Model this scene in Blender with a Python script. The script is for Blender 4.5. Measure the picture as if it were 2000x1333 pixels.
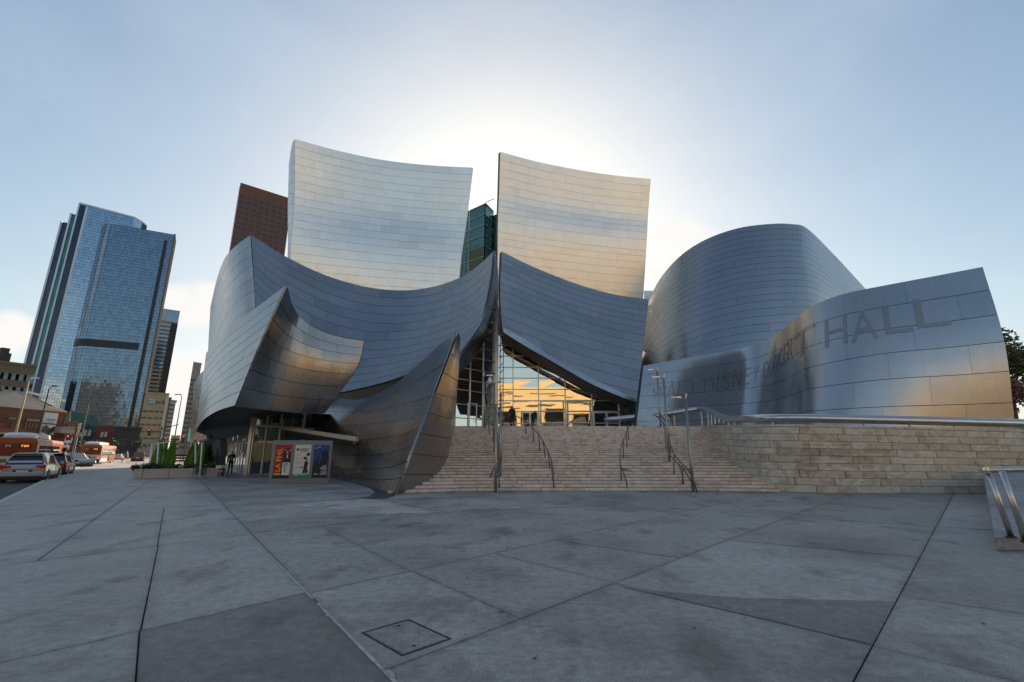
import bpy, bmesh, math, random
import numpy as np
from mathutils import Vector, Matrix

for o in list(bpy.data.objects):
    bpy.data.objects.remove(o, do_unlink=True)
random.seed(7)
rng = random.Random(11)
scene = bpy.context.scene
col = scene.collection
R = math.radians

# ------------------------------------------------------------------ camera, sky, sun, exposure
TH = R(13.8); EYE = 1.6; FPX = 890.0
cam_d = bpy.data.cameras.new('Camera'); cam_d.sensor_width = 36.0; cam_d.lens = 36.0 * FPX / 2000.0
cam_d.clip_start = 0.05; cam_d.clip_end = 5000
cam = bpy.data.objects.new('Camera', cam_d); col.objects.link(cam)
cam.location = (0, 0, EYE); cam.rotation_euler = (R(90) + TH, 0, 0)
scene.camera = cam
SUN_EL, SUN_AZ = R(24), R(-1.0)          # azimuth measured from +Y towards +X
w = bpy.data.worlds.new('World'); scene.world = w; w.use_nodes = True
nt = w.node_tree; nt.nodes.clear()
def wn(t, **k):
    n = nt.nodes.new(t)
    for a, b in k.items(): setattr(n, a, b)
    return n
sky = wn('ShaderNodeTexSky', sky_type='NISHITA', sun_disc=False, sun_elevation=SUN_EL, sun_rotation=SUN_AZ,
         altitude=100.0, air_density=1.0, dust_density=1.3, ozone_density=1.0)
bg = wn('ShaderNodeBackground'); bg.inputs['Strength'].default_value = 0.10
wo = wn('ShaderNodeOutputWorld')
tc = wn('ShaderNodeTexCoord')
def pix_dir(px, py):
    u = (px - 1000) / FPX; v = (666.5 - py) / FPX
    d = Vector((u, math.cos(TH) - v * math.sin(TH), math.sin(TH) + v * math.cos(TH)))
    return d.normalized()
# scattered fair-weather clouds: a soft noise kept only near a handful of sky directions all round the horizon
noi = wn('ShaderNodeTexNoise'); noi.inputs['Scale'].default_value = 7.0; noi.inputs['Detail'].default_value = 9; noi.inputs['Roughness'].default_value = 0.58
mp = wn('ShaderNodeMapping'); mp.inputs['Scale'].default_value = (1, 1, 1.7); mp.inputs['Location'].default_value = (3.1, 0.4, 1.2)
nt.links.new(tc.outputs['Generated'], mp.inputs['Vector']); nt.links.new(mp.outputs['Vector'], noi.inputs['Vector'])
acc = None
def dirv(az, el): return Vector((math.sin(R(az)) * math.cos(R(el)), math.cos(R(az)) * math.cos(R(el)), math.sin(R(el))))
blobs = [(pix_dir(1335, 492), 6.0), (pix_dir(1300, 505), 5.0), (pix_dir(372, 596), 4.0), (pix_dir(392, 590), 3.2), (pix_dir(362, 742), 4.5), (pix_dir(350, 800), 4.5),
         (pix_dir(14, 650), 2.8), (dirv(75, 14), 10), (dirv(110, 9), 8), (dirv(150, 12), 11), (dirv(190, 10), 9),
         (dirv(225, 15), 11), (dirv(265, 9), 9), (dirv(300, 18), 8)]
for d, rad in blobs:
    dp = wn('ShaderNodeVectorMath', operation='DOT_PRODUCT'); dp.inputs[1].default_value = d
    nt.links.new(tc.outputs['Generated'], dp.inputs[0])
    mr = wn('ShaderNodeMapRange', interpolation_type='SMOOTHSTEP')
    mr.inputs['From Min'].default_value = math.cos(R(rad)); mr.inputs['From Max'].default_value = math.cos(R(rad * 0.25))
    nt.links.new(dp.outputs['Value'], mr.inputs['Value'])
    if acc is None: acc = mr.outputs['Result']
    else:
        mx = wn('ShaderNodeMath', operation='MAXIMUM'); nt.links.new(acc, mx.inputs[0]); nt.links.new(mr.outputs['Result'], mx.inputs[1]); acc = mx.outputs[0]
ml = wn('ShaderNodeMath', operation='MULTIPLY_ADD'); ml.inputs[1].default_value = 0.42; nt.links.new(acc, ml.inputs[0]); nt.links.new(noi.outputs['Fac'], ml.inputs[2])
cl = wn('ShaderNodeMapRange', interpolation_type='SMOOTHSTEP'); cl.inputs['From Min'].default_value = 0.66; cl.inputs['From Max'].default_value = 0.98
nt.links.new(ml.outputs[0], cl.inputs['Value'])
# thin high veil
noi2 = wn('ShaderNodeTexNoise'); noi2.inputs['Scale'].default_value = 2.3; noi2.inputs['Detail'].default_value = 7; noi2.inputs['Roughness'].default_value = 0.55
mp2 = wn('ShaderNodeMapping'); mp2.inputs['Scale'].default_value = (1, 1, 2.2); mp2.inputs['Rotation'].default_value = (0, R(20), R(30))
nt.links.new(tc.outputs['Generated'], mp2.inputs['Vector']); nt.links.new(mp2.outputs['Vector'], noi2.inputs['Vector'])
ve = wn('ShaderNodeMapRange'); ve.inputs['From Min'].default_value = 0.45; ve.inputs['From Max'].default_value = 0.85; ve.inputs['To Max'].default_value = 0.15
nt.links.new(noi2.outputs['Fac'], ve.inputs['Value'])
# haze softens the aureole round the sun: c / sqrt(1 + (c / k)^2), the same in every direction
def vm(op, a, b=None):
    n = wn('ShaderNodeVectorMath', operation=op)
    nt.links.new(a, n.inputs[0])
    if b is not None:
        if hasattr(b, 'is_output'): nt.links.new(b, n.inputs[1])
        else: n.inputs[1].default_value = b
    return n.outputs[0]
KS = (6.4, 6.35, 6.25)
rat = vm('DIVIDE', sky.outputs['Color'], KS)
den = vm('ADD', vm('MULTIPLY', rat, rat), (1, 1, 1))
pw_ = wn('ShaderNodeVectorMath', operation='POWER') if 'POWER' in [e.identifier for e in bpy.types.ShaderNodeVectorMath.bl_rna.properties['operation'].enum_items] else None
if pw_ is not None:
    nt.links.new(den, pw_.inputs[0]); pw_.inputs[1].default_value = (0.5, 0.5, 0.5); den = pw_.outputs[0]
else:
    sp_ = wn('ShaderNodeSeparateXYZ'); cb_ = wn('ShaderNodeCombineXYZ'); nt.links.new(den, sp_.inputs[0])
    for i_ in range(3):
        q_ = wn('ShaderNodeMath', operation='SQRT'); nt.links.new(sp_.outputs[i_], q_.inputs[0]); nt.links.new(q_.outputs[0], cb_.inputs[i_])
    den = cb_.outputs[0]
soft = vm('MULTIPLY', vm('DIVIDE', sky.outputs['Color'], den), (1.08, 1.10, 1.07))
mixv = wn('ShaderNodeMixRGB'); mixv.inputs['Color2'].default_value = (5.6, 6.2, 6.8, 1)
nt.links.new(ve.outputs['Result'], mixv.inputs['Fac']); nt.links.new(soft, mixv.inputs['Color1'])
mixc = wn('ShaderNodeMixRGB'); mixc.inputs['Color2'].default_value = (5.5, 5.35, 5.15, 1)
nt.links.new(cl.outputs['Result'], mixc.inputs['Fac']); nt.links.new(mixv.outputs['Color'], mixc.inputs['Color1'])
nt.links.new(mixc.outputs['Color'], bg.inputs['Color']); nt.links.new(bg.outputs['Background'], wo.inputs['Surface'])
sun_d = bpy.data.lights.new('Sun', 'SUN'); sun_d.energy = 5.0; sun_d.angle = R(0.6); sun_d.color = (1.0, 0.85, 0.66)
sun = bpy.data.objects.new('Sun', sun_d); col.objects.link(sun); sun.location = (0, 60, 80)
sdir = Vector((math.sin(SUN_AZ) * math.cos(SUN_EL), math.cos(SUN_AZ) * math.cos(SUN_EL), math.sin(SUN_EL)))
sun.rotation_euler = (-sdir).to_track_quat('-Z', 'Y').to_euler()
scene.view_settings.view_transform = 'Standard'; scene.view_settings.look = 'None'
scene.view_settings.exposure = 0.86; scene.view_settings.gamma = 1.0
scene.view_settings.use_curve_mapping = False

# ------------------------------------------------------------------ helpers
CT, ST = math.cos(TH), math.sin(TH)
def ray(px, py):
    u = (px - 1000) / FPX; v = (666.5 - py) / FPX
    return Vector((u, CT - v * ST, ST + v * CT))
def P(px, py, Y):                       # point seen at a photo pixel, Y metres ahead
    d = ray(px, py); k = Y / d.y
    return Vector((d.x * k, Y, EYE + d.z * k))
def Zp(px, py, z):                      # point seen at a photo pixel on the level z
    d = ray(px, py); k = (z - EYE) / d.z
    return Vector((d.x * k, d.y * k, z))
def G(px, py): return Zp(px, py, 0.0)
def D(px, Y, z):                        # point Y ahead at height z in photo column px
    return Vector(((px - 1000) / FPX * (Y * CT + (z - EYE) * ST), Y, z))

def tag(o, label=None, cat=None, group=None, kind=None):
    if label: o['label'] = label
    if cat: o['category'] = cat
    if group: o['group'] = group
    if kind: o['kind'] = kind
    return o
def link(o, parent=None):
    col.objects.link(o)
    if parent is not None:
        o.parent = parent
        q = parent; off = Vector((0, 0, 0))
    return o
def empty(name, loc=(0, 0, 0), rz=0.0, parent=None):
    o = bpy.data.objects.new(name, None); o.empty_display_size = 0.3
    o.location = loc; o.rotation_euler = (0, 0, rz); col.objects.link(o)
    if parent: o.parent = parent
    return o
def mesh_obj(name, verts, faces, mat, parent=None, smooth=False, kind=None, loc=None):
    me = bpy.data.meshes.new(name); me.from_pydata([tuple(v) for v in verts], [], faces)
    if smooth: me.polygons.foreach_set('use_smooth', [True] * len(me.polygons))
    if mat: me.materials.append(mat)
    o = bpy.data.objects.new(name, me); col.objects.link(o)
    if parent is not None: o.parent = parent
    if loc is not None: o.location = loc
    if kind: o['kind'] = kind
    return o

class MB:
    def __init__(s): s.v = []; s.f = []
    def add(s, vs, fs):
        b = len(s.v); s.v += [Vector(x) for x in vs]; s.f += [[i + b for i in f] for f in fs]; return s
    def hexa(s, p):                     # 8 points: bottom 4 (ccw from above), top 4
        return s.add(p, [[3, 2, 1, 0], [4, 5, 6, 7], [0, 1, 5, 4], [1, 2, 6, 5], [2, 3, 7, 6], [3, 0, 4, 7]])
    def box(s, x0, x1, y0, y1, z0, z1):
        return s.hexa([(x0, y0, z0), (x1, y0, z0), (x1, y1, z0), (x0, y1, z0), (x0, y0, z1), (x1, y0, z1), (x1, y1, z1), (x0, y1, z1)])
    def cbox(s, x0, x1, y0, y1, z0, z1, b):  # box with chamfered top and vertical edges
        def ring(x0, x1, y0, y1, z, b): return [(x0 + b, y0, z), (x1 - b, y0, z), (x1, y0 + b, z), (x1, y1 - b, z), (x1 - b, y1, z), (x0 + b, y1, z), (x0, y1 - b, z), (x0, y0 + b, z)]
        rs = [ring(x0, x1, y0, y1, z0, b), ring(x0, x1, y0, y1, z1 - b, b), ring(x0 + b, x1 - b, y0 + b, y1 - b, z1, b * 0.6)]
        return s.loft(rs, True, True)
    def loft(s, rings, cap0=True, cap1=True, closed=True):
        n = len(rings[0]); b = len(s.v)
        for r in rings: s.v += [Vector(p) for p in r]
        m = n if closed else n - 1
        for k in range(len(rings) - 1):
            for i in range(m):
                j = (i + 1) % n
                s.f.append([b + k * n + i, b + k * n + j, b + (k + 1) * n + j, b + (k + 1) * n + i])
        if cap0: s.f.append([b + i for i in range(n)][::-1])
        if cap1: s.f.append([b + (len(rings) - 1) * n + i for i in range(n)])
        return s
    def bar(s, a, c, hw, hh=None):      # square bar from a to c
        hh = hh or hw; a = Vector(a); c = Vector(c); d = (c - a)
        if d.length < 1e-6: return s
        d.normalize(); up = Vector((0, 0, 1)) if abs(d.z) < 0.95 else Vector((0, 1, 0))
        x = d.cross(up).normalized(); y = x.cross(d).normalized()
        r = lambda p: [p - x * hw - y * hh, p + x * hw - y * hh, p + x * hw + y * hh, p - x * hw + y * hh]
        return s.loft([r(a), r(c)])
    def tube(s, path, rad, n=8, cap=True):
        path = [Vector(p) for p in path]; rings = []
        rads = rad if isinstance(rad, (list, tuple)) else [rad] * len(path)
        px = None
        for i, p in enumerate(path):
            d = (path[min(i + 1, len(path) - 1)] - path[max(i - 1, 0)]).normalized()
            up = Vector((0, 0, 1)) if abs(d.z) < 0.9 else Vector((0, 1, 0))
            x = d.cross(up).normalized()
            if px is not None and x.dot(px) < 0: x = -x
            px = x
            y = x.cross(d).normalized()
            rings.append([p + (x * math.cos(2 * math.pi * k / n) + y * math.sin(2 * math.pi * k / n)) * rads[i] for k in range(n)])
        return s.loft(rings, cap, cap)
    def lathe(s, c, prof, n=12):        # prof: (radius, z)
        c = Vector(c)
        return s.loft([[c + Vector((r * math.cos(2 * math.pi * k / n), r * math.sin(2 * math.pi * k / n), z)) for k in range(n)] for r, z in prof])
    def prism(s, poly, z0, z1):
        n = len(poly)
        return s.loft([[(p[0], p[1], z0) for p in poly], [(p[0], p[1], z1) for p in poly]])
    def quad(s, a, b, c, d): return s.add([a, b, c, d], [[0, 1, 2, 3]])
    def build(s, name, mat, parent=None, smooth=False, kind=None, bevel=0, loc=None):
        o = mesh_obj(name, s.v, s.f, mat, parent, smooth, kind, loc)
        if bevel:
            m = o.modifiers.new('b', 'BEVEL'); m.width = bevel; m.segments = 2; m.limit_method = 'ANGLE'; m.angle_limit = R(40)
        return o
def children_of(o): return [c for c in bpy.data.objects if c.parent == o]
def copy_tree(o, parent=None):
    kids = list(o.children)
    c = o.copy(); col.objects.link(c); c.parent = parent
    for k in kids: copy_tree(k, c)
    return c

def cr(p, t):                           # Catmull-Rom through the rows of p, t in 0..1
    n = len(p)
    if n == 1: return p[0]
    if n == 2: return p[0] * (1 - t) + p[1] * t
    x = min(max(t, 0), 1) * (n - 1); i = min(int(x), n - 2); f = x - i
    p1, p2 = p[i], p[i + 1]
    p0 = p[i - 1] if i > 0 else 2 * p1 - p2
    p3 = p[i + 2] if i + 2 < n else 2 * p2 - p1
    return 0.5 * ((2 * p1) + (p2 - p0) * f + (2 * p0 - 5 * p1 + 4 * p2 - p3) * f * f + (3 * p1 - p0 - 3 * p2 + p3) * f ** 3)
class Patch:
    def __init__(s, rows):
        s.c = [np.array([list(p) for p in r], dtype=float) for r in rows]
        p = s.raw(0.5, 0.5); du = s.raw(0.52, 0.5) - s.raw(0.48, 0.5); dv = s.raw(0.5, 0.52) - s.raw(0.5, 0.48)
        n = np.cross(du, dv); s.sg = 1.0 if np.dot(n, np.array([0, 0, EYE]) - p) > 0 else -1.0
    def raw(s, u, v): return cr(np.array([cr(r, u) for r in s.c]), v)
    def __call__(s, u, v): return Vector(s.raw(u, v))
    def nrm(s, u, v):
        e = 0.004
        du = s.raw(min(u + e, 1), v) - s.raw(max(u - e, 0), v); dv = s.raw(u, min(v + e, 1)) - s.raw(u, max(v - e, 0))
        n = np.cross(du, dv) * s.sg; l = np.linalg.norm(n)
        return Vector(n / l) if l > 1e-9 else Vector((0, -1, 0))
def patch_sheet(S, name, mat, parent, nu=32, nv=14, thick=0.35, off=0.0, trim=None):
    vs = []; fs = []
    front = []; back = []
    for j in range(nv + 1):
        for i in range(nu + 1):
            u, v = i / nu, j / nv; p = S(u, v); n = S.nrm(u, v)
            front.append(p + n * off); back.append(p + n * (off - thick))
    vs = front + back; N = (nu + 1) * (nv + 1); W = nu + 1
    for j in range(nv):
        for i in range(nu):
            a, b, c, d = j * W + i, j * W + i + 1, (j + 1) * W + i + 1, (j + 1) * W + i
            f = [a, b, c, d] if S.sg > 0 else [d, c, b, a]
            fs.append(f); fs.append([x + N for x in f[::-1]])
    def rim(a, b): fs.append([a, b, b + N, a + N])
    for i in range(nu): rim(i, i + 1); rim(nv * W + i, nv * W + i + 1)
    for j in range(nv): rim(j * W, (j + 1) * W); rim(j * W + nu, (j + 1) * W + nu)
    o = mesh_obj(name, vs, fs, mat, parent)
    if trim: bisect(o.data, *trim)
    return o
def bisect(me, co, no):
    bm = bmesh.new(); bm.from_mesh(me)
    bmesh.ops.bisect_plane(bm, geom=bm.verts[:] + bm.edges[:] + bm.faces[:], plane_co=co, plane_no=no, clear_outer=True)
    e = len(bm.verts)
    bm.to_mesh(me); bm.free(); return e
def panels(S, parent, mat, rows, cols, th=0.05, gap=0.03, nu=3, nv=2, jit=0.004, gapu=0.35, stag=0.5, trim=None, name='panel', row_v=None, rnd=0.12, seed=1):
    rg = random.Random(seed)
    vs_edges = row_v or [j / rows for j in range(rows + 1)]
    out = []
    for j in range(len(vs_edges) - 1):
        v0, v1 = vs_edges[j], vs_edges[j + 1]
        off = (stag * (j % 2) + rg.uniform(-rnd, rnd)) / cols if stag else rg.uniform(-rnd, rnd) / cols
        cuts = [0.0] + sorted(c for c in [(i + off * cols) / cols for i in range(0, cols + 1)] if 0.25 / cols < c < 1 - 0.25 / cols) + [1.0]
        lv = (S(0.5, v1) - S(0.5, v0)).length
        gv = min(gap / max(lv, 1e-3) * (v1 - v0), (v1 - v0) * 0.2) / 2
        for i in range(len(cuts) - 1):
            u0, u1 = cuts[i], cuts[i + 1]
            lu = (S(u1, (v0 + v1) / 2) - S(u0, (v0 + v1) / 2)).length
            gu = min(gap * gapu / max(lu, 1e-3) * (u1 - u0), (u1 - u0) * 0.2) / 2
            a0, a1, b0, b1 = u0 + gu, u1 - gu, v0 + gv, v1 - gv
            jc = [rg.uniform(-jit, jit) for _ in range(4)]
            fr = []
            for q in range(nv + 1):
                for p in range(nu + 1):
                    fu, fv = p / nu, q / nv
                    u, v = a0 + (a1 - a0) * fu, b0 + (b1 - b0) * fv
                    h = th + (jc[0] * (1 - fu) + jc[1] * fu) * (1 - fv) + (jc[2] * (1 - fu) + jc[3] * fu) * fv
                    fr.append(S(u, v) + S.nrm(u, v) * h)
            W = nu + 1; fs = []; vs = list(fr)
            for q in range(nv):
                for p in range(nu):
                    f = [q * W + p, q * W + p + 1, (q + 1) * W + p + 1, (q + 1) * W + p]
                    fs.append(f if S.sg > 0 else f[::-1])
            nf = len(fs)
            loop = [p for p in range(nu + 1)] + [q * W + nu for q in range(1, nv + 1)] + [nv * W + p for p in range(nu - 1, -1, -1)] + [q * W for q in range(nv - 1, 0, -1)]
            n0 = S.nrm((a0 + a1) / 2, (b0 + b1) / 2)
            b = len(vs); L = len(loop)
            for k in loop: vs.append(fr[k])
            for k in loop: vs.append(fr[k] - n0 * (th * 0.9))
            for k in range(L):
                k2 = (k + 1) % L
                f = [b + k2, b + k, b + L + k, b + L + k2]
                fs.append(f if S.sg > 0 else f[::-1])
            c0 = fr[len(fr) // 2]
            if trim and all((p - trim[0]).dot(trim[1]) > 0 for p in fr): continue
            o = mesh_obj(name, [p - c0 for p in vs], fs, mat, parent, loc=c0)
            o.data.polygons.foreach_set('use_smooth', [k < nf for k in range(len(fs))])
            if trim and any((p - trim[0]).dot(trim[1]) > 0 for p in fr):
                bisect(o.data, trim[0] - c0, trim[1])
            out.append(o)
    return out

# ------------------------------------------------------------------ materials
def new_mat(name):
    m = bpy.data.materials.new(name); m.use_nodes = True
    n = m.node_tree.nodes; b = n.get('Principled BSDF'); return m, m.node_tree, b
def ND(t, typ, **k):
    n = t.nodes.new(typ)
    for a, b in k.items(): setattr(n, a, b)
    return n
def ramp(t, src, stops):
    r = ND(t, 'ShaderNodeValToRGB'); e = r.color_ramp.elements
    while len(e) < len(stops): e.new(0.5)
    for i, (p, c) in enumerate(stops): e[i].position = p; e[i].color = (*c, 1) if len(c) == 3 else c
    t.links.new(src, r.inputs['Fac']); return r.outputs['Color']
def obj_noise(t, scale, detail=5, rough=0.55, coord='Object', stretch=None):
    c = ND(t, 'ShaderNodeTexCoord')
    n = ND(t, 'ShaderNodeTexNoise'); n.inputs['Scale'].default_value = scale; n.inputs['Detail'].default_value = detail; n.inputs['Roughness'].default_value = rough
    if coord == 'World':
        g = ND(t, 'ShaderNodeNewGeometry'); src = g.outputs['Position']
    else: src = c.outputs[coord]
    if stretch:
        mp = ND(t, 'ShaderNodeMapping'); mp.inputs['Scale'].default_value = stretch; t.links.new(src, mp.inputs['Vector']); src = mp.outputs['Vector']
    t.links.new(src, n.inputs['Vector']); return n.outputs['Fac']
def mixc_(t, fac, a, b, mode='MIX'):
    m = ND(t, 'ShaderNodeMixRGB', blend_type=mode)
    for s, x in (('Fac', fac), ('Color1', a), ('Color2', b)):
        if hasattr(x, 'is_output'): t.links.new(x, m.inputs[s])
        else: m.inputs[s].default_value = x if s == 'Fac' else ((*x, 1) if len(x) == 3 else x)
    return m.outputs['Color']
def mth(t, op, a, b=None):
    m = ND(t, 'ShaderNodeMath', operation=op)
    for i, x in enumerate((a, b)):
        if x is None: continue
        if hasattr(x, 'is_output'): t.links.new(x, m.inputs[i])
        else: m.inputs[i].default_value = x
    return m.outputs[0]
def bump(t, b, h, strength=0.2, dist=0.02):
    n = ND(t, 'ShaderNodeBump'); n.inputs['Strength'].default_value = strength; n.inputs['Distance'].default_value = dist
    t.links.new(h, n.inputs['Height']); t.links.new(n.outputs['Normal'], b.inputs['Normal'])
def plain(name, c, rough=0.6, metal=0.0, var=0.12, scale=6.0, bmp=0.0, spec=0.5, emit=None):
    m, t, b = new_mat(name)
    n = obj_noise(t, scale)
    c1 = tuple(x * (1 - var) for x in c); c2 = tuple(min(x * (1 + var), 1) for x in c)
    t.links.new(ramp(t, n, [(0.3, c1), (0.7, c2)]), b.inputs['Base Color'])
    b.inputs['Roughness'].default_value = rough; b.inputs['Metallic'].default_value = metal
    b.inputs['Specular IOR Level'].default_value = spec
    if bmp: bump(t, b, obj_noise(t, scale * 5), bmp)
    if emit: b.inputs['Emission Color'].default_value = (*emit[0], 1); b.inputs['Emission Strength'].default_value = emit[1]
    return m
def steel(name, lo, hi, rough=0.3, rv=0.06, streak=0.16):
    m, t, b = new_mat(name)
    oi = ND(t, 'ShaderNodeObjectInfo')
    c = ramp(t, oi.outputs['Random'], [(0.0, lo), (0.35, tuple((a + b_) / 2 for a, b_ in zip(lo, hi))), (1.0, hi)])
    n1 = obj_noise(t, 1.1, 4, 0.5, 'World')
    c = mixc_(t, mth(t, 'MULTIPLY', n1, 0.28), c, tuple(x * 0.72 for x in lo))
    n2 = obj_noise(t, 2.0, 3, 0.5, 'World', (1.6, 1.6, 0.10))
    c = mixc_(t, mth(t, 'MULTIPLY', n2, streak), c, tuple(x * 0.5 for x in lo))
    t.links.new(c, b.inputs['Base Color'])
    b.inputs['Metallic'].default_value = 1.0
    r = mth(t, 'MULTIPLY_ADD', n1, rv * 2); t.nodes[-1].inputs[2].default_value = rough - rv
    r2 = mth(t, 'ADD', r, mth(t, 'MULTIPLY', oi.outputs['Random'], 0.05))
    t.links.new(r2, b.inputs['Roughness'])
    bump(t, b, obj_noise(t, 0.9, 2, 0.4, 'World'), 0.05, 0.05)
    return m
M = {}
M['sail'] = steel('sail_steel', (0.72, 0.69, 0.64), (0.80, 0.78, 0.755), 0.32)  # same steel, lightened and warmed to put bright reflections in the colour
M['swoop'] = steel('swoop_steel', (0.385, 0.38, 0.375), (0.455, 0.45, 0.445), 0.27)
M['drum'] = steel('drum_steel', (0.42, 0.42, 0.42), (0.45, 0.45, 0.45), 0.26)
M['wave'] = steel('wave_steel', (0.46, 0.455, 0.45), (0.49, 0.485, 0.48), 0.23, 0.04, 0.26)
M['shaded'] = steel('shaded_steel', (0.33, 0.315, 0.305), (0.38, 0.365, 0.355), 0.24)  # same steel as the other walls, darkened to put shade in the colour
M['backing'] = plain('steel_backing', (0.10, 0.10, 0.105), 0.5, 0.6, 0.1)
M['pipe'] = plain('brushed_pipe', (0.55, 0.54, 0.53), 0.24, 1.0, 0.06, 3)
M['pole'] = plain('satin_pole', (0.58, 0.55, 0.50), 0.3, 1.0, 0.06, 3)
M['mull'] = plain('mullion_aluminium', (0.60, 0.60, 0.60), 0.38, 0.7, 0.05, 2)
M['mull_dk'] = plain('mullion_dark', (0.16, 0.17, 0.17), 0.4, 0.5, 0.1, 2)
M['dark'] = plain('dark_interior', (0.03, 0.026, 0.023), 0.8, 0, 0.2)
M['wood_in'] = plain('timber_interior', (0.22, 0.11, 0.045), 0.6, 0, 0.25, 1.5)
M['black'] = plain('black_rubber', (0.015, 0.015, 0.016), 0.6)
M['asphalt'] = plain('asphalt', (0.052, 0.052, 0.054), 0.85, 0, 0.25, 0.8, 0.15)
M['white'] = plain('white_paint', (0.78, 0.78, 0.76), 0.45, 0, 0.04)
M['kerb'] = plain('kerb_concrete', (0.34, 0.335, 0.32), 0.8, 0, 0.15, 2.0)
def glass_mat(name, tint, refl, body, rough=0.02, wav=0.0, wscale=0.5, trans=0.35):
    m = bpy.data.materials.new(name); m.use_nodes = True; t = m.node_tree; t.nodes.clear()
    o = ND(t, 'ShaderNodeOutputMaterial')
    g = ND(t, 'ShaderNodeBsdfGlossy'); g.inputs['Roughness'].default_value = rough; g.inputs['Color'].default_value = (*refl, 1)
    tr = ND(t, 'ShaderNodeBsdfTransparent'); tr.inputs['Color'].default_value = (*tint, 1)
    df = ND(t, 'ShaderNodeBsdfDiffuse'); df.inputs['Color'].default_value = (*body, 1)
    m1 = ND(t, 'ShaderNodeMixShader'); m1.inputs[0].default_value = trans
    t.links.new(df.outputs[0], m1.inputs[1]); t.links.new(tr.outputs[0], m1.inputs[2])
    fr = ND(t, 'ShaderNodeFresnel'); fr.inputs['IOR'].default_value = 1.9
    m2 = ND(t, 'ShaderNodeMixShader')
    f2 = mth(t, 'MULTIPLY_ADD', fr.outputs[0], 0.75); t.nodes[-1].inputs[2].default_value = 0.06
    t.links.new(f2, m2.inputs[0]); t.links.new(m1.outputs[0], m2.inputs[1]); t.links.new(g.outputs[0], m2.inputs[2])
    if wav:
        bn = ND(t, 'ShaderNodeBump'); bn.inputs['Strength'].default_value = wav; bn.inputs['Distance'].default_value = 0.05
        t.links.new(obj_noise(t, wscale, 2, 0.4, 'World'), bn.inputs['Height']); t.links.new(bn.outputs['Normal'], g.inputs['Normal'])
    t.links.new(m2.outputs[0], o.inputs['Surface']); return m
M['glass'] = glass_mat('foyer_glass', (0.55, 0.62, 0.60), (0.95, 0.97, 0.97), (0.02, 0.03, 0.03), 0.01, 0.08, 0.45, 0.8)
M['glass_gold'] = glass_mat('entrance_glass', (0.40, 0.40, 0.36), (1.0, 0.98, 0.92), (0.02, 0.02, 0.02), 0.008, 0.07, 0.40, 0.6)
for n_ in M['glass_gold'].node_tree.nodes:
    if n_.type == 'MATH' and n_.operation == 'MULTIPLY_ADD': n_.inputs[2].default_value = 0.50
M['glass_green'] = glass_mat('green_glass', (0.45, 0.75, 0.66), (0.8, 0.95, 0.92), (0.02, 0.10, 0.085), 0.02, 0.05, 0.5, 0.75)

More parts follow.
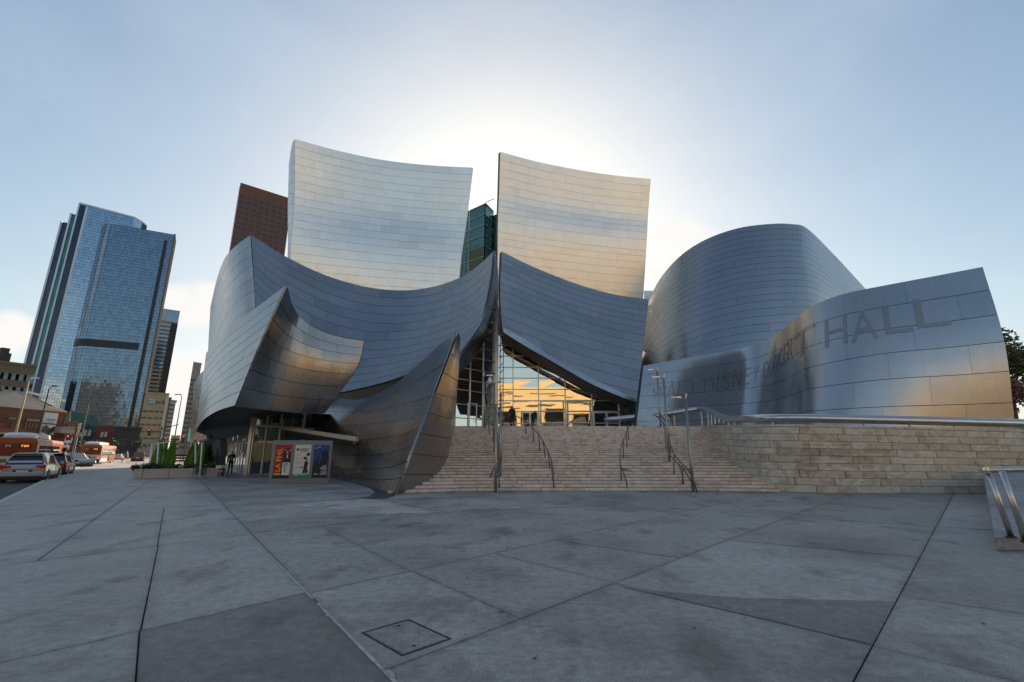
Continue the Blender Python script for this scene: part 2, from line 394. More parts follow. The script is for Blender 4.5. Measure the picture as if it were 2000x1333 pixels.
# ------------------------------------------------------------------ ground
def ND_sep(t, v):
    n = ND(t, 'ShaderNodeSeparateColor'); t.links.new(v.outputs['Color'], n.inputs[0]); return n.outputs[0]
def concrete(name, lo, hi, speck=0.35):
    m, t, b = new_mat(name)
    oi = ND(t, 'ShaderNodeObjectInfo')
    base = ramp(t, oi.outputs['Random'], [(0.0, lo), (1.0, hi)])
    big = obj_noise(t, 0.42, 6, 0.62, 'World')
    c = mixc_(t, 1.0, base, ramp(t, big, [(0.32, (0.55, 0.55, 0.57)), (0.50, (0.95, 0.95, 0.95)), (0.70, (1.2, 1.19, 1.16))]), 'MULTIPLY')
    blot = obj_noise(t, 1.5, 4, 0.5, 'World', (1.0, 0.55, 1))
    c = mixc_(t, 1.0, c, ramp(t, blot, [(0.30, (0.58, 0.56, 0.56)), (0.46, (1, 1, 1)), (1, (1, 1, 1))]), 'MULTIPLY')
    mid = obj_noise(t, 9.0, 8, 0.72, 'World')
    c = mixc_(t, 1.0, c, ramp(t, mid, [(0.34, (0.70, 0.70, 0.70)), (0.66, (1.22, 1.22, 1.22))]), 'MULTIPLY')
    fine = obj_noise(t, 85.0, 5, 0.75, 'World')
    c = mixc_(t, 1.0, c, ramp(t, fine, [(0.38, (0.55, 0.55, 0.55)), (0.60, (1.3, 1.3, 1.3))]), 'MULTIPLY')
    # hairline crazing, patchy
    g = ND(t, 'ShaderNodeNewGeometry')
    wv = ND(t, 'ShaderNodeTexVoronoi', feature='DISTANCE_TO_EDGE'); wv.inputs['Scale'].default_value = 2.6
    nz = ND(t, 'ShaderNodeTexNoise'); nz.inputs['Scale'].default_value = 3.5; nz.inputs['Detail'].default_value = 6; t.links.new(g.outputs['Position'], nz.inputs['Vector'])
    va = ND(t, 'ShaderNodeVectorMath', operation='SCALE'); va.inputs['Scale'].default_value = 0.55; t.links.new(nz.outputs['Color'], va.inputs[0])
    vb = ND(t, 'ShaderNodeVectorMath', operation='ADD'); t.links.new(g.outputs['Position'], vb.inputs[0]); t.links.new(va.outputs[0], vb.inputs[1])
    t.links.new(vb.outputs[0], wv.inputs['Vector'])
    crk = ND(t, 'ShaderNodeMapRange'); crk.inputs['From Min'].default_value = 0.0; crk.inputs['From Max'].default_value = 0.012; crk.inputs['To Min'].default_value = 1.0; crk.inputs['To Max'].default_value = 0.0
    t.links.new(wv.outputs['Distance'], crk.inputs['Value'])
    msk = ramp(t, obj_noise(t, 0.6, 4, 0.6, 'World'), [(0.50, (0, 0, 0)), (0.66, (1, 1, 1))])
    cf = mth(t, 'MULTIPLY', crk.outputs['Result'], msk)
    c = mixc_(t, mth(t, 'MULTIPLY', cf, 0.7), c, tuple(x * 0.45 for x in lo))
    lc = ND(t, 'ShaderNodeTexVoronoi', feature='DISTANCE_TO_EDGE'); lc.inputs['Scale'].default_value = 0.34; t.links.new(vb.outputs[0], lc.inputs['Vector'])
    lm_ = ND(t, 'ShaderNodeMapRange'); lm_.inputs['From Min'].default_value = 0.0; lm_.inputs['From Max'].default_value = 0.0028; lm_.inputs['To Min'].default_value = 1.0; lm_.inputs['To Max'].default_value = 0.0
    t.links.new(lc.outputs['Distance'], lm_.inputs['Value'])
    lk = ramp(t, obj_noise(t, 0.35, 3, 0.5, 'World'), [(0.53, (0, 0, 0)), (0.58, (1, 1, 1))])
    c = mixc_(t, mth(t, 'MULTIPLY', mth(t, 'MULTIPLY', lm_.outputs['Result'], lk), 0.75), c, tuple(x * 0.25 for x in lo))
    wsp = ramp(t, obj_noise(t, 2.4, 7, 0.7, 'World', (0.35, 1.5, 1)), [(0.56, (0, 0, 0)), (0.72, (1, 1, 1))])
    c = mixc_(t, mth(t, 'MULTIPLY', wsp, 0.28), c, tuple(min(x * 1.7, 0.8) for x in hi))
    # dirt gathered along the joints
    da = ND(t, 'ShaderNodeAttribute'); da.attribute_name = 'dirt'
    dn = ramp(t, obj_noise(t, 5.0, 5, 0.65, 'World'), [(0.35, (0.25, 0.25, 0.25)), (0.62, (1, 1, 1))])
    c = mixc_(t, mth(t, 'MULTIPLY', mth(t, 'MULTIPLY', da.outputs['Fac'], dn), 0.62), c, tuple(x * 0.30 for x in lo))
    # brown rust tint and tiny dark spots
    rt = ramp(t, obj_noise(t, 0.9, 5, 0.6, 'World', (0.5, 1.4, 1)), [(0.56, (0, 0, 0)), (0.78, (1, 1, 1))])
    c = mixc_(t, mth(t, 'MULTIPLY', rt, 0.30), c, (lo[0] * 0.85, lo[1] * 0.74, lo[2] * 0.62))
    sp = ND(t, 'ShaderNodeTexVoronoi'); sp.inputs['Scale'].default_value = 3.2; t.links.new(g.outputs['Position'], sp.inputs['Vector'])
    sm = ND(t, 'ShaderNodeMapRange'); sm.inputs['From Min'].default_value = 0.045; sm.inputs['From Max'].default_value = 0.075; sm.inputs['To Min'].default_value = 0.7; sm.inputs['To Max'].default_value = 0
    t.links.new(sp.outputs['Distance'], sm.inputs['Value'])
    spk = ramp(t, ND_sep(t, sp), [(0.60, (0, 0, 0)), (0.66, (1, 1, 1))])
    c = mixc_(t, mth(t, 'MULTIPLY', sm.outputs['Result'], spk), c, tuple(x * 0.28 for x in lo))
    t.links.new(c, b.inputs['Base Color'])
    t.links.new(ramp(t, big, [(0.3, (0.36,) * 3), (0.7, (0.62,) * 3)]), b.inputs['Roughness'])
    h = mth(t, 'ADD', fine, mth(t, 'MULTIPLY', mid, 0.8)); bump(t, b, h, 0.7, 0.010)
    return m
M['slab'] = concrete('slab_concrete', (0.34, 0.315, 0.285), (0.45, 0.42, 0.385))
M['slab_dk'] = concrete('slab_concrete_dark', (0.235, 0.215, 0.195), (0.27, 0.248, 0.225))
M['slab_lt'] = concrete('slab_concrete_light', (0.50, 0.46, 0.42), (0.58, 0.54, 0.49))
M['joint'] = plain('joint_dirt', (0.05, 0.048, 0.045), 0.9, 0, 0.3, 8)
M['inlay'] = plain('dark_inlay', (0.035, 0.04, 0.05), 0.6, 0, 0.2, 3)

road = MB().add([(-1500, -1500, -0.14), (1500, -1500, -0.14), (1500, 2500, -0.14), (-1500, 2500, -0.14)], [[0, 1, 2, 3]]).build('road', M['asphalt'], kind='structure')
KA, KB = Vector((-3.6, 0.5, 0)), Vector((-38.6, 40.4, 0))
kdir = (KB - KA).normalized()
K0 = KA - kdir * 30; K1 = Vector((-76.0, 86.0, 0)); K2 = Vector((-100.0, 118.0, 0)); K3 = Vector((-104, 150, 0))
plz = [K0, Vector((60, K0.y, 0)), Vector((60, 120, 0)), Vector((-60, 150, 0)), K3, K2, K1, KB]
plaza = MB().prism([(p.x, p.y) for p in plz], -0.13, -0.03).build('plaza', M['joint'], kind='structure')
kb = MB()
kl = [K0, KB, K1, K2, K3]
nrm = Vector((kdir.y, -kdir.x, 0))
for a, b in zip(kl[:-1], kl[1:]):
    d = (b - a).normalized(); n_ = Vector((d.y, -d.x, 0)) * 0.18
    L = (b - a).length; k = max(1, int(L / 6))
    for i in range(k):
        p = a + d * (L * i / k + 0.01); q = a + d * (L * (i + 1) / k - 0.01)
        kb.hexa([(p.x, p.y, -0.135), (q.x, q.y, -0.135), (q.x + n_.x, q.y + n_.y, -0.135), (p.x + n_.x, p.y + n_.y, -0.135),
                 (p.x, p.y, 0.004), (q.x, q.y, 0.004), (q.x + n_.x, q.y + n_.y, 0.004), (p.x + n_.x, p.y + n_.y, 0.004)])
M['kerb_lt'] = plain('kerb_worn', (0.5, 0.49, 0.46), 0.8, 0, 0.15, 2.0)
kb.build('kerb', M['kerb_lt'], kind='structure')

def splitp(poly, p, q):
    L, Rr = [], []; n = len(poly)
    def side(a): return (q[0] - p[0]) * (a[1] - p[1]) - (q[1] - p[1]) * (a[0] - p[0])
    for i in range(n):
        a, b = poly[i], poly[(i + 1) % n]; sa, sb = side(a), side(b)
        if sa >= 0: L.append(a)
        if sa <= 0: Rr.append(a)
        if sa * sb < 0:
            t = sa / (sa - sb); c = (a[0] + (b[0] - a[0]) * t, a[1] + (b[1] - a[1]) * t); L.append(c); Rr.append(c)
    return L, Rr
def area(p): return abs(sum(p[i][0] * p[(i + 1) % len(p)][1] - p[(i + 1) % len(p)][0] * p[i][1] for i in range(len(p)))) / 2
def inside(poly, c):
    s = [(b[0] - a[0]) * (c[1] - a[1]) - (b[1] - a[1]) * (c[0] - a[0]) for a, b in zip(poly, poly[1:] + poly[:1])]
    return all(x >= 0 for x in s) or all(x <= 0 for x in s)
slabs = [[(-3.4, 0.5), (60, 0.5), (60, 44), (-41.5, 44)]]
def cut(x0, y0, x1, y1, only=None):
    global slabs
    p, q = G(x0, y0), G(x1, y1); out = []
    for s in slabs:
        if only is not None and not any(inside(s, (G(*o).x, G(*o).y)) for o in only): out.append(s); continue
        a, b = splitp(s, p, q)
        for k in (a, b):
            if len(k) > 2 and area(k) > 0.02: out.append(k)
    slabs = out
cut(490, 1042, 770, 1333)                      # the pale expansion joint
LFT = [(200, 1200), (100, 1320), (60, 1010), (20, 980), (350, 1000)]
RGT = [(1000, 1300), (1200, 1050), (1000, 970)]
cut(610, 1158, 1510, 962, RGT)
cut(750, 1310, 1650, 968, [(1000, 1300)])
cut(1665, 1333, 1860, 970, [(1500, 1200), (1500, 1050), (1400, 1300), (1600, 1000)])
cut(1000, 1090, 1700, 1261, [(1200, 1250), (1500, 1290), (900, 1190), (1400, 1100), (1500, 1230), (1450, 1150), (1900, 1250)])
cut(807, 1117, 995, 1200, [(800, 1180), (900, 1140), (1000, 1150)])
cut(490, 1042, 840, 1005, [(700, 1060), (1000, 1000)])
cut(1000, 978, 1330, 1002, [(1250, 1010), (900, 1000), (1100, 985), (700, 990)])
cut(1100, 1058, 1325, 1090, [(1200, 1080), (1250, 1060)])
cut(1430, 1056, 1780, 1088, [(1600, 1070), (1550, 1100)])
cut(1530, 1010, 1930, 1035, [(1700, 1020), (1900, 1050), (1750, 1030)])
cut(1760, 1165, 2000, 1200, [(1900, 1150), (1900, 1200)])
cut(625, 1027, 690, 1060, [(660, 1045), (640, 1070)])
cut(0, 1105, 500, 1042, LFT)
cut(0, 1295, 590, 1160, [(200, 1200), (100, 1250)])
cut(265, 1333, 273, 1228, [(200, 1300), (100, 1310), (350, 1290)])
cut(298, 1120, 310, 1062, [(200, 1110), (200, 1150)])
cut(80, 1090, 140, 1047, [(200, 1050), (100, 1060)])
cut(0, 1012, 440, 985, [(100, 1030), (350, 1030)])
cut(314, 1030, 322, 985, [(350, 1010), (250, 1015)])
cut(0, 985, 400, 958, [(200, 985), (100, 990), (60, 970)])
for (a, b) in (((560, 985), (780, 968)), ((760, 1005), (1000, 995)), ((500, 970), (640, 958)), ((430, 975), (700, 1000)), ((620, 950), (860, 1003)), ((735, 975), (920, 1010))):
    cut(*a, *b, [((a[0] + b[0]) / 2 + i, (a[1] + b[1]) / 2 + j) for i in (-25, 25) for j in (-8, 8)])
def inset(poly, d):
    n = len(poly); sgn = 1 if sum(poly[i][0] * poly[(i + 1) % n][1] - poly[(i + 1) % n][0] * poly[i][1] for i in range(n)) > 0 else -1
    lines = []
    for i in range(n):
        a, b = Vector(poly[i]), Vector(poly[(i + 1) % n]); e = (b - a)
        if e.length < 1e-4: continue
        e.normalize(); nn = Vector((-e.y, e.x)) * sgn; lines.append((a + nn * d, e))
    out = []
    for i in range(len(lines)):
        (p, e), (q, f) = lines[i - 1], lines[i]
        c = e.x * f.y - e.y * f.x
        if abs(c) < 1e-3: continue
        t = ((q.x - p.x) * f.y - (q.y - p.y) * f.x) / c; out.append((p.x + e.x * t, p.y + e.y * t))
    return out if sgn > 0 else out[::-1]
dark_pts = [(450, 1270)]; light_pts = [(720, 1000), (830, 1000), (600, 990)]
for s in slabs:
    p = inset(s, 0.006)
    if len(p) < 3: continue
    cx = sum(a[0] for a in p) / len(p); cy = sum(a[1] for a in p) / len(p)
    mt = M['slab']
    if any(inside(s, (G(*d).x, G(*d).y)) for d in dark_pts): mt = M['slab_dk']
    elif any(inside(s, (G(*d).x, G(*d).y)) for d in light_pts): mt = M['slab_lt']
    dz = rng.uniform(-0.0015, 0.0015)
    q = inset(s, 0.0095)
    if len(q) != len(p): q = p
    rings = [[(a[0] - cx, a[1] - cy, -0.05) for a in p], [(a[0] - cx, a[1] - cy, -0.006) for a in p], [(a[0] - cx, a[1] - cy, dz) for a in q]]
    for ins in (0.03, 0.11):
        r_ = inset(s, ins)
        if len(r_) == len(p) and inside(s, (sum(a[0] for a in r_) / len(r_), sum(a[1] for a in r_) / len(r_))) and area(r_) < area(s): rings.append([(a[0] - cx, a[1] - cy, dz) for a in r_])
        else: break
    so_ = MB().loft(rings).build('slab', mt, plaza, loc=(cx, cy, 0))
    at_ = so_.data.attributes.new('dirt', 'FLOAT', 'POINT'); np_ = len(p)
    vals = [1.0, 1.0, 1.0, 0.55, 0.0]
    at_.data.foreach_set('value', [vals[i // np_] if len(rings) == 5 else (1.0 if i < 2 * np_ else 0.3) for i in range(len(so_.data.vertices))])
# far paving beyond the slab field
MB().add([(-41.5, 44.02, -0.002), (60, 44.02, -0.002), (60, 119, -0.002), (-60, 149, -0.002), (-103.5, 149, -0.002), (-99.6, 118, -0.002), (-75.6, 86, -0.002)], [[0, 1, 2, 3, 4, 5, 6]]).build('far_paving', M['slab'], plaza)
# pale sealant bead in the expansion joint, with broken bits
M['seal'] = plain('old_sealant', (0.42, 0.42, 0.41), 0.8, 0, 0.25, 12)
M['seal_tan'] = plain('old_foam', (0.46, 0.38, 0.28), 0.9, 0, 0.2, 14)
a, b = G(385, 940), G(790, 1352)
L = (b - a).length; dd = (b - a).normalized(); nn = Vector((-dd.y, dd.x, 0)); mb = MB(); x = 0; pts = []
while x < L:
    pts.append((a + dd * x, rng.uniform(0.010, 0.016) * (0.9 + 1.2 * max(0, x / L - 0.75)))); x += 0.10
for (p, wa), (q, wb) in zip(pts[:-1], pts[1:]):
    if rng.random() < 0.07: continue
    mb.add([p - nn * wa + Vector((0, 0, 0.003)), q - nn * wb + Vector((0, 0, 0.003)), q + nn * wb + Vector((0, 0, 0.003)), p + nn * wa + Vector((0, 0, 0.003))], [[0, 1, 2, 3]])
mb.build('joint_sealant', M['seal'], plaza)
for f in ((655, 1216), (762, 1318), (640, 1203)):
    c = G(*f); mb = MB()
    l = rng.uniform(0.05, 0.09)
    mb.loft([[c + dd * (l * math.cos(k * 0.785) * s) + nn * (0.022 * math.sin(k * 0.785) * s) + Vector((0, 0, z)) for k in range(8)] for s, z in ((1, 0.002), (0.85, 0.012))])
    mb.build('foam_scrap', M['seal_tan'], plaza)
# curved dark wedge of old paving
mb = MB()
arc = [(1215, 1146), (1290, 1156), (1370, 1163), (1450, 1168.5), (1545, 1171), (1640, 1173), (1745, 1175.5)]
low = [(1216, 1147.5), (1290, 1164), (1370, 1182), (1450, 1200), (1545, 1222), (1640, 1245), (1700, 1259)]
for i in range(len(arc) - 1):
    q = [G(*low[i]), G(*low[i + 1]), G(*arc[i + 1]), G(*arc[i])]
    mb.quad(*[p + Vector((0, 0, 0.0045)) for p in q])
mb.build('worn_wedge', M['slab_dk'], plaza)
# dark oval inlay at the fin's foot
o_in = [(690, 944), (715, 944.5), (745, 948), (766, 954), (775, 962), (770, 970), (752, 975), (725, 975.5), (700, 973), (720, 970), (732, 963), (725, 955), (708, 949)]
oi_ = [G(*p) for p in o_in]
MB().add([p + Vector((0, 0, 0.005)) for p in oi_], [list(range(len(oi_)))[::-1]]).build('dark_inlay', M['inlay'], plaza)
# litter of small leaves and chips
M['leaf_dry'] = plain('dry_leaf', (0.12, 0.08, 0.05), 0.8, 0, 0.3, 20)
for f in ((1340, 1056), (1200, 1048), (1355, 1228), (980, 1198), (1920, 1220), (990, 1072), (757, 1027), (912, 1130), (1045, 1288)):
    c = G(*f); a = rng.uniform(0, 6.3); l = 0.03
    e = Vector((math.cos(a), math.sin(a), 0)) * l; h = Vector((-math.sin(a), math.cos(a), 0)) * l * 0.4
    lf = MB().add([c + Vector((0, 0, 0.004)) - e, c + h + Vector((0, 0, 0.014)), c + e + Vector((0, 0, 0.006)), c - h + Vector((0, 0, 0.012))], [[0, 3, 2, 1]]).build('leaf', M['leaf_dry'], plaza)
# utility cover
hc = [(715, 1235), (775, 1286), (876, 1252), (805, 1208)]
hp = [G(*p) for p in hc]; hcn = sum(hp, Vector()) / 4
hx = ((hp[2] - hp[1]) + (hp[3] - hp[0])).normalized(); hy = Vector((-hx.y, hx.x, 0))
ux = (abs((hp[2] - hp[1]).dot(hx)) + abs((hp[3] - hp[0]).dot(hx))) / 4; uy = (abs((hp[0] - hp[1]).dot(hy)) + abs((hp[3] - hp[2]).dot(hy))) / 4
hat = empty('access_cover', (hcn.x, hcn.y, 0), math.atan2(hx.y, hx.x)); tag(hat, 'square concrete utility cover in a thin steel rim, set in the near paving', 'hatch')
mb = MB()
for s in (-1, 1):
    mb.box(-ux, ux, s * (uy - 0.01) - 0.01, s * (uy - 0.01) + 0.01, -0.01, 0.006)
    mb.box(s * (ux - 0.01) - 0.01, s * (ux - 0.01) + 0.01, -uy + 0.02, uy - 0.02, -0.01, 0.0055)
mb.build('rim', M['joint'], hat)
MB().cbox(-ux + 0.03, ux - 0.03, -uy + 0.03, uy - 0.03, 0.0005, 0.008, 0.004).build('lid', M['slab'], hat)
for s in (-1, 1): MB().lathe((s * ux * 0.3, s * uy * 0.72, 0), [(0.018, 0.006), (0.018, 0.0095)], 10).build('lift_hole', M['black'], hat)

# ------------------------------------------------------------------ grand stairs
M['stepstone'] = None
def travertine(name, lo, hi, dirt=0.35, veins=True):
    m, t, b = new_mat(name)
    oi = ND(t, 'ShaderNodeObjectInfo')
    c = ramp(t, oi.outputs['Random'], [(0.0, lo), (0.5, tuple((p + q) / 2 * 1.03 for p, q in zip(lo, hi))), (1.0, hi)])
    tcn = ND(t, 'ShaderNodeTexCoord'); va = ND(t, 'ShaderNodeVectorMath', operation='ADD')
    sc = ND(t, 'ShaderNodeVectorMath', operation='SCALE'); sc.inputs['Scale'].default_value = 37.0
    cb = ND(t, 'ShaderNodeCombineXYZ'); t.links.new(oi.outputs['Random'], cb.inputs[0]); t.links.new(oi.outputs['Random'], cb.inputs[2])
    t.links.new(cb.outputs[0], sc.inputs[0]); t.links.new(tcn.outputs['Object'], va.inputs[0]); t.links.new(sc.outputs[0], va.inputs[1])
    n = ND(t, 'ShaderNodeTexNoise'); n.inputs['Scale'].default_value = 1.6; n.inputs['Detail'].default_value = 6; n.inputs['Distortion'].default_value = 1.6
    t.links.new(va.outputs[0], n.inputs['Vector'])
    if veins:
        wv = ND(t, 'ShaderNodeMath', operation='SINE'); t.links.new(mth(t, 'MULTIPLY', n.outputs['Fac'], 42.0), wv.inputs[0])
        c = mixc_(t, mth(t, 'MULTIPLY', mth(t, 'ADD', wv.outputs[0], 1.0), 0.10), c, tuple(x * 1.35 for x in hi))
    c = mixc_(t, 1.0, c, ramp(t, n.outputs['Fac'], [(0.30, (0.72, 0.68, 0.62)), (0.5, (1, 1, 1)), (0.72, (1.12, 1.11, 1.08))]), 'MULTIPLY')
    n2 = obj_noise(t, 2.2, 7, 0.7, 'World')
    c = mixc_(t, 1.0, c, ramp(t, n2, [(0.34, (1 - dirt, 1 - dirt * 1.05, 1 - dirt * 1.1)), (0.55, (1, 1, 1))]), 'MULTIPLY')
    n3 = obj_noise(t, 60, 4, 0.7, 'World')
    c = mixc_(t, 1.0, c, ramp(t, n3, [(0.33, (0.78, 0.78, 0.78)), (0.6, (1.06, 1.06, 1.06))]), 'MULTIPLY')
    t.links.new(c, b.inputs['Base Color']); b.inputs['Roughness'].default_value = 0.72
    bump(t, b, mth(t, 'ADD', n3, n2), 0.3, 0.01)
    return m
M['step'] = travertine('step_travertine', (0.70, 0.565, 0.455), (0.84, 0.70, 0.585), 0.16, False)
M['wallstone'] = travertine('wall_travertine', (0.54, 0.465, 0.35), (0.70, 0.625, 0.50), 0.16)
SH, STP, SN, SY = 0.123, 0.385, 27, 20.55
def sfront(i, x):
    y = SY + STP * i
    if x < 0: y -= 0.055 * x * x * max(0, 1 - i / 14)
    elif x > 4: y -= 0.012 * (x - 4) ** 2 * max(0, 1 - i / 10)
    return y
def wall_x(y): return 10.9 + max(0, y - 22.0) * 0.215 + 0.012 * (y - 22) ** 2 * 0.1
stairs = empty('stairs', (3.5, 20.5, 0)); stairs['kind'] = 'structure'
sp0 = Vector((3.5, 20.5, 0))
joined = MB(); cnt = 0
rg = random.Random(5)
for i in range(SN):
    z0, z1 = SH * i + 0.002, SH * (i + 1)
    x = -4.75 + (0.0 if i == 0 else min(i, 6) * 0.16) - rg.uniform(0, 0.9)
    xr = wall_x(sfront(i, 10)) + 0.35 if i > 0 else 11.2
    while x < xr:
        l = rg.uniform(0.86, 1.0); xa, xb = max(x, -5.0 + min(i, 5) * 0.15) + 0.010, min(x + l, xr) - 0.010
        x += l
        if xb - xa < 0.12: continue
        ya, yb = sfront(i, xa), sfront(i, xb); dp = STP + 0.12; bz = 0.012; jz = rg.uniform(-0.003, 0.002); jy = rg.uniform(-0.006, 0.006)
        ring = lambda e, z, f: [(xa + e, ya + f + jy, z), (xb - e, yb + f + jy, z), (xb - e, yb + dp, z), (xa + e, ya + dp, z)]
        c = Vector(((xa + xb) / 2, (ya + yb) / 2, z0))
        rs = [ring(0, z0 + 0.016, 0.0), ring(0, z1 + jz - bz, 0.0), ring(0.005, z1 + jz, bz)]
        cnt += 1
        if cnt <= 300:
            MB().loft([[Vector(p) - c for p in r] for r in rs]).build('step_stone', M['step'], stairs, loc=c - sp0)
        else: joined.loft([[Vector(p) - sp0 for p in r] for r in rs])
joined.build('step_stones', M['step'], stairs, kind='stuff')
core = MB()
for i in range(SN):
    core.box(-5.0 - 3.5 + min(i, 6) * 0.1, 13.2 - 3.5, STP * i + 0.34 - 0.25 + (0.1 if i else 0.6), 14, SH * i - SH + 0.002 if i else 0.003, SH * (i + 1) - 0.02)
core.build('stair_core', M['joint'], stairs)
PZ = SH * SN                                  # podium level
PY = SY + STP * (SN - 1)
pod = MB().prism([(-4.6, PY + 0.42), (13.4, PY + 0.42), (13.6, 31.2), (60, 31.2), (60, 75), (-24, 75), (-24, 56), (-9, 52), (-4.6, 40)], 0.0, PZ - 0.015).build('podium', M['kerb'], kind='structure')

# ------------------------------------------------------------------ retaining wall of travertine blocks
path = []
wb = [(1375, 833, 30.6), (1395, 862, 27.6), (1415, 893, 25.2), (1436, 922, 23.2), (1458, 945, 21.8)]
base2 = [Vector((12.75, 30.9, 0)), Vector((12.1, 28.0, 0)), Vector((11.55, 25.4, 0)), Vector((11.2, 23.4, 0)), Vector((11.05, 22.0, 0)), Vector((11.15, 21.0, 0)), Vector((11.6, 20.25, 0)), Vector((12.4, 19.8, 0)), Vector((13.6, 19.55, 0)), Vector((16, 19.35, 0)), Vector((19, 19.25, 0)), Vector((23, 19.25, 0)), Vector((27, 19.3, 0))]
bp = np.array([list(p) for p in base2])
dense = [Vector(cr(bp, k / 400)) for k in range(401)]
acc_l = [0]
for a, b in zip(dense[:-1], dense[1:]): acc_l.append(acc_l[-1] + (b - a).length)
WL = acc_l[-1]
def wpt(s):
    s = min(max(s, 0), WL); k = min(max(np.searchsorted(acc_l, s) - 1, 0), 399)
    f = (s - acc_l[k]) / max(acc_l[k + 1] - acc_l[k], 1e-6); p = dense[k].lerp(dense[k + 1], f); d = (dense[k + 1] - dense[k]).normalized()
    return p, d
def wtop(s):
    p, d = wpt(s)
    f = max(0, min(1, (p.y - 19.4) / 11.0)); r = max(0, min(1, (p.x - 12) / 14))
    return 2.78 + 0.56 * f - 0.36 * r
rw = empty('retaining_wall', tuple(wpt(WL * 0.6)[0])); tag(rw, 'curved travertine block wall bounding the right side of the stairs', 'wall')
rwo = rw.location.copy()
rows = 9; rg = random.Random(9)
for j in range(rows):
    s = -rg.uniform(0, 1.2); fz0, fz1 = j / rows, (j + 1) / rows
    while s < WL:
        l = rg.uniform(1.45, 1.75); a, b = max(s, 0) + 0.007, min(s + l, WL) - 0.007; s += l
        if b - a < 0.15: continue
        n = 3 if a < 13 else 1; pr = rg.uniform(-0.006, 0.006); rings = []
        pts = []
        for k in range(n + 1):
            q = a + (b - a) * k / n; p, d = wpt(q); nn = Vector((-d.y, d.x, 0)); nn = -nn if nn.y > 0 or (abs(nn.y) < 0.5 and nn.x > 0) else nn
            nn = Vector((d.y, -d.x, 0))      # right of travel direction
            if nn.dot(Vector((-1, -1, 0))) < 0: nn = -nn
            h = wtop(q) - 0.10; batter = 0.0
            z0, z1 = h * fz0 + 0.006 + (0.002 if j == 0 else 0), h * fz1 - 0.006
            pts.append((p + nn * pr, nn, z0, z1))
        e = 0.008
        for idx, (p, nn, z0, z1) in enumerate(pts):
            d = wpt(a + (b - a) * idx / n)[1]; sh = d * (e if idx == 0 else (-e if idx == n else 0))
            rings.append([p - nn * 0.22 + Vector((0, 0, z0)), p + Vector((0, 0, z0)), p + sh + nn * e + Vector((0, 0, z0 + e)), p + sh + nn * e + Vector((0, 0, z1 - e)), p + Vector((0, 0, z1)), p - nn * 0.22 + Vector((0, 0, z1))])
        c = sum((r[2] for r in rings), Vector()) / len(rings)
        mb = MB(); mb.loft([[q - c for q in r] for r in rings])
        mb.build('stone_block', M['wallstone'], rw, loc=c - rwo)
# coping
s = 0
while s < WL:
    a, b = s + 0.004, min(s + 1.5, WL) - 0.004; s += 1.5
    if b - a < 0.2: continue
    rings = []
    for k in range(4):
        q = a + (b - a) * k / 3; p, d = wpt(q); nn = Vector((d.y, -d.x, 0)); nn = -nn if nn.dot(Vector((-1, -1, 0))) < 0 else nn
        h = wtop(q)
        rings.append([p + nn * 0.03 + Vector((0, 0, h - 0.095)), p - nn * 0.35 + Vector((0, 0, h - 0.095)), p - nn * 0.35 + Vector((0, 0, h)), p + nn * 0.03 + Vector((0, 0, h - 0.004))])
    c = rings[1][0]
    MB().loft([[q - c for q in r] for r in rings]).build('coping_stone', M['wallstone'], rw, loc=c - rwo)
bk = MB(); rings = []
for k in range(61):
    q = WL * k / 60; p, d = wpt(q); nn = Vector((d.y, -d.x, 0)); nn = -nn if nn.dot(Vector((-1, -1, 0))) < 0 else nn
    rings.append([p - nn * 0.02 - rwo, p - nn * 0.02 + Vector((0, 0, wtop(q) - 0.11)) - rwo, p - nn * 0.4 + Vector((0, 0, wtop(q) - 0.11)) - rwo, p - nn * 0.4 - rwo])
bk.loft(rings).build('mortar_core', M['joint'], rw)
# terrace fill behind the wall
MB().prism([(13.2, 30.9), (12.0, 25.4), (11.6, 22.0), (12.4, 20.5), (14, 20.1), (60, 19.9), (60, 31.15), (13.2, 31.15)], 0.0, 2.15).build('terrace', M['kerb'], kind='structure')

# engraved donor text: rows of small incised lines on the wall face
M['engrave'] = plain('engraved_line', (0.30, 0.26, 0.19), 0.9, 0, 0.2, 9)
def wall_face(px, py):                        # point of the wall face seen at a pixel (flat stretch)
    d = ray(px, py); best = None
    for k in range(120, 401):
        p = dense[k]
        if d.x / d.y <= p.x / p.y: best = p; break
    Y = (best or dense[-1]).y - 0.016
    return P(px, py, Y)
mb = MB(); rg = random.Random(3)
for (x0, x1, y0, y1) in ((1566, 1616, 868, 872), (1564, 1614, 876, 886), (1562, 1612, 890, 902), (1560, 1610, 905, 914), (1559, 1608, 917, 925), (1626, 1664, 868, 873), (1622, 1682, 878, 887), (1620, 1668, 890, 898), (1616, 1672, 907, 908), (1692, 1748, 868, 872), (1688, 1744, 876, 884), (1686, 1714, 893, 900), (1685, 1712, 907, 915), (1684, 1710, 923, 932)):
    y = y0
    while y < y1:
        x = x0
        while x < x1 - rg.uniform(0, 14):
            l = rg.uniform(1.5, 5); a = wall_face(x, y); b = wall_face(min(x + l, x1), y)
            mb.add([a, b, b + Vector((0, 0, 0.018)), a + Vector((0, 0, 0.018))], [[0, 1, 2, 3]]); x += l + 0.9
        y += 2.6
mb.v = [v - rwo for v in mb.v]
mb.build('engraved_lettering', M['engrave'], rw)

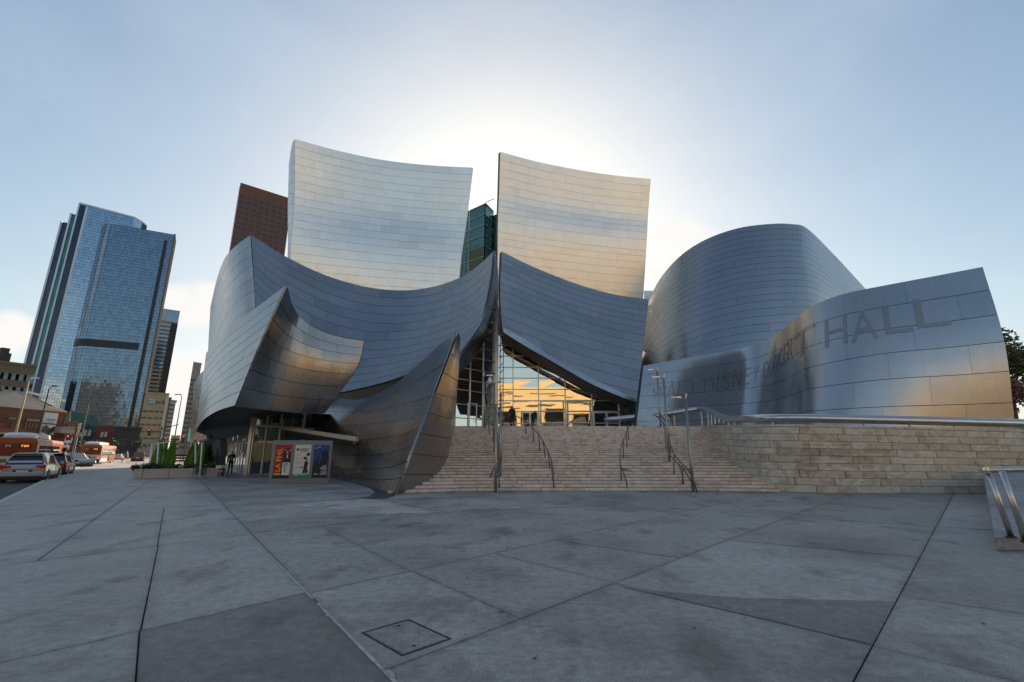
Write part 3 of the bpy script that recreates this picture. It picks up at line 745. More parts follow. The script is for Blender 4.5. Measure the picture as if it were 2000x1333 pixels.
# ------------------------------------------------------------------ the concert hall
hall = empty('concert_hall', (0, 40, 0)); tag(hall, 'concert hall of billowing stainless steel sails and curved walls beside the stairs', 'building')
HO = Vector((0, 40, 0))
def hpatch(rows, name, mat, nr, nc, nu=32, nv=14, thick=0.35, label=None, trim=None, seed=1, pnu=4, pnv=2, **k):
    S = Patch([[p - HO for p in r] for r in rows])
    # viewer stands at (0,0,EYE) in world: fix the facing sign for the shifted frame
    p = S.raw(0.5, 0.5); du = S.raw(0.52, 0.5) - S.raw(0.48, 0.5); dv = S.raw(0.5, 0.52) - S.raw(0.5, 0.48)
    n = np.cross(du, dv); S.sg = 1.0 if np.dot(n, np.array([0, -40.0, EYE]) - p) > 0 else -1.0
    if trim: trim = (trim[0] - HO, trim[1])
    o = patch_sheet(S, name, M['backing'], hall, nu, nv, thick, -0.06, trim)
    if label: o['label'] = label
    panels(S, o, mat, nr, nc, seed=seed, trim=trim, nu=pnu, nv=pnv, **k)
    return S, o
PT = lambda *t: [P(*q) for q in t]
# -- left sail (level courses)
zA = 36.6
top = [Zp(*q, zA) for q in ((576, 272), (660, 295), (750, 313.5), (840, 323.5), (924, 328))]
mid = [Zp(*q, 23.4) for q in ((568, 494), (650, 504), (738, 513), (820, 519.5), (899, 525))]
bot = [D(563, 48.6, 14.5), D(645, 49.9, 14.5), D(732, 50.8, 14.5), D(812, 51.6, 14.5), D(889, 52.4, 14.5)]
mid_h = [t.lerp(m, 0.5) + Vector((0, 0.35, 0)) for t, m in zip(top, mid)]
RV = [k / 14 * 2 / 3 for k in range(15)] + [2 / 3 + k / 9 / 3 for k in range(1, 10)]
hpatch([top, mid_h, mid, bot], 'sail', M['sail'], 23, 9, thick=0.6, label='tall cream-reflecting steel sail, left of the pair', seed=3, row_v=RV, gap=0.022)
lt = top[0]; lm = mid[0]; lb = bot[0]
side_t = P(566, 300, 55); side_m = P(563, 400, 55.5)
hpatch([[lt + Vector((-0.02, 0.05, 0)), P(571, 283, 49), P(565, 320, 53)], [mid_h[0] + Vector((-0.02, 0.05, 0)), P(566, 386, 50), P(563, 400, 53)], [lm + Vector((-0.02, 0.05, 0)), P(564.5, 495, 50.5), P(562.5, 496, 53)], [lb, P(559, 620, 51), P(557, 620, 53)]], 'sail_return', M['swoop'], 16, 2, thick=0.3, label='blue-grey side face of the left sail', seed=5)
# -- right sail
top = [Zp(*q, zA) for q in ((977, 297), (1050, 316.5), (1122, 331), (1195, 342.5), (1271, 350))]
mid = [Zp(*q, 27.2) for q in ((972, 453), (1044, 465), (1117, 475), (1190, 483.5), (1262, 490))]
bot = [D(971, 51.6, 15.5), D(1043, 53.5, 15.5), D(1113, 55.0, 15.5), D(1182, 56.3, 15.5), D(1250, 57.4, 15.5)]
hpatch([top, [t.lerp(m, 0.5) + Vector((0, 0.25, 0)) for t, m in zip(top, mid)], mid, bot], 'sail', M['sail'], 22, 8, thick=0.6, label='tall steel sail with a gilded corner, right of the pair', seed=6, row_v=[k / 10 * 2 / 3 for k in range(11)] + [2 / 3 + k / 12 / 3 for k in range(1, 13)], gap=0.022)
# -- sweeping left wall below the left sail
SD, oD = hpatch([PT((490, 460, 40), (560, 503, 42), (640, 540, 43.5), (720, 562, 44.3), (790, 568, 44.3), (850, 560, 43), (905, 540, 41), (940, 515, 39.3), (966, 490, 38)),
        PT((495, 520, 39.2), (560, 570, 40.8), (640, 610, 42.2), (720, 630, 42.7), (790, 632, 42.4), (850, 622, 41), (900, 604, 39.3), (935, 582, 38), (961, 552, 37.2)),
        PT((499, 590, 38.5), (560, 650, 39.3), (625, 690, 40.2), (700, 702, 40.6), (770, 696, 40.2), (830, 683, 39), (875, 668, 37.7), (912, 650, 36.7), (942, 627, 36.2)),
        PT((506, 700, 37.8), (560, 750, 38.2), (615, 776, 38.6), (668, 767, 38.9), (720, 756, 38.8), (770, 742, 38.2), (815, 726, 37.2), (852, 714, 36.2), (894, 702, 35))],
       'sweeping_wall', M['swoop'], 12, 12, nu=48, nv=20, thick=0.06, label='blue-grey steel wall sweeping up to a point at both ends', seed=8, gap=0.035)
hpatch([PT((966, 490, 38), (969, 508, 38.6), (972, 531, 39.2)), PT((961, 545, 37.2), (965, 555, 37.9), (969, 562, 38.6)), PT((943, 626, 36.2), (949, 634, 36.9), (954, 642, 37.6)), PT((918, 668, 35.4), (926, 678, 36.2), (932, 690, 37)), PT((893, 702, 35), (893, 716, 35.8), (893, 733, 36.6))],
       'sweeping_wall_edge', M['shaded'], 10, 1, nu=4, nv=16, thick=0.1, label='narrow brown-grey return along the edge of the sweeping wall', seed=9)
# -- left flank wrapping round to the street
hpatch([PT((490, 460, 40), (465, 478, 41), (440, 505, 43), (424, 548, 45.5), (412, 600, 48)),
        PT((497, 555, 38.9), (470, 572, 39.7), (445, 600, 41.4), (424, 648, 43.7), (407, 700, 46)),
        PT((506, 700, 37.8), (480, 708, 38.3), (455, 728, 39.4), (430, 764, 41), (408, 800, 43))],
       'flank_wall', M['swoop'], 9, 4, thick=0.03, pnu=6, label='bulging steel flank turning away to the street', seed=10)
# -- jutting corner piece over the lobby
FT, FM, FB = P(560, 558, 27.6), P(509, 670, 27.9), P(460, 793, 28.3)
hpatch([[FT] + PT((500, 603, 29.4), (445, 645, 31.6), (404, 690, 34)), [FM] + PT((463, 703, 29.5), (422, 736, 31.5), (393, 774, 33.6)), [FB] + PT((428, 803, 29.6), (400, 820, 31.2), (383, 842, 33))],
       'corner_prow', M['swoop'], 9, 5, thick=0.03, label='pale blue prow face pointing out over the lobby', seed=11)
hpatch([[FT] + PT((571, 597, 29.2), (590, 624, 30.4), (622, 645, 31.2), (665, 659, 31.6), (712, 667, 31.6)), [FM] + PT((540, 690, 29.4), (578, 704, 30.4), (618, 713, 31.1), (660, 718, 31.5), (696, 720, 31.6)),
        [FB] + PT((505, 799, 29.6), (545, 803, 30.5), (580, 806, 31.2), (610, 807, 31.7), (634, 808, 32))],
       'prow_inner_wall', M['shaded'], 7, 6, thick=0.03, pnv=3, nu=24, nv=12, label='dark inner face of the prow with a peach reflection', seed=12)
# -- lower fin: inner face and outer face
EDGE = [(893, 648, 21.4), (845, 775, 20.2), (821, 838, 19.6), (797, 902, 19.1)]
ge = G(773, 966)
hpatch([PT((665, 779, 33.8), (705, 781, 31.8), (762, 757, 29.4), (815, 716, 26.6), (858, 676, 23.8), EDGE[0]),
        PT((635, 804, 33.6), (690, 807, 31.0), (745, 800, 28.1), (790, 790, 25.0), (822, 782, 22.5), EDGE[1]),
        PT((612, 850, 33.6), (665, 860, 29.8), (715, 860, 26.0), (757, 856, 23.2), (792, 849, 21.2), EDGE[2]),
        PT((625, 900, 33.3), (660, 914, 28.8), (705, 918, 24.8), (743, 916, 22.0), (773, 911, 20.3), EDGE[3]),
        [G(640, 931), G(678, 941), G(715, 950), G(742, 957.5), G(760, 962.5), ge]],
       'fin_inner_face', M['shaded'], 8, 4, pnu=6, pnv=3, nu=32, nv=24, thick=0.02, label='dark brown-grey fin wall curving up beside the stairs', seed=13)
hpatch([[P(*EDGE[0])] + PT((895, 652, 22.6), (897, 660, 23.6)), PT((869, 712, 21.3), (884, 722, 23.2), (894, 728, 26)), [P(*EDGE[1])] + PT((877, 785, 24.0), (889, 792, 28.5)),
        [P(*EDGE[2])] + PT((873, 849, 24.2), (884, 848, 30)), [P(*EDGE[3])] + [Vector((-3.38, 23.4, 1.05)), Vector((-4.05, 30.2, 1.3))], [ge, Vector((-3.5, 22.6, 0.0)), Vector((-4.3, 30.2, 0))]],
       'fin_outer_face', M['shaded'], 8, 1, pnu=10, pnv=3, nu=12, nv=28, thick=0.02, label='polished convex outer face of the fin along the steps', seed=14, stag=0)
# -- right swoop under the right sail, cut off by a slanting lower edge
q0, q1 = P(983, 648, 38.4), P(1240, 783, 40.1)
tn = (q1 - q0).cross(Vector((0, 1, 0))).normalized()
if tn.z > 0: tn = -tn
SHH, oH = hpatch([PT((980, 492, 40), (1030, 517, 41.5), (1085, 540, 43), (1140, 560, 44.5), (1200, 576, 46), (1267, 586, 47)),
        PT((977, 575, 39.2), (1030, 596, 40.3), (1085, 618, 41.3), (1140, 636, 42.2), (1200, 652, 43), (1258, 664, 43.8)),
        PT((985, 695, 37.9), (1035, 716, 38.5), (1088, 738, 39), (1140, 757, 39.5), (1195, 774, 40), (1244, 787, 40.4))],
       'hanging_swoop', M['swoop'], 13, 7, nu=36, nv=24, label='blue-grey steel sweep hanging over the glass entrance', trim=(q0, tn), seed=15)
hpatch([PT((981, 640, 38.3), (1029, 665, 38.6), (1073, 694, 38.8), (1149, 736, 39.2), (1200, 761, 39.6), (1241, 780, 39.9)),
        PT((983, 650, 38.25), (1029, 679, 38.5), (1073, 704, 38.65), (1149, 748, 39.05), (1200, 771, 39.5), (1240, 786, 39.85))],
       'swoop_hem', M['wave'], 1, 6, nu=16, nv=2, thick=0.1, label='pale folded hem along the slanting lower edge', seed=16, stag=0)
M['soffit'] = plain('mirrored_gold_soffit', (0.16, 0.09, 0.04), 0.35, 0.5, 0.2, 1)  # brown of the mirrored gold put into the base colour
def hmesh(mb, name, mat, parent=None, **k):
    mb.v = [v - HO for v in mb.v]
    return mb.build(name, mat, parent or hall, **k)
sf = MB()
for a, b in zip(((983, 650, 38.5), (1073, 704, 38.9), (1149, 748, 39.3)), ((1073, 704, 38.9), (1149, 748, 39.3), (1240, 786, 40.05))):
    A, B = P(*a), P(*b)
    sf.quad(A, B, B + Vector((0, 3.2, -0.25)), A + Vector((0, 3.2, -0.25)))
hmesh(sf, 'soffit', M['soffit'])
# -- drum-like wall at the right
SI, oI = hpatch([PT((1262, 598, 56), (1290, 545, 54), (1330, 500, 51), (1380, 468, 48.4), (1440, 447, 46.4), (1500, 438.5, 45.4), (1545, 438.5, 45.6), (1577, 448, 47), (1630, 500, 52), (1692, 567, 58)),
        PT((1250, 690, 53.5), (1280, 656, 50.6), (1322, 624, 47.8), (1377, 600, 45.4), (1440, 583, 43.8), (1503, 575, 43), (1556, 573, 43.3), (1600, 580, 45), (1668, 616, 50), (1745, 660, 56)),
        PT((1225, 830, 50), (1265, 818, 47), (1310, 800, 44.4), (1370, 782, 42.4), (1440, 770, 41.2), (1510, 764, 40.7), (1572, 760, 41.1), (1640, 756, 43.2), (1720, 752, 48), (1800, 748, 54))],
       'drum_wall', M['drum'], 24, 9, pnu=6, nu=60, nv=24, label='rounded drum-like steel wall rising behind the lettered wall', seed=17)
# -- lettered wave wall
SJ, oJ = hpatch([PT((1256, 715, 33), (1330, 702, 33.8), (1400, 690, 35.3), (1462, 677, 36.3), (1512, 658, 34.8), (1548, 630, 32.0), (1582, 601, 29.6), (1645, 576, 27.6), (1722, 559.5, 26.2), (1820, 541, 25.0), (1919, 522, 23.9)),
        PT((1249, 775, 32.2), (1322, 770, 33.0), (1392, 765, 34.6), (1454, 760, 35.7), (1505, 752, 34.3), (1544, 737, 31.5), (1580, 720, 29.0), (1650, 704, 26.9), (1740, 690, 25.4), (1850, 680, 24.2), (1961, 668, 23.15)),
        PT((1240, 850, 31.4), (1310, 850, 32.1), (1380, 850, 33.8), (1447, 850, 34.9), (1498, 850, 33.6), (1538, 850, 30.8), (1576, 850, 28.2), (1650, 850, 26.4), (1750, 850, 25.2), (1868, 850, 24.2), (1984, 850, 23.3))],
       'lettered_wall', M['wave'], 6, 7, nu=70, nv=14, label='rippling steel wall with perforated lettering behind the handrail', seed=18, gap=0.03, pnu=12, pnv=3, gapu=0.3, jit=0.0015)
# -- side sheets by the street and the metal column under the prow
hpatch([PT((402, 722, 42), (390, 733, 45), (379, 752, 49)), PT((392, 800, 40), (383, 805, 44), (376, 812, 49)), PT((405, 857, 38), (388, 862, 43), (371, 866, 49))], 'street_wall', M['shaded'], 6, 2, nu=8, nv=8, label='bronze-lit steel wall facing the street', seed=19)
hpatch([PT((400, 858, 35), (420, 858, 34), (442, 858, 34.6)), [D(405, 35.6, 0.0), D(422, 34.8, 0.0), D(440, 35.2, 0.0)]], 'prow_column', M['shaded'], 2, 1, nu=8, nv=3, label='steel-clad pier under the prow', seed=20)
# -- ceilings under the prow
ce = MB()
A = PT((383, 843, 33), (400, 821, 31.2), (428, 804, 29.6), (460, 794, 28.3), (505, 800, 29.6), (545, 804, 30.5), (580, 807, 31.2), (634, 809, 32))
B = [Vector((p.x * 0.98 + 0.5, p.y + 9.0, p.z + 0.6)) for p in A]
B[0] = P(430, 862, 44)
for i in range(len(A) - 1): ce.quad(A[i], A[i + 1], B[i + 1], B[i])
hmesh(ce, 'prow_soffit', M['backing'])
# -- hidden bulk of the hall behind the sails, plus an added shade block
M['hallstone'] = plain('hall_stone', (0.42, 0.38, 0.31), 0.8, 0, 0.1, 0.6)
hmesh(MB().box(-25, 13.5, 58, 78, 0, 30), 'auditorium_core', M['hallstone'])
hmesh(MB().box(-43.5, -25.2, 72, 82, 0, 31.5), 'shade_block', M['hallstone'])  # unseen block sized to throw its shadow over the near street
hmesh(MB().box(14, 40, 60, 80, 0, 12), 'rear_wing', M['hallstone'])
rb = MB(); a, b = P(1257, 568, 59), P(1282, 568, 59); rb.box(a.x, b.x + 0.4, 59, 62, 0, a.z); hmesh(rb, 'rear_parapet', M['sail'])

# ------------------------------------------------------------------ glazing of the hall
def glazing(parent, A, B, zs, ncol, name='glass_wall', mull=0.05, glass='glass', mat='mull', shape=None, depth=0.10, skip=None, label=None):
    """curtain wall in the vertical plane A-B (world points), levels zs; each pane a child, frame the part"""
    A = Vector((A.x, A.y, 0)); B = Vector((B.x, B.y, 0)); d = (B - A); L = d.length; e = d.normalized(); n = Vector((e.y, -e.x, 0))
    if n.dot(-A) < 0: n = -n
    fr = MB(); o = None; panes = []
    xs = [L * i / ncol for i in range(ncol + 1)] if isinstance(ncol, int) else ncol
    def top(x): return 1e9 if shape is None else shape(x / L)
    for x in xs:
        zt = min(zs[-1], top(x))
        if zt > zs[0] + 0.05: fr.bar(A + e * x + Vector((0, 0, zs[0])), A + e * x + Vector((0, 0, zt)), mull, depth)
    for z in zs:
        seg = []
        for i in range(len(xs) - 1):
            if top(xs[i]) >= z - 0.02 or top(xs[i + 1]) >= z - 0.02:
                fr.bar(A + e * (xs[i] + mull) + Vector((0, 0, z)), A + e * (xs[i + 1] - mull) + Vector((0, 0, z)), depth * 0.8, mull * 0.8)
    fr.v = [v - HO for v in fr.v]
    o = fr.build(name, M[mat], parent)
    if label: o['label'] = label
    for i in range(len(xs) - 1):
        for k in range(len(zs) - 1):
            if skip and skip(i, k): continue
            z0, z1 = zs[k] + mull, zs[k + 1] - mull
            a, b = A + e * (xs[i] + mull), A + e * (xs[i + 1] - mull)
            za, zb = min(z1, top(xs[i])), min(z1, top(xs[i + 1]))
            if max(za, zb) < z0 + 0.1: continue
            za = max(za, z0 + 0.01); zb = max(zb, z0 + 0.01)
            tilt = rng.uniform(-0.006, 0.006)
            c = (a + b) / 2 + Vector((0, 0, z0))
            vs = [a + Vector((0, 0, z0)), b + Vector((0, 0, z0)), b + Vector((0, 0, zb)) + n * tilt, a + Vector((0, 0, za)) - n * tilt]
            vs = [v - c for v in vs] + [v - c - n * 0.03 for v in vs]
            f = [[0, 1, 2, 3], [7, 6, 5, 4], [0, 4, 5, 1], [1, 5, 6, 2], [2, 6, 7, 3], [3, 7, 4, 0]]
            mesh_obj('pane', vs, f, M[glass], o, loc=c - HO)
    return o, A, e, n, L
EY = 42.6                                        # plane of the entrance glass
xa = D(972, EY, 8).x; xb = D(1210, EY, PZ).x
zl = [PZ] + [P(1050, y, EY).z for y in (827, 804, 783, 761, 739, 718, 696, 675, 655)]
xs_e = [D(p, EY, 5).x - xa for p in (972, 1002, 1052.5, 1105, 1157.5, 1210)]
xs_e[0] = 0.0
def eshape(t):
    x = xa + t * (xb - xa); px = 1000 + x * FPX / (EY * CT + 5 * ST)
    return P(px, 662 + (px - 983) * 0.545, EY).z + 0.6
def door_skip(i, k): return (i in (1, 4) and k in (0, 1))
og, gA, ge_, gn, gL = glazing(hall, Vector((xa, EY, 0)), Vector((xb, EY, 0)), zl, xs_e, 'entrance_glass_wall', 0.05, 'glass_gold', shape=eshape, skip=door_skip, label='entrance glass with a golden building mirrored in it')
def glass_door(parent, A, e, n, x0, x1, z0, z1, glass='glass_gold', mat='mull'):
    fr = MB(); A = Vector(A)
    p = lambda x, z: A + e * x + Vector((0, 0, z)) + n * 0.06
    w_ = 0.055
    fr.bar(p(x0 + w_, z0), p(x0 + w_, z1), w_, 0.04); fr.bar(p(x1 - w_, z0), p(x1 - w_, z1), w_, 0.04)
    for z in (z0 + 0.1, z1 - 0.06): fr.bar(p(x0 + 2 * w_, z), p(x1 - 2 * w_, z), 0.04, 0.055)
    fr.v = [v - HO for v in fr.v]
    d = fr.build('door', M[mat], parent)
    mb = MB(); mb.hexa([p(x0 + 2 * w_, z0 + .16) - n * .01, p(x1 - 2 * w_, z0 + .16) - n * .01, p(x1 - 2 * w_, z0 + .16) + n * .01, p(x0 + 2 * w_, z0 + .16) + n * .01, p(x0 + 2 * w_, z1 - .12) - n * .01, p(x1 - 2 * w_, z1 - .12) - n * .01, p(x1 - 2 * w_, z1 - .12) + n * .01, p(x0 + 2 * w_, z1 - .12) + n * .01])
    hmesh(mb, 'pane', M[glass], d)
    hb = MB(); xm = x1 - 0.24; hb.tube([p(xm, z0 + .85) + n * .04, p(xm, z0 + .85) + n * .11, p(xm, z0 + 1.35) + n * .11, p(xm, z0 + 1.35) + n * .04], 0.018, 6); hmesh(hb, 'handle', M['pipe'], d)
for i in (1, 4):
    x0, x1 = xs_e[i], xs_e[i + 1]
    lo = x0 + (x1 - x0) * (0.34 if i == 1 else 0.02)
    glass_door(hall, (xa, EY, 0), Vector((1, 0, 0)), Vector((0, -1, 0)), lo, (lo + x1) / 2, PZ + .01, zl[2] - .05)
    glass_door(hall, (xa, EY, 0), Vector((1, 0, 0)), Vector((0, -1, 0)), (lo + x1) / 2, x1 - .05, PZ + .01, zl[2] - .05)
    if i == 1:
        for k in (0, 1):
            mb = MB(); z0, z1 = zl[k] + .05, zl[k + 1] - .05; mb.hexa([(xa + x0 + .05, EY - .015, z0), (xa + lo - .05, EY - .015, z0), (xa + lo - .05, EY + .015, z0), (xa + x0 + .05, EY + .015, z0), (xa + x0 + .05, EY - .015, z1), (xa + lo - .05, EY - .015, z1), (xa + lo - .05, EY + .015, z1), (xa + x0 + .05, EY + .015, z1)])
            hmesh(mb, 'pane', M['glass_gold'], og)
# wide revolving-door style frames in the two middle bays
for i in (2, 3):
    x0, x1 = xa + xs_e[i] + 0.07, xa + xs_e[i + 1] - 0.07
    mb = MB(); zt = zl[3] - 0.02
    for x in (x0 + .12, x1 - .12): mb.bar((x, EY - .14, PZ), (x, EY - .14, zt), 0.05, 0.05)
    mb.bar((x0 + .17, EY - .14, zt), (x1 - .17, EY - .14, zt), 0.05, 0.05)
    mb.bar((x0 + .17, EY - .14, zl[2]), (x1 - .17, EY - .14, zl[2]), 0.04, 0.05); mb.bar((x0 + .17, EY - .14, zl[1] + .02), (x1 - .17, EY - .14, zl[1] + .02), 0.04, 0.05)
    hmesh(mb, 'vestibule_frame', M['white'])
# tall glass beside the post, running back to the left towards the viewer
zl2 = [PZ] + [P(969, y, EY).z for y in (822, 797, 771, 752, 731, 708, 688, 668, 648, 628, 608, 588, 568, 548, 530)]
Lend = D(884, 38.6, PZ)
def lshape(t): return P(969, 535, EY).z - 9.4 * min(1, t / 0.5) ** 0.7
ol, *_ = glazing(hall, Vector((xa - 0.25, EY - 0.1, 0)), Vector((Lend.x, Lend.y, 0)), zl2, [0, 1.55, 3.2, 4.9, 6.4], 'side_glass_wall', 0.045, 'glass', shape=lshape, label='dark glass wall left of the tall post')
glass_door(hall, (Lend.x, Lend.y, 0), (Vector((xa - .25, EY - .1, 0)) - Vector((Lend.x, Lend.y, 0))).normalized(), Vector((0.7, -0.7, 0)), 1.7, 2.75, PZ + .01, zl2[2] + .2, 'glass')
mb = MB(); mb.bar((xa - .1, EY - .25, PZ), (xa - .1, EY - .25, P(969, 538, EY).z), 0.09, 0.09); hmesh(mb, 'corner_post', M['mull'])
mb = MB()
for s in (0, 1): mb.bar((xa + .22 + s * .3, EY - .05, PZ), (xa + .22 + s * .3, EY - .05, 18), 0.04, 0.06)
z = PZ
while z < 18: mb.bar((xa + .22, EY - .05, z), (xa + .52, EY - .05, z + .35), 0.02, 0.03); z += 0.7
hmesh(mb, 'truss_post', M['mull_dk'])
# foyer interior: floor, timber walls, columns and lit ceiling slots
M['foyer'] = plain('foyer_wall', (0.30, 0.17, 0.07), 0.55, 0, 0.3, 1.2)
hmesh(MB().box(-10, 12, 50, 50.4, PZ, 18), 'foyer_back_wall', M['foyer'])
hmesh(MB().box(-10, 12, 43.2, 50, 9.2, 9.5), 'foyer_ceiling', M['wood_in'])
for x in (-5.5, -1, 4, 8.5):
    mb = MB(); mb.tube([(x, 46.5, PZ), (x, 46.5, 6), (x + .2, 46.5, 9.2)], [.45, .42, .7], 12); hmesh(mb, 'timber_column', M['wood_in'], smooth=True)
# frosted side strip at the right end
mb = MB(); a, b = D(1212, EY + .05, 5), D(1252, EY + .6, 5); mb.hexa([(a.x, a.y, PZ), (b.x, b.y, PZ), (b.x, b.y + .1, PZ), (a.x, a.y + .1, PZ), (a.x, a.y, 7.5), (b.x, b.y, 7.5), (b.x, b.y + .1, 7.5), (a.x, a.y + .1, 7.5)])
fs_ = hmesh(mb, 'side_panel', M['glass_green'])
fin = MB()
for k in range(9):
    x = a.x + (b.x - a.x) * (k + .5) / 9; fin.bar((x, a.y - .05 + .06 * k, PZ), (x, a.y - .05 + .06 * k, 7.5), 0.02, 0.05)
hmesh(fin, 'glass_fins', M['mull_dk'], fs_)
# green glass shaft between the two sails
cA, cB, cC, cE = D(913, 56.5, 30), D(947, 53.5, 30), D(963, 55.5, 30), D(974, 54.6, 30)
ztop = P(945, 399, 53.5).z
zs_ = [14 + (ztop - 14) * k / 13 for k in range(14)]
A3, B3 = Vector((cA.x - 3.2, cA.y + 1.6, 0)), Vector((cB.x, cB.y, 0))
glazing(hall, A3, B3, zs_, [0, (B3 - A3).length * .45, (B3 - A3).length * .62, (B3 - A3).length], 'glass_shaft', 0.05, 'glass_green', label='green glass shaft between the two sails')
glazing(hall, B3, Vector((cC.x, cC.y, 0)), zs_, 1, 'glass_shaft_return', 0.05, 'glass_green')
glazing(hall, Vector((cC.x, cC.y, 0)), Vector((cE.x + .8, cE.y, 0)), [z - 0.6 for z in zs_], 1, 'glass_shaft_slot', 0.05, 'glass_green', 'mull_dk')
mb = MB(); mb.hexa([(A3.x, A3.y, ztop), (B3.x + .1, B3.y - .1, ztop), (cC.x + .1, cC.y, ztop), (A3.x + 1, 60, ztop), (A3.x, A3.y, ztop + .14), (B3.x + .1, B3.y - .1, ztop + .14), (cC.x + .1, cC.y, ztop + .14), (A3.x + 1, 60, ztop + .14)])
mb.bar((B3.x, B3.y, ztop + .2), (B3.x + 1.2, B3.y - .4, ztop + .55), .05, .03); hmesh(mb, 'shaft_roof', M['mull'])
M['sunblock'] = plain('sun_block_core', (0.26, 0.30, 0.20), 0.6, 0, 0.3, 0.4)
mb = MB().prism([(A3.x, 58.6), (A3.x + 1.0, A3.y + .9), (B3.x - .3, B3.y + 1.6), (cC.x, cC.y + .5), (cE.x + 1, cE.y + .6), (cE.x + 2, 58.6)], 10, ztop - .3); hmesh(mb, 'sun_block_core', M['sunblock'])  # opaque core added inside the shaft to stop sun through the gap
for z in zs_[1::2]:
    mb = MB().prism([(A3.x + .3, A3.y + .2), (B3.x - .15, B3.y + .35), (cC.x - .1, cC.y + .2), (A3.x + 1, A3.y + 1.5)], z - .1, z + .1); hmesh(mb, 'floor_edge', M['mull_dk'])

# ------------------------------------------------------------------ perforated lettering on the wave wall
def text_geo(body, size=1.0):
    cu = bpy.data.curves.new('t', 'FONT'); cu.body = body; cu.size = size; cu.resolution_u = 3
    ob = bpy.data.objects.new('t', cu); col.objects.link(ob)
    dg = bpy.context.evaluated_depsgraph_get(); dg.update()
    me = bpy.data.meshes.new_from_object(ob.evaluated_get(dg))
    bpy.data.objects.remove(ob, do_unlink=True)
    return me
pm, pt_, pb = new_mat('perforated_steel')
uvn = ND(pt_, 'ShaderNodeUVMap'); uvn.uv_map = 'dots'
vor = ND(pt_, 'ShaderNodeTexVoronoi'); vor.inputs['Scale'].default_value = 1.0; vor.inputs['Randomness'].default_value = 0.0; vor.voronoi_dimensions = '2D'
pt_.links.new(uvn.outputs['UV'], vor.inputs['Vector'])
pt_.links.new(ramp(pt_, vor.outputs['Distance'], [(0.30, (0.11, 0.11, 0.11)), (0.42, (0.42, 0.42, 0.42))]), pb.inputs['Base Color'])
pb.inputs['Metallic'].default_value = 0.85; pb.inputs['Roughness'].default_value = 0.36
M['perf'] = pm
def make_letter(S, ch, u0, u1, vb, vt, parent):
    me = text_geo(ch, 1.0); bm = bmesh.new(); bm.from_mesh(me)
    xs = [v.co.x for v in bm.verts]; ys = [v.co.y for v in bm.verts]; x0, x1, y0, y1 = min(xs), max(xs), min(ys), max(ys)
    for k in range(1, 6):
        bmesh.ops.bisect_plane(bm, geom=bm.verts[:] + bm.edges[:] + bm.faces[:], plane_co=(x0 + (x1 - x0) * k / 6, 0, 0), plane_no=(1, 0, 0))
        bmesh.ops.bisect_plane(bm, geom=bm.verts[:] + bm.edges[:] + bm.faces[:], plane_co=(0, y0 + (y1 - y0) * k / 6, 0), plane_no=(0, 1, 0))
    uvl = bm.loops.layers.uv.new('dots')
    size = (S((u0 + u1) / 2, vt((u0 + u1) / 2)) - S((u0 + u1) / 2, vb((u0 + u1) / 2))).length
    for f in bm.faces:
        for l in f.loops:
            fx, fy = l.vert.co.x - x0, l.vert.co.y - y0
            l[uvl].uv = ((fx + fy) * size * 14, (fx - fy) * size * 14)
    pts = []
    for v in bm.verts:
        fx, fy = (v.co.x - x0) / max(x1 - x0, 1e-4), (v.co.y - y0) / (y1 - y0)
        u = u0 + (u1 - u0) * fx; vv = vb(u) + (vt(u) - vb(u)) * fy
        pts.append(S(u, vv) + S.nrm(u, vv) * 0.066)
    c = sum(pts, Vector()) / len(pts)
    for v, p in zip(bm.verts, pts): v.co = p - c
    bmesh.ops.recalc_face_normals(bm, faces=bm.faces[:])
    bm.to_mesh(me); bm.free(); me.materials.clear(); me.materials.append(M['perf'])
    for p in me.polygons: p.use_smooth = True
    o = bpy.data.objects.new('letter', me); col.objects.link(o); o.parent = parent; o.location = c
    return o
# place letters by measured columns of the photo -> wall parameter
def u_of_px(px, v):
    lo, hi = 0.0, 1.0
    def proj(u):
        p = SJ(u, v) + HO; dep = p.y * CT + (p.z - EYE) * ST; return 1000 + FPX * p.x / dep
    for _ in range(40):
        m = (lo + hi) / 2
        if proj(m) < px: lo = m
        else: hi = m
    return (lo + hi) / 2
def v_of_py(u, py):
    lo, hi = 0.0, 1.0
    def proj(v):
        p = SJ(u, v) + HO; dep = p.y * CT + (p.z - EYE) * ST; up = -p.y * ST + (p.z - EYE) * CT; return 666.5 - FPX * up / dep
    for _ in range(40):
        m = (lo + hi) / 2
        if proj(m) < py: lo = m
        else: hi = m
    return (lo + hi) / 2
LT = [('W', 1273, 1301, 756, 780), ('A', 1302, 1321, 748, 776), ('L', 1325, 1339, 744, 773), ('T', 1344, 1364, 741, 770), ('D', 1376, 1395, 736, 768), ('I', 1400, 1405, 732, 764), ('S', 1411, 1427, 728, 762), ('N', 1431, 1448, 722, 757), ('E', 1452, 1466, 718, 752), ('Y', 1470, 1483, 714, 748),
      ('C', 1490, 1500, 706, 741), ('O', 1502, 1511, 699, 735), ('N', 1513, 1521, 690, 727), ('C', 1523, 1530, 680, 718), ('E', 1532, 1538, 671, 711), ('R', 1540, 1550, 659, 703), ('T', 1552, 1592, 642, 692), ('H', 1612, 1655, 620, 676), ('A', 1662, 1713, 608, 666), ('L', 1726, 1778, 596, 652), ('L', 1786, 1852, 584, 640)]
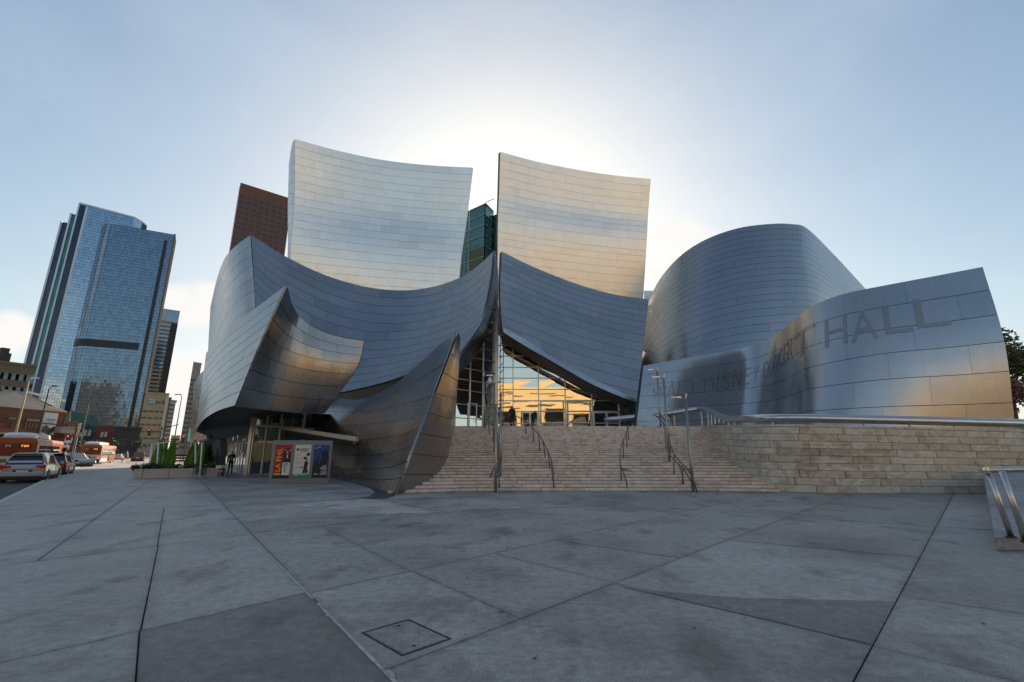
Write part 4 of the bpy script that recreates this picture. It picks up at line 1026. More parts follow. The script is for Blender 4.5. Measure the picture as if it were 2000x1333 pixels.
for ch, a, b, yt, yb in LT:
    slope = -0.28 if a > 1600 else (-0.75 if a > 1480 else -0.12)
    uc = u_of_px((a + b) / 2, 0.4); vt_ = v_of_py(uc, yt); vb_ = v_of_py(uc, yb)
    u0, u1 = u_of_px(a, (vt_ + vb_) / 2), u_of_px(b, (vt_ + vb_) / 2)
    make_letter(SJ, ch, u0, u1, lambda u, k=vb_: k, lambda u, k=vt_: k, oJ)

# ------------------------------------------------------------------ lobby at street level
LC = Vector((-19.55, 35.0, 0)); LL = Vector((-29.2, 48.3, 0)); LR = Vector((-16.2, 41.6, 0))
zlob = [0.02, 1.22, 2.36, 3.62, 5.9]
olob, *_ = glazing(hall, LC, LL, zlob, 9, 'lobby_glass', 0.024, 'glass', depth=0.05, label='street-side lobby glass under the prow')
olb2, *_ = glazing(hall, LC + Vector((.12, 0, 0)), LR, [0.02, 2.42, 3.62, 5.6], [0, 1.0, 2.2, 4.4, 7.3], 'lobby_front_glass', 0.045, 'glass')
mb = MB(); mb.bar(LC + Vector((-.05, -.1, 0)), LC + Vector((-.05, -.1, 6)), .1, .1); hmesh(mb, 'lobby_post', M['mull'])
M['shop'] = plain('shop_lit', (0.55, 0.36, 0.20), 0.7, 0, 0.5, 1.6, emit=((1.0, 0.62, 0.28), 0.35))
M['shop_red'] = plain('shop_red_strip', (0.5, 0.02, 0.03), 0.5, 0, 0.1, emit=((1.0, 0.03, 0.05), 1.2))
hmesh(MB().add([LC + Vector((1.5, 4, 0)), LL + Vector((4, 3, 0)), LL + Vector((4, 3, 5.5)), LC + Vector((1.5, 4, 5.5))], [[0, 1, 2, 3]]), 'lobby_back_wall', M['wood_in'])
for k, (f, z, h, w_) in enumerate(((.32, 1.0, 1.5, 1.6), (.55, .8, 1.9, 1.2), (.72, 1.3, 1.3, 1.8))):
    c = LC.lerp(LL, f) + Vector((1.6, 1.4, 0)); hmesh(MB().box(c.x - w_ / 2, c.x + w_ / 2, c.y, c.y + .15, z, z + h), 'lit_display', M['shop'])
hmesh(MB().box(-22, -9, 46, 46.3, 0, 6), 'inner_lobby_wall', M['wood_in'])
# canopy blade over the lobby door
M['canopy'] = plain('canopy_cream', (0.45, 0.38, 0.29), 0.4, 0.3, 0.08, 2)
c1, c2, c3, c4 = P(548, 838, 34), P(697, 861, 25.5), P(692, 867, 25.6), P(625, 866, 33)
up = Vector((0, 0, 0.16))
cc = [P(545, 837, 35), P(697, 861, 25.5), P(690, 867, 26.6), P(598, 863, 36)]
mb = MB(); mb.hexa(cc + [p + up for p in cc]); cno = hmesh(mb, 'canopy', M['backing'])  # dark slab colour stands in for the cream canopy's shaded underside
fb = MB(); fb.bar(cc[0] + Vector((0, -.06, .08)), cc[1] + Vector((0, -.06, .08)), .05, .12); fb.bar(cc[1] + Vector((.03, 0, .08)), cc[2] + Vector((.03, 0, .08)), .05, .12); hmesh(fb, 'fascia', M['canopy'], cno)
# ticket window beside the fin
tw0, tw1 = P(648, 932, 28.0), P(694, 930, 25.6)
t0, t1 = Vector((tw0.x, 27.6, 0)), Vector((P(692, 900, 26.4).x, 26.4, 0))
M['teal_in'] = plain('teal_counter', (0.08, 0.30, 0.27), 0.6, 0, 0.2, emit=((0.1, 0.6, 0.5), 0.12))
# ------------------------------------------------------------------ big pipe handrail on the wall and podium
pr = MB(); pth = []
for (px, py, Y) in ((1180, 820, 33.5), (1215, 817.5, 33), (1300, 808.5, 32.3), (1345, 801.5, 31.9), (1366, 798.5, 31.6)): pth.append(P(px, py, Y))
for k in range(0, 49):
    s = 0.5 + (WL - 0.5) * k / 48; p, d = wpt(s); nn = Vector((d.y, -d.x, 0)); nn = -nn if nn.dot(Vector((-1, -1, 0))) < 0 else nn
    f = min(1, k / 12); hgt = 0.90 * (1 - f) ** 1.3 + 0.27
    pth.append(p - nn * 0.16 + Vector((0, 0, wtop(s) + hgt)))
pc = np.array([list(p) for p in pth]); pth = [Vector(cr(pc, k / 140)) for k in range(141)]
ro = empty('pipe_handrail', tuple(pth[70])); ro.location.z = 2.5; tag(ro, 'thick brushed steel pipe handrail running along the top of the stone wall', 'handrail')
roo = ro.location.copy()
def local(mb, o): mb.v = [v - o for v in mb.v]; return mb
local(MB().tube(pth, 0.18, 16), roo).build('pipe', M['pipe'], ro, smooth=True)
for k, i in enumerate(list(range(6, 50, 5)) + list(range(54, 141, 9))):
    p = pth[i]; base = PZ - 0.02 if i < 36 else p.z - 0.34
    if i >= 36: base = max(base, p.z - 0.6)
    local(MB().tube([p - Vector((0, 0, 0.13)), Vector((p.x, p.y, base))], 0.05, 8), roo).build('bracket', M['pole'], ro)

# ------------------------------------------------------------------ stair handrails and lamp poles
def stair_z(y):
    if y < SY: return 0.0
    return min(PZ, SH * (int((y - SY) / STP) + 1))
def on_rail(px, py, h=0.9):
    r = ray(px, py); k = r.z / r.y
    sl = SH / STP
    Y = (EYE - h - SH / 2 + sl * SY) / (sl - k) if sl - k > 0.02 else 40
    if Y < SY: Y = (h - EYE) / k if k < 0 else SY
    if Y > PY + .4: Y = PY + .8 if k <= 0.02 else (PZ + h - EYE) / k
    Y = min(max(Y, 17.5), 36)
    return P(px, py, Y)
def foot(px, py):                                    # stair tread seen at a pixel
    r = ray(px, py)
    best = G(px, py) if py > 958 else None
    if best is not None and best.y < SY: return best
    for i in range(SN):
        y0 = SY + STP * i; z = EYE + r.z / r.y * y0
        if z <= SH * (i + 1) + 0.001:
            return Vector((r.x / r.y * (y0 + 0.15), y0 + 0.15, SH * (i + 1)))
    return Vector((r.x / r.y * (PY + 1), PY + 1, PZ))
M['rail_dk'] = plain('weathered_rail', (0.20, 0.20, 0.205), 0.4, 0.9, 0.1, 3)
M['post_dk'] = plain('weathered_post', (0.20, 0.165, 0.12), 0.45, 0.6, 0.1, 3)
def handrail(name, label, rail, posts, r=0.030, group=None):
    pts = [on_rail(*q) for q in rail]
    pc = np.array([list(p) for p in pts]); path = [Vector(cr(pc, k / 48)) for k in range(49)]
    o = empty(name, tuple(foot(*posts[0]))); off = o.location.copy()
    tag(o, label, 'handrail', group)
    local(MB().tube(path, r, 8), off).build('rail', M['rail_dk'], o, smooth=True)
    for q in posts:
        f = foot(*q); n = min(path, key=lambda p: (p.x - f.x) ** 2 * 2 + (p.y - f.y) ** 2)
        local(MB().tube([f, Vector((f.x * .7 + n.x * .3, f.y * .7 + n.y * .3, (f.z + n.z) / 2)), n], 0.03, 8), off).build('post', M['post_dk'], o, smooth=True)
    return o
handrail('stair_handrail', 'handrail bowing right across the stairs in front of the standing person', [(1008, 813), (1022, 820), (1040, 835), (1058, 858), (1072, 886), (1079, 910), (1081, 935)], [(1082, 959), (1080, 945), (1074, 920), (1065, 899), (1054, 881), (1042, 864), (1028, 849)])
handrail('stair_handrail', 'handrail with a hooked lower end, right of the stairs centre', [(1226, 832), (1222, 848), (1215, 868), (1211, 886), (1211, 900), (1214, 914), (1225, 919)], [(1226, 960), (1214, 944), (1218, 896), (1225, 878), (1228, 861)])
handrail('stair_handrail', 'left handrail looping behind the tall lamp poles', [(945, 816), (958, 826), (970, 843), (978, 868), (980, 890), (978, 912), (972, 930)], [(957, 939), (947, 841), (956, 851), (963, 865)])
handrail('stair_handrail', 'second left handrail beside the lamp poles', [(960, 838), (968, 850), (974, 868), (975, 890), (973, 912), (969, 930)], [(975, 960), (971, 940), (972, 900)])
handrail('stair_handrail', 'right handrail dropping from the podium to the rightmost lamp pole', [(1280, 808), (1292, 812), (1301, 826), (1306, 846), (1309, 868), (1320, 893), (1340, 913), (1352, 921)], [(1361, 962), (1334, 953), (1317, 931), (1309, 905), (1304, 830)])
handrail('stair_handrail', 'inner right handrail under the twin lamp poles', [(1276, 810), (1290, 818), (1298, 838), (1300, 866), (1306, 886), (1330, 911), (1352, 922)], [(1356, 961), (1336, 953), (1300, 835)])
M['lamp_steel'] = plain('lamp_steel', (0.36, 0.32, 0.265), 0.36, 0.9, 0.08, 3)
def lamp(label, top, base, ncam=False, arm=-1):
    b = foot(*base) if base[1] < 958 else G(*base)
    if b.y > SY and b.z < 0.01: b.z = SH
    t = P(top[0], top[1], b.y + 0.05)
    o = empty('lamp_pole', tuple(b)); tag(o, label, 'lamp post', 'steel lamp poles on the stairs')
    MB().tube([(0, 0, 0), (0, 0, (t.z - b.z) * .33), t - b], [.062, .06, .05], 10).build('pole', M['lamp_steel'], o, smooth=True)
    MB().lathe((0, 0, 0), [(.12, 0), (.12, .02), (.07, .03), (.07, .05)], 10).build('base_plate', M['pole'], o)
    h = t - b; mb = MB()
    mb.tube([h + Vector((.02, 0, .0)), h + Vector((arm * .3, 0, .02))], .025, 6)
    hd = mb.build('arm', M['pole'], o)
    mb = MB(); mb.loft([[h + Vector((arm * (.2 + .42 * q), sy * wq, .02 + zq)) for sy, zq in ((-1, 0), (1, 0), (1, .06), (-1, .06))] for q, wq in ((0, .07), (.4, .11), (1, .05))]).build('lamp_head', M['pipe'], o)
    mb = MB(); mb.bar(h, h + Vector((.05, 0, .22)), .02).build('finial', M['pole'], o)
    return o, h
o_, h_ = lamp('rearmost left lamp pole with a white camera dome hanging below its head', (944.5, 735), (946, 838), True, 1)
m_ = MB(); m_.lathe(h_ + Vector((.42, 0, -.52)), [(.01, 0), (.13, .05), (.16, .16), (.12, .28), (.05, .42), (.03, .5)], 12).build('camera_dome', M['white'], o_, smooth=True)
lamp('thin lamp pole behind the front left one, its top level with the glass door heads', (965, 748), (966, 886), arm=1)
lamp('lamp pole just right of the front left one, standing on a low step', (978, 768), (977, 938), arm=1)
lamp('front left lamp pole standing on the paving at the foot of the stairs', (968, 790), (968, 966), arm=1)
lamp('tallest-reaching right lamp pole, rearmost, standing at the top of the stairs', (1283, 724), (1291, 836))
lamp('middle right lamp pole halfway up the stairs', (1296, 739), (1308, 908))
lamp('front right lamp pole standing on the paving near the stone wall', (1339, 779), (1354.5, 965))
for o in bpy.data.objects:
    if o.name.startswith('lamp_pole') and 'group' in o: del o['group']

# ------------------------------------------------------------------ flat lettering helper
def text_obj(body, w_, h_, origin, ex, ey, mat, parent, name='lettering', lift=0.004, fit=True):
    """text filling w_ x h_ from origin along ex (right) and ey (up), in the parent's frame"""
    me = text_geo(body, 1.0)
    if not len(me.vertices): return None
    xs = [v.co.x for v in me.vertices]; ys = [v.co.y for v in me.vertices]
    x0, x1, y0, y1 = min(xs), max(xs), min(ys), max(ys)
    ex = Vector(ex); ey = Vector(ey); n = ex.cross(ey).normalized(); origin = Vector(origin)
    for v in me.vertices:
        fx, fy = (v.co.x - x0) / (x1 - x0) * w_, (v.co.y - y0) / (y1 - y0) * h_
        v.co = origin + ex * fx + ey * fy + n * lift
    me.materials.clear(); me.materials.append(mat)
    o = bpy.data.objects.new(name, me); col.objects.link(o); o.parent = parent
    return o
def flat(mb, poly, org, ex, ey, lift):
    ex = Vector(ex); ey = Vector(ey); n = ex.cross(ey).normalized(); org = Vector(org)
    mb.add([org + ex * a + ey * b + n * lift for a, b in poly], [list(range(len(poly)))])
    return mb
def ellipse(cx, cy, rx, ry, n=14): return [(cx + rx * math.cos(2 * math.pi * k / n), cy + ry * math.sin(2 * math.pi * k / n)) for k in range(n)]
def cmat(name, c, rough=0.5, metal=0.0, var=0.05, emit=None): 
    if name not in M: M[name] = plain(name, c, rough, metal, var, 5, emit=emit)
    return M[name]

# ------------------------------------------------------------------ poster stand
pa, pb_ = G(523, 946), G(643, 943.5)
pw = (pb_ - pa).length; ang = math.atan2(pb_.y - pa.y, pb_.x - pa.x); ph = P(531, 860, pa.y).z
st = empty('poster_stand', tuple(pa), ang); tag(st, 'free-standing steel poster stand with three concert posters before the lobby', 'sign')
M['standsteel'] = steel('stand_steel', (0.23, 0.25, 0.275), (0.25, 0.27, 0.295), 0.5)
MB().cbox(0, pw, 0, 0.34, 0.004, ph, 0.012).build('body', M['standsteel'], st)
X = Vector((1, 0, 0)); Zv = Vector((0, 0, 1))
yT = ph - 0.24; yB = 0.27; pwid = pw * 0.268
bays = [pw * 0.055, pw * 0.375, pw * 0.69]
cream = cmat('poster_cream', (0.72, 0.68, 0.55)); blk = cmat('poster_black', (0.012, 0.012, 0.014)); red = cmat('poster_red', (0.42, 0.012, 0.02)); yel = cmat('poster_yellow', (0.85, 0.55, 0.04))
grn = cmat('poster_green', (0.015, 0.23, 0.13)); blu = cmat('poster_blue', (0.012, 0.06, 0.22)); wht = cmat('poster_white', (0.75, 0.72, 0.68)); brn = cmat('poster_brown', (0.10, 0.035, 0.03)); pink = cmat('poster_print', (0.42, 0.30, 0.22))
org = lambda k: Vector((bays[k], 0, yB))
H_ = yT - yB
def poster(k, mat):
    p = MB(); p.box(bays[k], bays[k] + pwid, -0.012, -0.0005, yB, yT); return p.build('poster', mat, st)
def rect(x0, x1, y0, y1): return [(x0, y0), (x1, y0), (x1, y1), (x0, y1)]
W_ = pwid
def lay(k, polys, mat, parent, lift, name='print'):
    mb = MB(); o = org(k) + Vector((0, -0.012, 0))
    for p in polys: flat(mb, [(a * W_, b * H_) for a, b in p], o, X, Zv, lift)
    return mb.build(name, mat, parent)
# a: red
p1 = poster(0, red); p1['label'] = 'red poster reading LA PHIL in yellow upright letters'
lay(0, [rect(0.0, 1, 0, 0.17), rect(.45, 1, .17, .52)], blk, p1, .002)
lay(0, [[(.55, .48), (.5, .7), (.55, .8), (.62, .88), (.8, .9), (.92, .82), (.95, .6), (.98, .48)]], blk, p1, .003)
lay(0, [[(.73, .6), (.77, .59), (.80, .62), (.79, .7), (.72, .7)]], wht, p1, .004)
lay(0, [ellipse(.75, .77, .075, .05)], pink, p1, .0042)
lay(0, [ellipse(.62, .84, .04, .014), ellipse(.90, .835, .05, .016)], wht, p1, .0045)
lay(0, [rect(.52, .98, .10, .47)], wht, p1, .0045)
lay(0, [rect(.6, .85, .43, .445), rect(.6, .88, .412, .425)], red, p1, .006)
lay(0, [rect(.58, .58 + w_, y, y + .011) for w_, y in ((.34, .39), (.2, .36), (.3, .335), (.16, .31), (.24, .285), (.28, .255), (.18, .225), (.22, .2), (.28, .17))], brn, p1, .006, 'small_print')
lay(0, [rect(.05, .05 + w_, y, y + .014) for w_, y in ((.42, .145), (.38, .125), (.44, .105))], yel, p1, .006, 'small_print')
text_obj('LA PHIL', H_ * .70, W_ * .30, org(0) + Vector((W_ * .42, -0.012, H_ * .21)), Zv, -X, yel, p1, 'lettering', 0.0)
for c in list(p1.children):
    if c.name.startswith('lettering'): c.location = (0, -0.006, 0)
# b: cream
p2 = poster(1, cream); p2['label'] = 'cream poster with a musician silhouette and green foot'
lay(1, [rect(0, 1, 0, .12)], grn, p2, .002)
lay(1, [[(.57, .14), (.62, .25), (.64, .36), (.66, .48), (.74, .515), (.86, .5), (.9, .42), (.86, .36), (.86, .27), (.84, .14), (.76, .14), (.74, .23), (.68, .14)], ellipse(.79, .555, .045, .03)], blk, p2, .003)
lay(1, [ellipse(.85, .71, .125, .052), ellipse(.67, .60, .11, .047), ellipse(.53, .325, .065, .028), ellipse(.8, .2, .13, .055)], brn, p2, .0035)
lay(1, [[(.1, .82), (.24, .82), (.24, .89), (.1, .89)]], blk, p2, .003)
lay(1, [rect(.3, .3 + w_, y, y + .018) for w_, y in ((.6, .865), (.5, .835), (.46, .80))], blk, p2, .003, 'small_print')
lay(1, [rect(.12, .12 + w_, y, y + .006) for w_, y in ((.38, .72), (.36, .70), (.34, .68), (.42, .585), (.4, .565), (.5, .485), (.5, .46), (.4, .44), (.36, .34), (.35, .315), (.3, .3))], pink, p2, .003, 'small_print')
lay(1, [rect(.1, .4, .085, .098), rect(.48, .85, .085, .098)], wht, p2, .004, 'small_print')
# c: blue
p3 = poster(2, blu); p3['label'] = 'dark blue poster with dancing silhouettes'
lay(2, [rect(0, 1, 0, .3), [(.0, .3), (.12, .42), (.3, .48), (.42, .42), (.6, .44), (1, .4), (1, .3)]], blk, p3, .002)
lay(2, [[(.4, .42), (.52, .6), (.48, .74), (.42, .86), (.46, .87), (.55, .75), (.62, .8), (.72, .86), (.8, .82), (.88, .78), (.95, .6), (.92, .42)], [(.05, .44), (.2, .56), (.3, .68), (.42, .70), (.36, .58), (.28, .44)], ellipse(.72, .865, .05, .026)], blk, p3, .003)
lay(2, [rect(.92 - w_, .92, y, y + .010) for w_, y in ((.25, .37), (.34, .345), (.44, .31), (.45, .285), (.42, .265), (.36, .235), (.35, .2), (.4, .17), (.32, .15), (.44, .115), (.42, .1))], wht, p3, .004, 'small_print')
lay(2, [rect(.12, .36, y, y + .008) for y in (.13, .115, .1)], wht, p3, .004, 'small_print')
lay(2, [ellipse(.13, .9, .045, .018), rect(.2, .42, .93, .945)], wht, p3, .004)
for k in range(2):
    MB().box(bays[k] + pwid + .04, bays[k + 1] - .04, -0.03, 0.0, yB - .03, yT + .03).build('mullion', M['standsteel'], st)

# ------------------------------------------------------------------ planter with umbrellas and tables behind it
M['planter'] = plain('planter_concrete', (0.47, 0.415, 0.36), 0.7, 0, 0.08, 1.6)
a, b = G(258, 936), G(425, 931.5)
a = Vector((a.x, a.y, 0)); plen = (b - a).length; pang = math.atan2(b.y - a.y, b.x - a.x)
pl = empty('planter', tuple(a), pang); tag(pl, 'long low concrete planter in five sections before the green umbrellas', 'planter')
hh = P(262, 917, a.y).z
sec = [0, .105, .40, .685, .845, 1.0]
for s0, s1 in zip(sec[:-1], sec[1:]): MB().cbox(plen * s0 + .012, plen * s1 - .012, 0, 1.15, .004, hh, .015).build('section', M['planter'], pl)
MB().box(.08, plen - .08, .12, 1.05, hh - .05, hh + .012).build('soil', cmat('soil', (.05, .035, .025), .9), pl)
pT = Matrix.Translation(a) @ Matrix.Rotation(pang, 4, 'Z')
def leaf_mat(name, c1, c2):
    m, t, b = new_mat(name)
    n = obj_noise(t, 3.5, 3, .5, 'World')
    t.links.new(ramp(t, n, [(.3, c1), (.7, c2)]), b.inputs['Base Color']); b.inputs['Roughness'].default_value = .55
    b.inputs['Subsurface Weight'].default_value = 0.0
    return m
M['leaf_green'] = leaf_mat('leaf_green', (.03, .06, .02), (.07, .12, .035)); M['leaf_grey'] = leaf_mat('leaf_grey', (.12, .16, .14), (.2, .25, .22)); M['leaf_purple'] = leaf_mat('leaf_purple', (.035, .03, .05), (.07, .06, .09)); M['leaf_dark'] = leaf_mat('leaf_dark', (.02, .04, .018), (.05, .08, .03))
def leafball(n, rx, ry, rz, size, seed, clumps=9, zmin=None):
    rg = random.Random(seed); vs = []; fs = []
    cs = []
    for _ in range(clumps):
        while True:
            p = Vector((rg.uniform(-1, 1), rg.uniform(-1, 1), rg.uniform(-1, 1)))
            if p.length < 1: break
        cs.append((p * 0.72, rg.uniform(.28, .5)))
    for _ in range(n):
        c, r = rg.choice(cs); d = Vector((rg.gauss(0, 1), rg.gauss(0, 1), rg.gauss(0, 1))).normalized() * r * (rg.random() ** .4)
        p = c + d; p = Vector((p.x * rx, p.y * ry, p.z * rz))
        if zmin is not None and p.z < zmin: continue
        s = size * rg.uniform(.6, 1.3); e = Vector((rg.gauss(0, 1), rg.gauss(0, 1), rg.gauss(0, .7))).normalized(); f = e.cross(Vector((rg.gauss(0, 1), rg.gauss(0, 1), rg.gauss(0, 1)))).normalized()
        k = len(vs); vs += [p - e * s, p + f * s * .5, p + e * s, p - f * s * .5]; fs.append([k, k + 1, k + 2, k + 3])
    return vs, fs
plants = [(.02, .25, .5, .42, .36, 'leaf_purple', 'purple leafy shrub spilling over the left end of the planter'), (.09, .5, .7, .5, .5, 'leaf_green', 'dark green bush standing next to the purple one'), (.2, .6, .9, .45, .4, 'leaf_dark', 'dark shrub between the slanting white posts'), (.36, .55, .8, .4, .28, 'leaf_green', 'low green plant left of the planter middle'),
          (.52, .65, .9, .4, .3, 'leaf_dark', 'low dark plant at the planter middle'), (.70, .5, .6, .4, .3, 'leaf_green', 'small green plant left of the grey trailing one'), (.765, .0, .42, .3, .42, 'leaf_grey', 'grey-green plant trailing over the planter front'), (.86, .5, .7, .45, .3, 'leaf_dark', 'dark plant right of the grey trailing one'), (.95, .5, .5, .4, .28, 'leaf_green', 'green plant at the right end of the planter')]
for i, (f, y, rx, ry, rz, mt, lab) in enumerate(plants):
    vs, fs = leafball(700, rx, ry, rz, .055, 40 + i)
    c = pT @ Vector((plen * f, y + (.0 if 'trail' in lab else .1), hh + (.05 if 'trail over' not in lab and 'trailing over' not in lab else -.12)))
    o = mesh_obj('shrub', vs, fs, M[mt], loc=c); tag(o, lab, 'plant', 'plants in the planter')
# closed green umbrellas
M['umb'] = plain('umbrella_green', (.12, .24, .02), .75, 0, .3, 5)
def umbrella(c, h, lean, lab, seed):
    rg = random.Random(seed); o = empty('umbrella', tuple(c)); tag(o, lab, 'umbrella', 'closed green umbrellas behind the planter')
    MB().tube([(0, 0, 0), (lean * .5, 0, h * .5), (lean, 0, h + .1)], .025, 6).build('pole', M['mull'], o)
    rings = []; n = 16; fat = rg.uniform(.8, 1.15); tw_ = rg.uniform(-.4, .4)
    for z, r in ((.24, .22), (.30, .29), (.5, .25), (.75, .17), (.93, .10), (1.0, .04)):
        ring = []
        for k in range(n):
            rr = r * fat * (1 + (.34 if k % 2 else -.30) * (1 if z < .9 else .3)) + rg.uniform(-.035, .035) * (1 - z * .8)
            ring.append((lean * z + rr * math.cos(2 * math.pi * k / n + tw_ * z), rr * math.sin(2 * math.pi * k / n + tw_ * z), h * z + (rg.uniform(-.2, .2) if z < .35 else 0)))
        rings.append(ring)
    MB().loft(rings, False, True).build('canopy', M['umb'], o)
    MB().lathe((lean, 0, h), [(.04, -.02), (.05, .02), (.02, .12)], 8).build('cap', M['mull'], o)
    MB().lathe((0, 0, 0), [(.3, 0), (.3, .05), (.06, .08)], 12).build('foot', M['mull_dk'], o)
us = [(305, 1.9, 'leftmost green closed umbrella, leaning behind the first white posts'), (317, 2.6, 'green closed umbrella second from the left'), (328, 3.4, 'third green closed umbrella, right of the slanting post'), (333.5, 2.2, 'green closed umbrella fourth from the left, last of the left cluster'),
      (371, 3.6, 'leftmost green closed umbrella of the right cluster'), (379, 2.7, 'green closed umbrella second in the right cluster'), (387, 2.2, 'third green closed umbrella in the right cluster'), (396, 3.2, 'rightmost green closed umbrella by the steel pier')]
for i, (px, dy, lab) in enumerate(us):
    yy = a.y + dy + (px - 258) / 167 * (b.y - a.y); c = D(px, yy, 1.5); umbrella(Vector((c.x, c.y, 0)), (2.62, 2.4, 2.55, 2.7, 2.6, 2.35, 2.5, 2.65)[i], (.22, .1, .3, .05, .25, .12, .3, .02)[i], lab, 60 + i)
def slant_post(p0, p1, lab, arm=None):
    f, t = p0, p1; o = empty('canopy_post', tuple(f)); tag(o, lab, 'post', 'white slanting posts behind the planter')
    MB().tube([(0, 0, 0), t - f], .05, 8).build('post', M['white'], o, smooth=True)
    if arm is not None: MB().tube([t - f, arm - f], .04, 8).build('arm', M['white'], o, smooth=True)
    MB().lathe(t - f, [(.06, -.06), (.06, .06)], 8).build('joint', M['mull'], o)
ys = a.y + 1.5
f0 = lambda px, y: Vector((D(px, y, 0).x, y, 0.0))
slant_post(f0(289, ys), P(297, 870, ys), 'first white post, at the left, with an arm running right', P(336, 862, ys + .4))
slant_post(f0(304, ys), P(310, 866, ys), 'thin white post second from the left')
slant_post(f0(315, ys + 2), P(320, 868, ys + 2), 'white post among the left umbrellas, third')
slant_post(f0(381, ys + 1), P(382, 867, ys + 1), 'white post in the middle of the right umbrellas')
slant_post(f0(390, ys), P(395, 866, ys), 'rightmost white post before the right umbrellas')
# cafe tables and chairs glinting behind the planter
def cafe_table(c, lab):
    o = empty('cafe_table', tuple(c)); tag(o, lab, 'table', 'cafe tables behind the planter')
    MB().lathe((0, 0, 0), [(.36, .72), (.38, .73), (.38, .745), (.36, .75)], 16).build('top', M['pipe'], o); MB().tube([(0, 0, .72), (0, 0, .03)], .03, 8).build('stem', M['pipe'], o); MB().lathe((0, 0, 0), [(.24, 0), (.24, .02), (.05, .04)], 12).build('foot', M['pipe'], o)
def cafe_chair(c, rz, lab):
    o = empty('cafe_chair', tuple(c), rz); tag(o, lab, 'chair', 'metal chairs behind the planter')
    MB().cbox(-.21, .21, -.21, .21, .43, .46, .02).build('seat', M['pipe'], o)
    for sx in (-1, 1):
        for sy in (-1, 1): MB().tube([(sx * .19, sy * .19, .43), (sx * .22, sy * .22, 0)], .012, 6).build('leg', M['pipe'], o)
    mb = MB(); mb.tube([(-.2, .2, .45), (-.2, .25, .8), (.2, .25, .8), (.2, .2, .45)], .013, 6); mb.box(-.19, .19, .245, .255, .6, .78); mb.build('backrest', M['pipe'], o)
rg = random.Random(77)
tb = [(326, 2.2, 'leftmost cafe table behind the planter'), (343, 2.4, 'cafe table second from the left behind the planter'), (357, 2.1, 'cafe table right of the planter middle'), (377, 2.6, 'rightmost cafe table, below the right umbrellas')]
for px, dy, lab in tb:
    yy = a.y + dy; c = D(px, yy, .7); cafe_table(Vector((c.x, c.y, 0)), lab)
for i, (px, dy, lab) in enumerate([(320, 1.9, 'metal chair at the far left table'), (334, 2.9, 'metal chair between the two left tables'), (349, 1.8, 'metal chair facing the middle table'), (364, 3.0, 'metal chair right of the middle table'), (385, 2.4, 'metal chair beside the rightmost table'), (431, 1.6, 'metal chair standing clear right of the planter'), (434, 2.6, 'metal chair behind the one standing clear of the planter')]):
    yy = a.y + dy; c = D(px, yy, .4); cafe_chair(Vector((c.x, c.y, 0)), rg.uniform(0, 6.28), lab)

# ------------------------------------------------------------------ concrete ramp and rail at the right edge
rmp = empty('ramp', (8.9, 8.4, 0)); rmp['kind'] = 'structure'
n0, f0_ = G(1948, 1077), G(1931, 970)
ro2 = rmp.location.copy()
ex = Vector((1, 0.05, 0))
zt = 0.22
M['rampc'] = concrete('ramp_concrete', (0.27, 0.275, 0.28), (0.30, 0.305, 0.31))
pts = [n0, n0 + ex * 9, f0_ + ex * 9, f0_]
tops = [zt, zt + .25, 1.25, 0.98]
mb = MB(); mb.hexa([p - ro2 + Vector((0, 0, .002)) for p in pts] + [p - ro2 + Vector((0, 0, z)) for p, z in zip(pts, tops)]); mb.build('ramp_body', M['rampc'], rmp, bevel=.015)
# board-marked courses across the ramp face
for k in range(1, 7):
    f = k / 7.5; p = pts[0].lerp(pts[3], f); q = pts[1].lerp(pts[2], f); z0 = tops[0] + (tops[3] - tops[0]) * f; z1 = tops[1] + (tops[2] - tops[1]) * f
    u_ = (pts[3] - pts[0]).normalized() * .006
    MB().quad(p - u_ - ro2 + Vector((0, 0, z0 + .003)), q - u_ - ro2 + Vector((0, 0, z1 + .003)), q + u_ - ro2 + Vector((0, 0, z1 + .003)), p + u_ - ro2 + Vector((0, 0, z0 + .003))).build('joint_line', M['joint'], rmp)
rr = empty('ramp_rail', tuple(n0)); tag(rr, 'steel tube guard rail with slanting posts on the ramp at the right edge', 'railing')
def onramp(px, py):
    d = ray(px, py); best = None
    for k in range(2000):
        t = 5 + k * .01; q = Vector((d.x * t, d.y * t, EYE + d.z * t)); f = (q.y - n0.y) / (f0_.y - n0.y); x_ = n0.x + (f0_.x - n0.x) * f
        z = (tops[0] + (tops[3] - tops[0]) * f) + (q.x - x_) / 9 * .26
        if q.z <= z: return q
    return Vector((d.x * 10, d.y * 10, .3))
for base, topq in (((1975, 1049), (1930, 921)), ((2004, 1059), (1957, 921)), ((2120, 1085), (2080, 919))):
    f = onramp(*base); t = P(topq[0], topq[1], f.y)
    MB().tube([f - n0, t - n0], .042, 12).build('post', M['pole'], rr, smooth=True)
    MB().lathe(f - n0, [(.07, -.01), (.07, .012)], 12).build('collar', M['joint'], rr)
ytop = onramp(1975, 1049).y
MB().tube([P(1925, 919, ytop) - n0, P(1930, 918.5, ytop) - n0, P(2000, 917, ytop - .1) - n0, P(2200, 914, ytop - .3) - n0], .05, 12).build('top_rail', M['pipe'], rr, smooth=True)
MB().lathe(P(1925, 919, ytop) - n0, [(.05, -.05), (.055, 0), (.05, .05)], 10).build('end_cap', M['pipe'], rr)

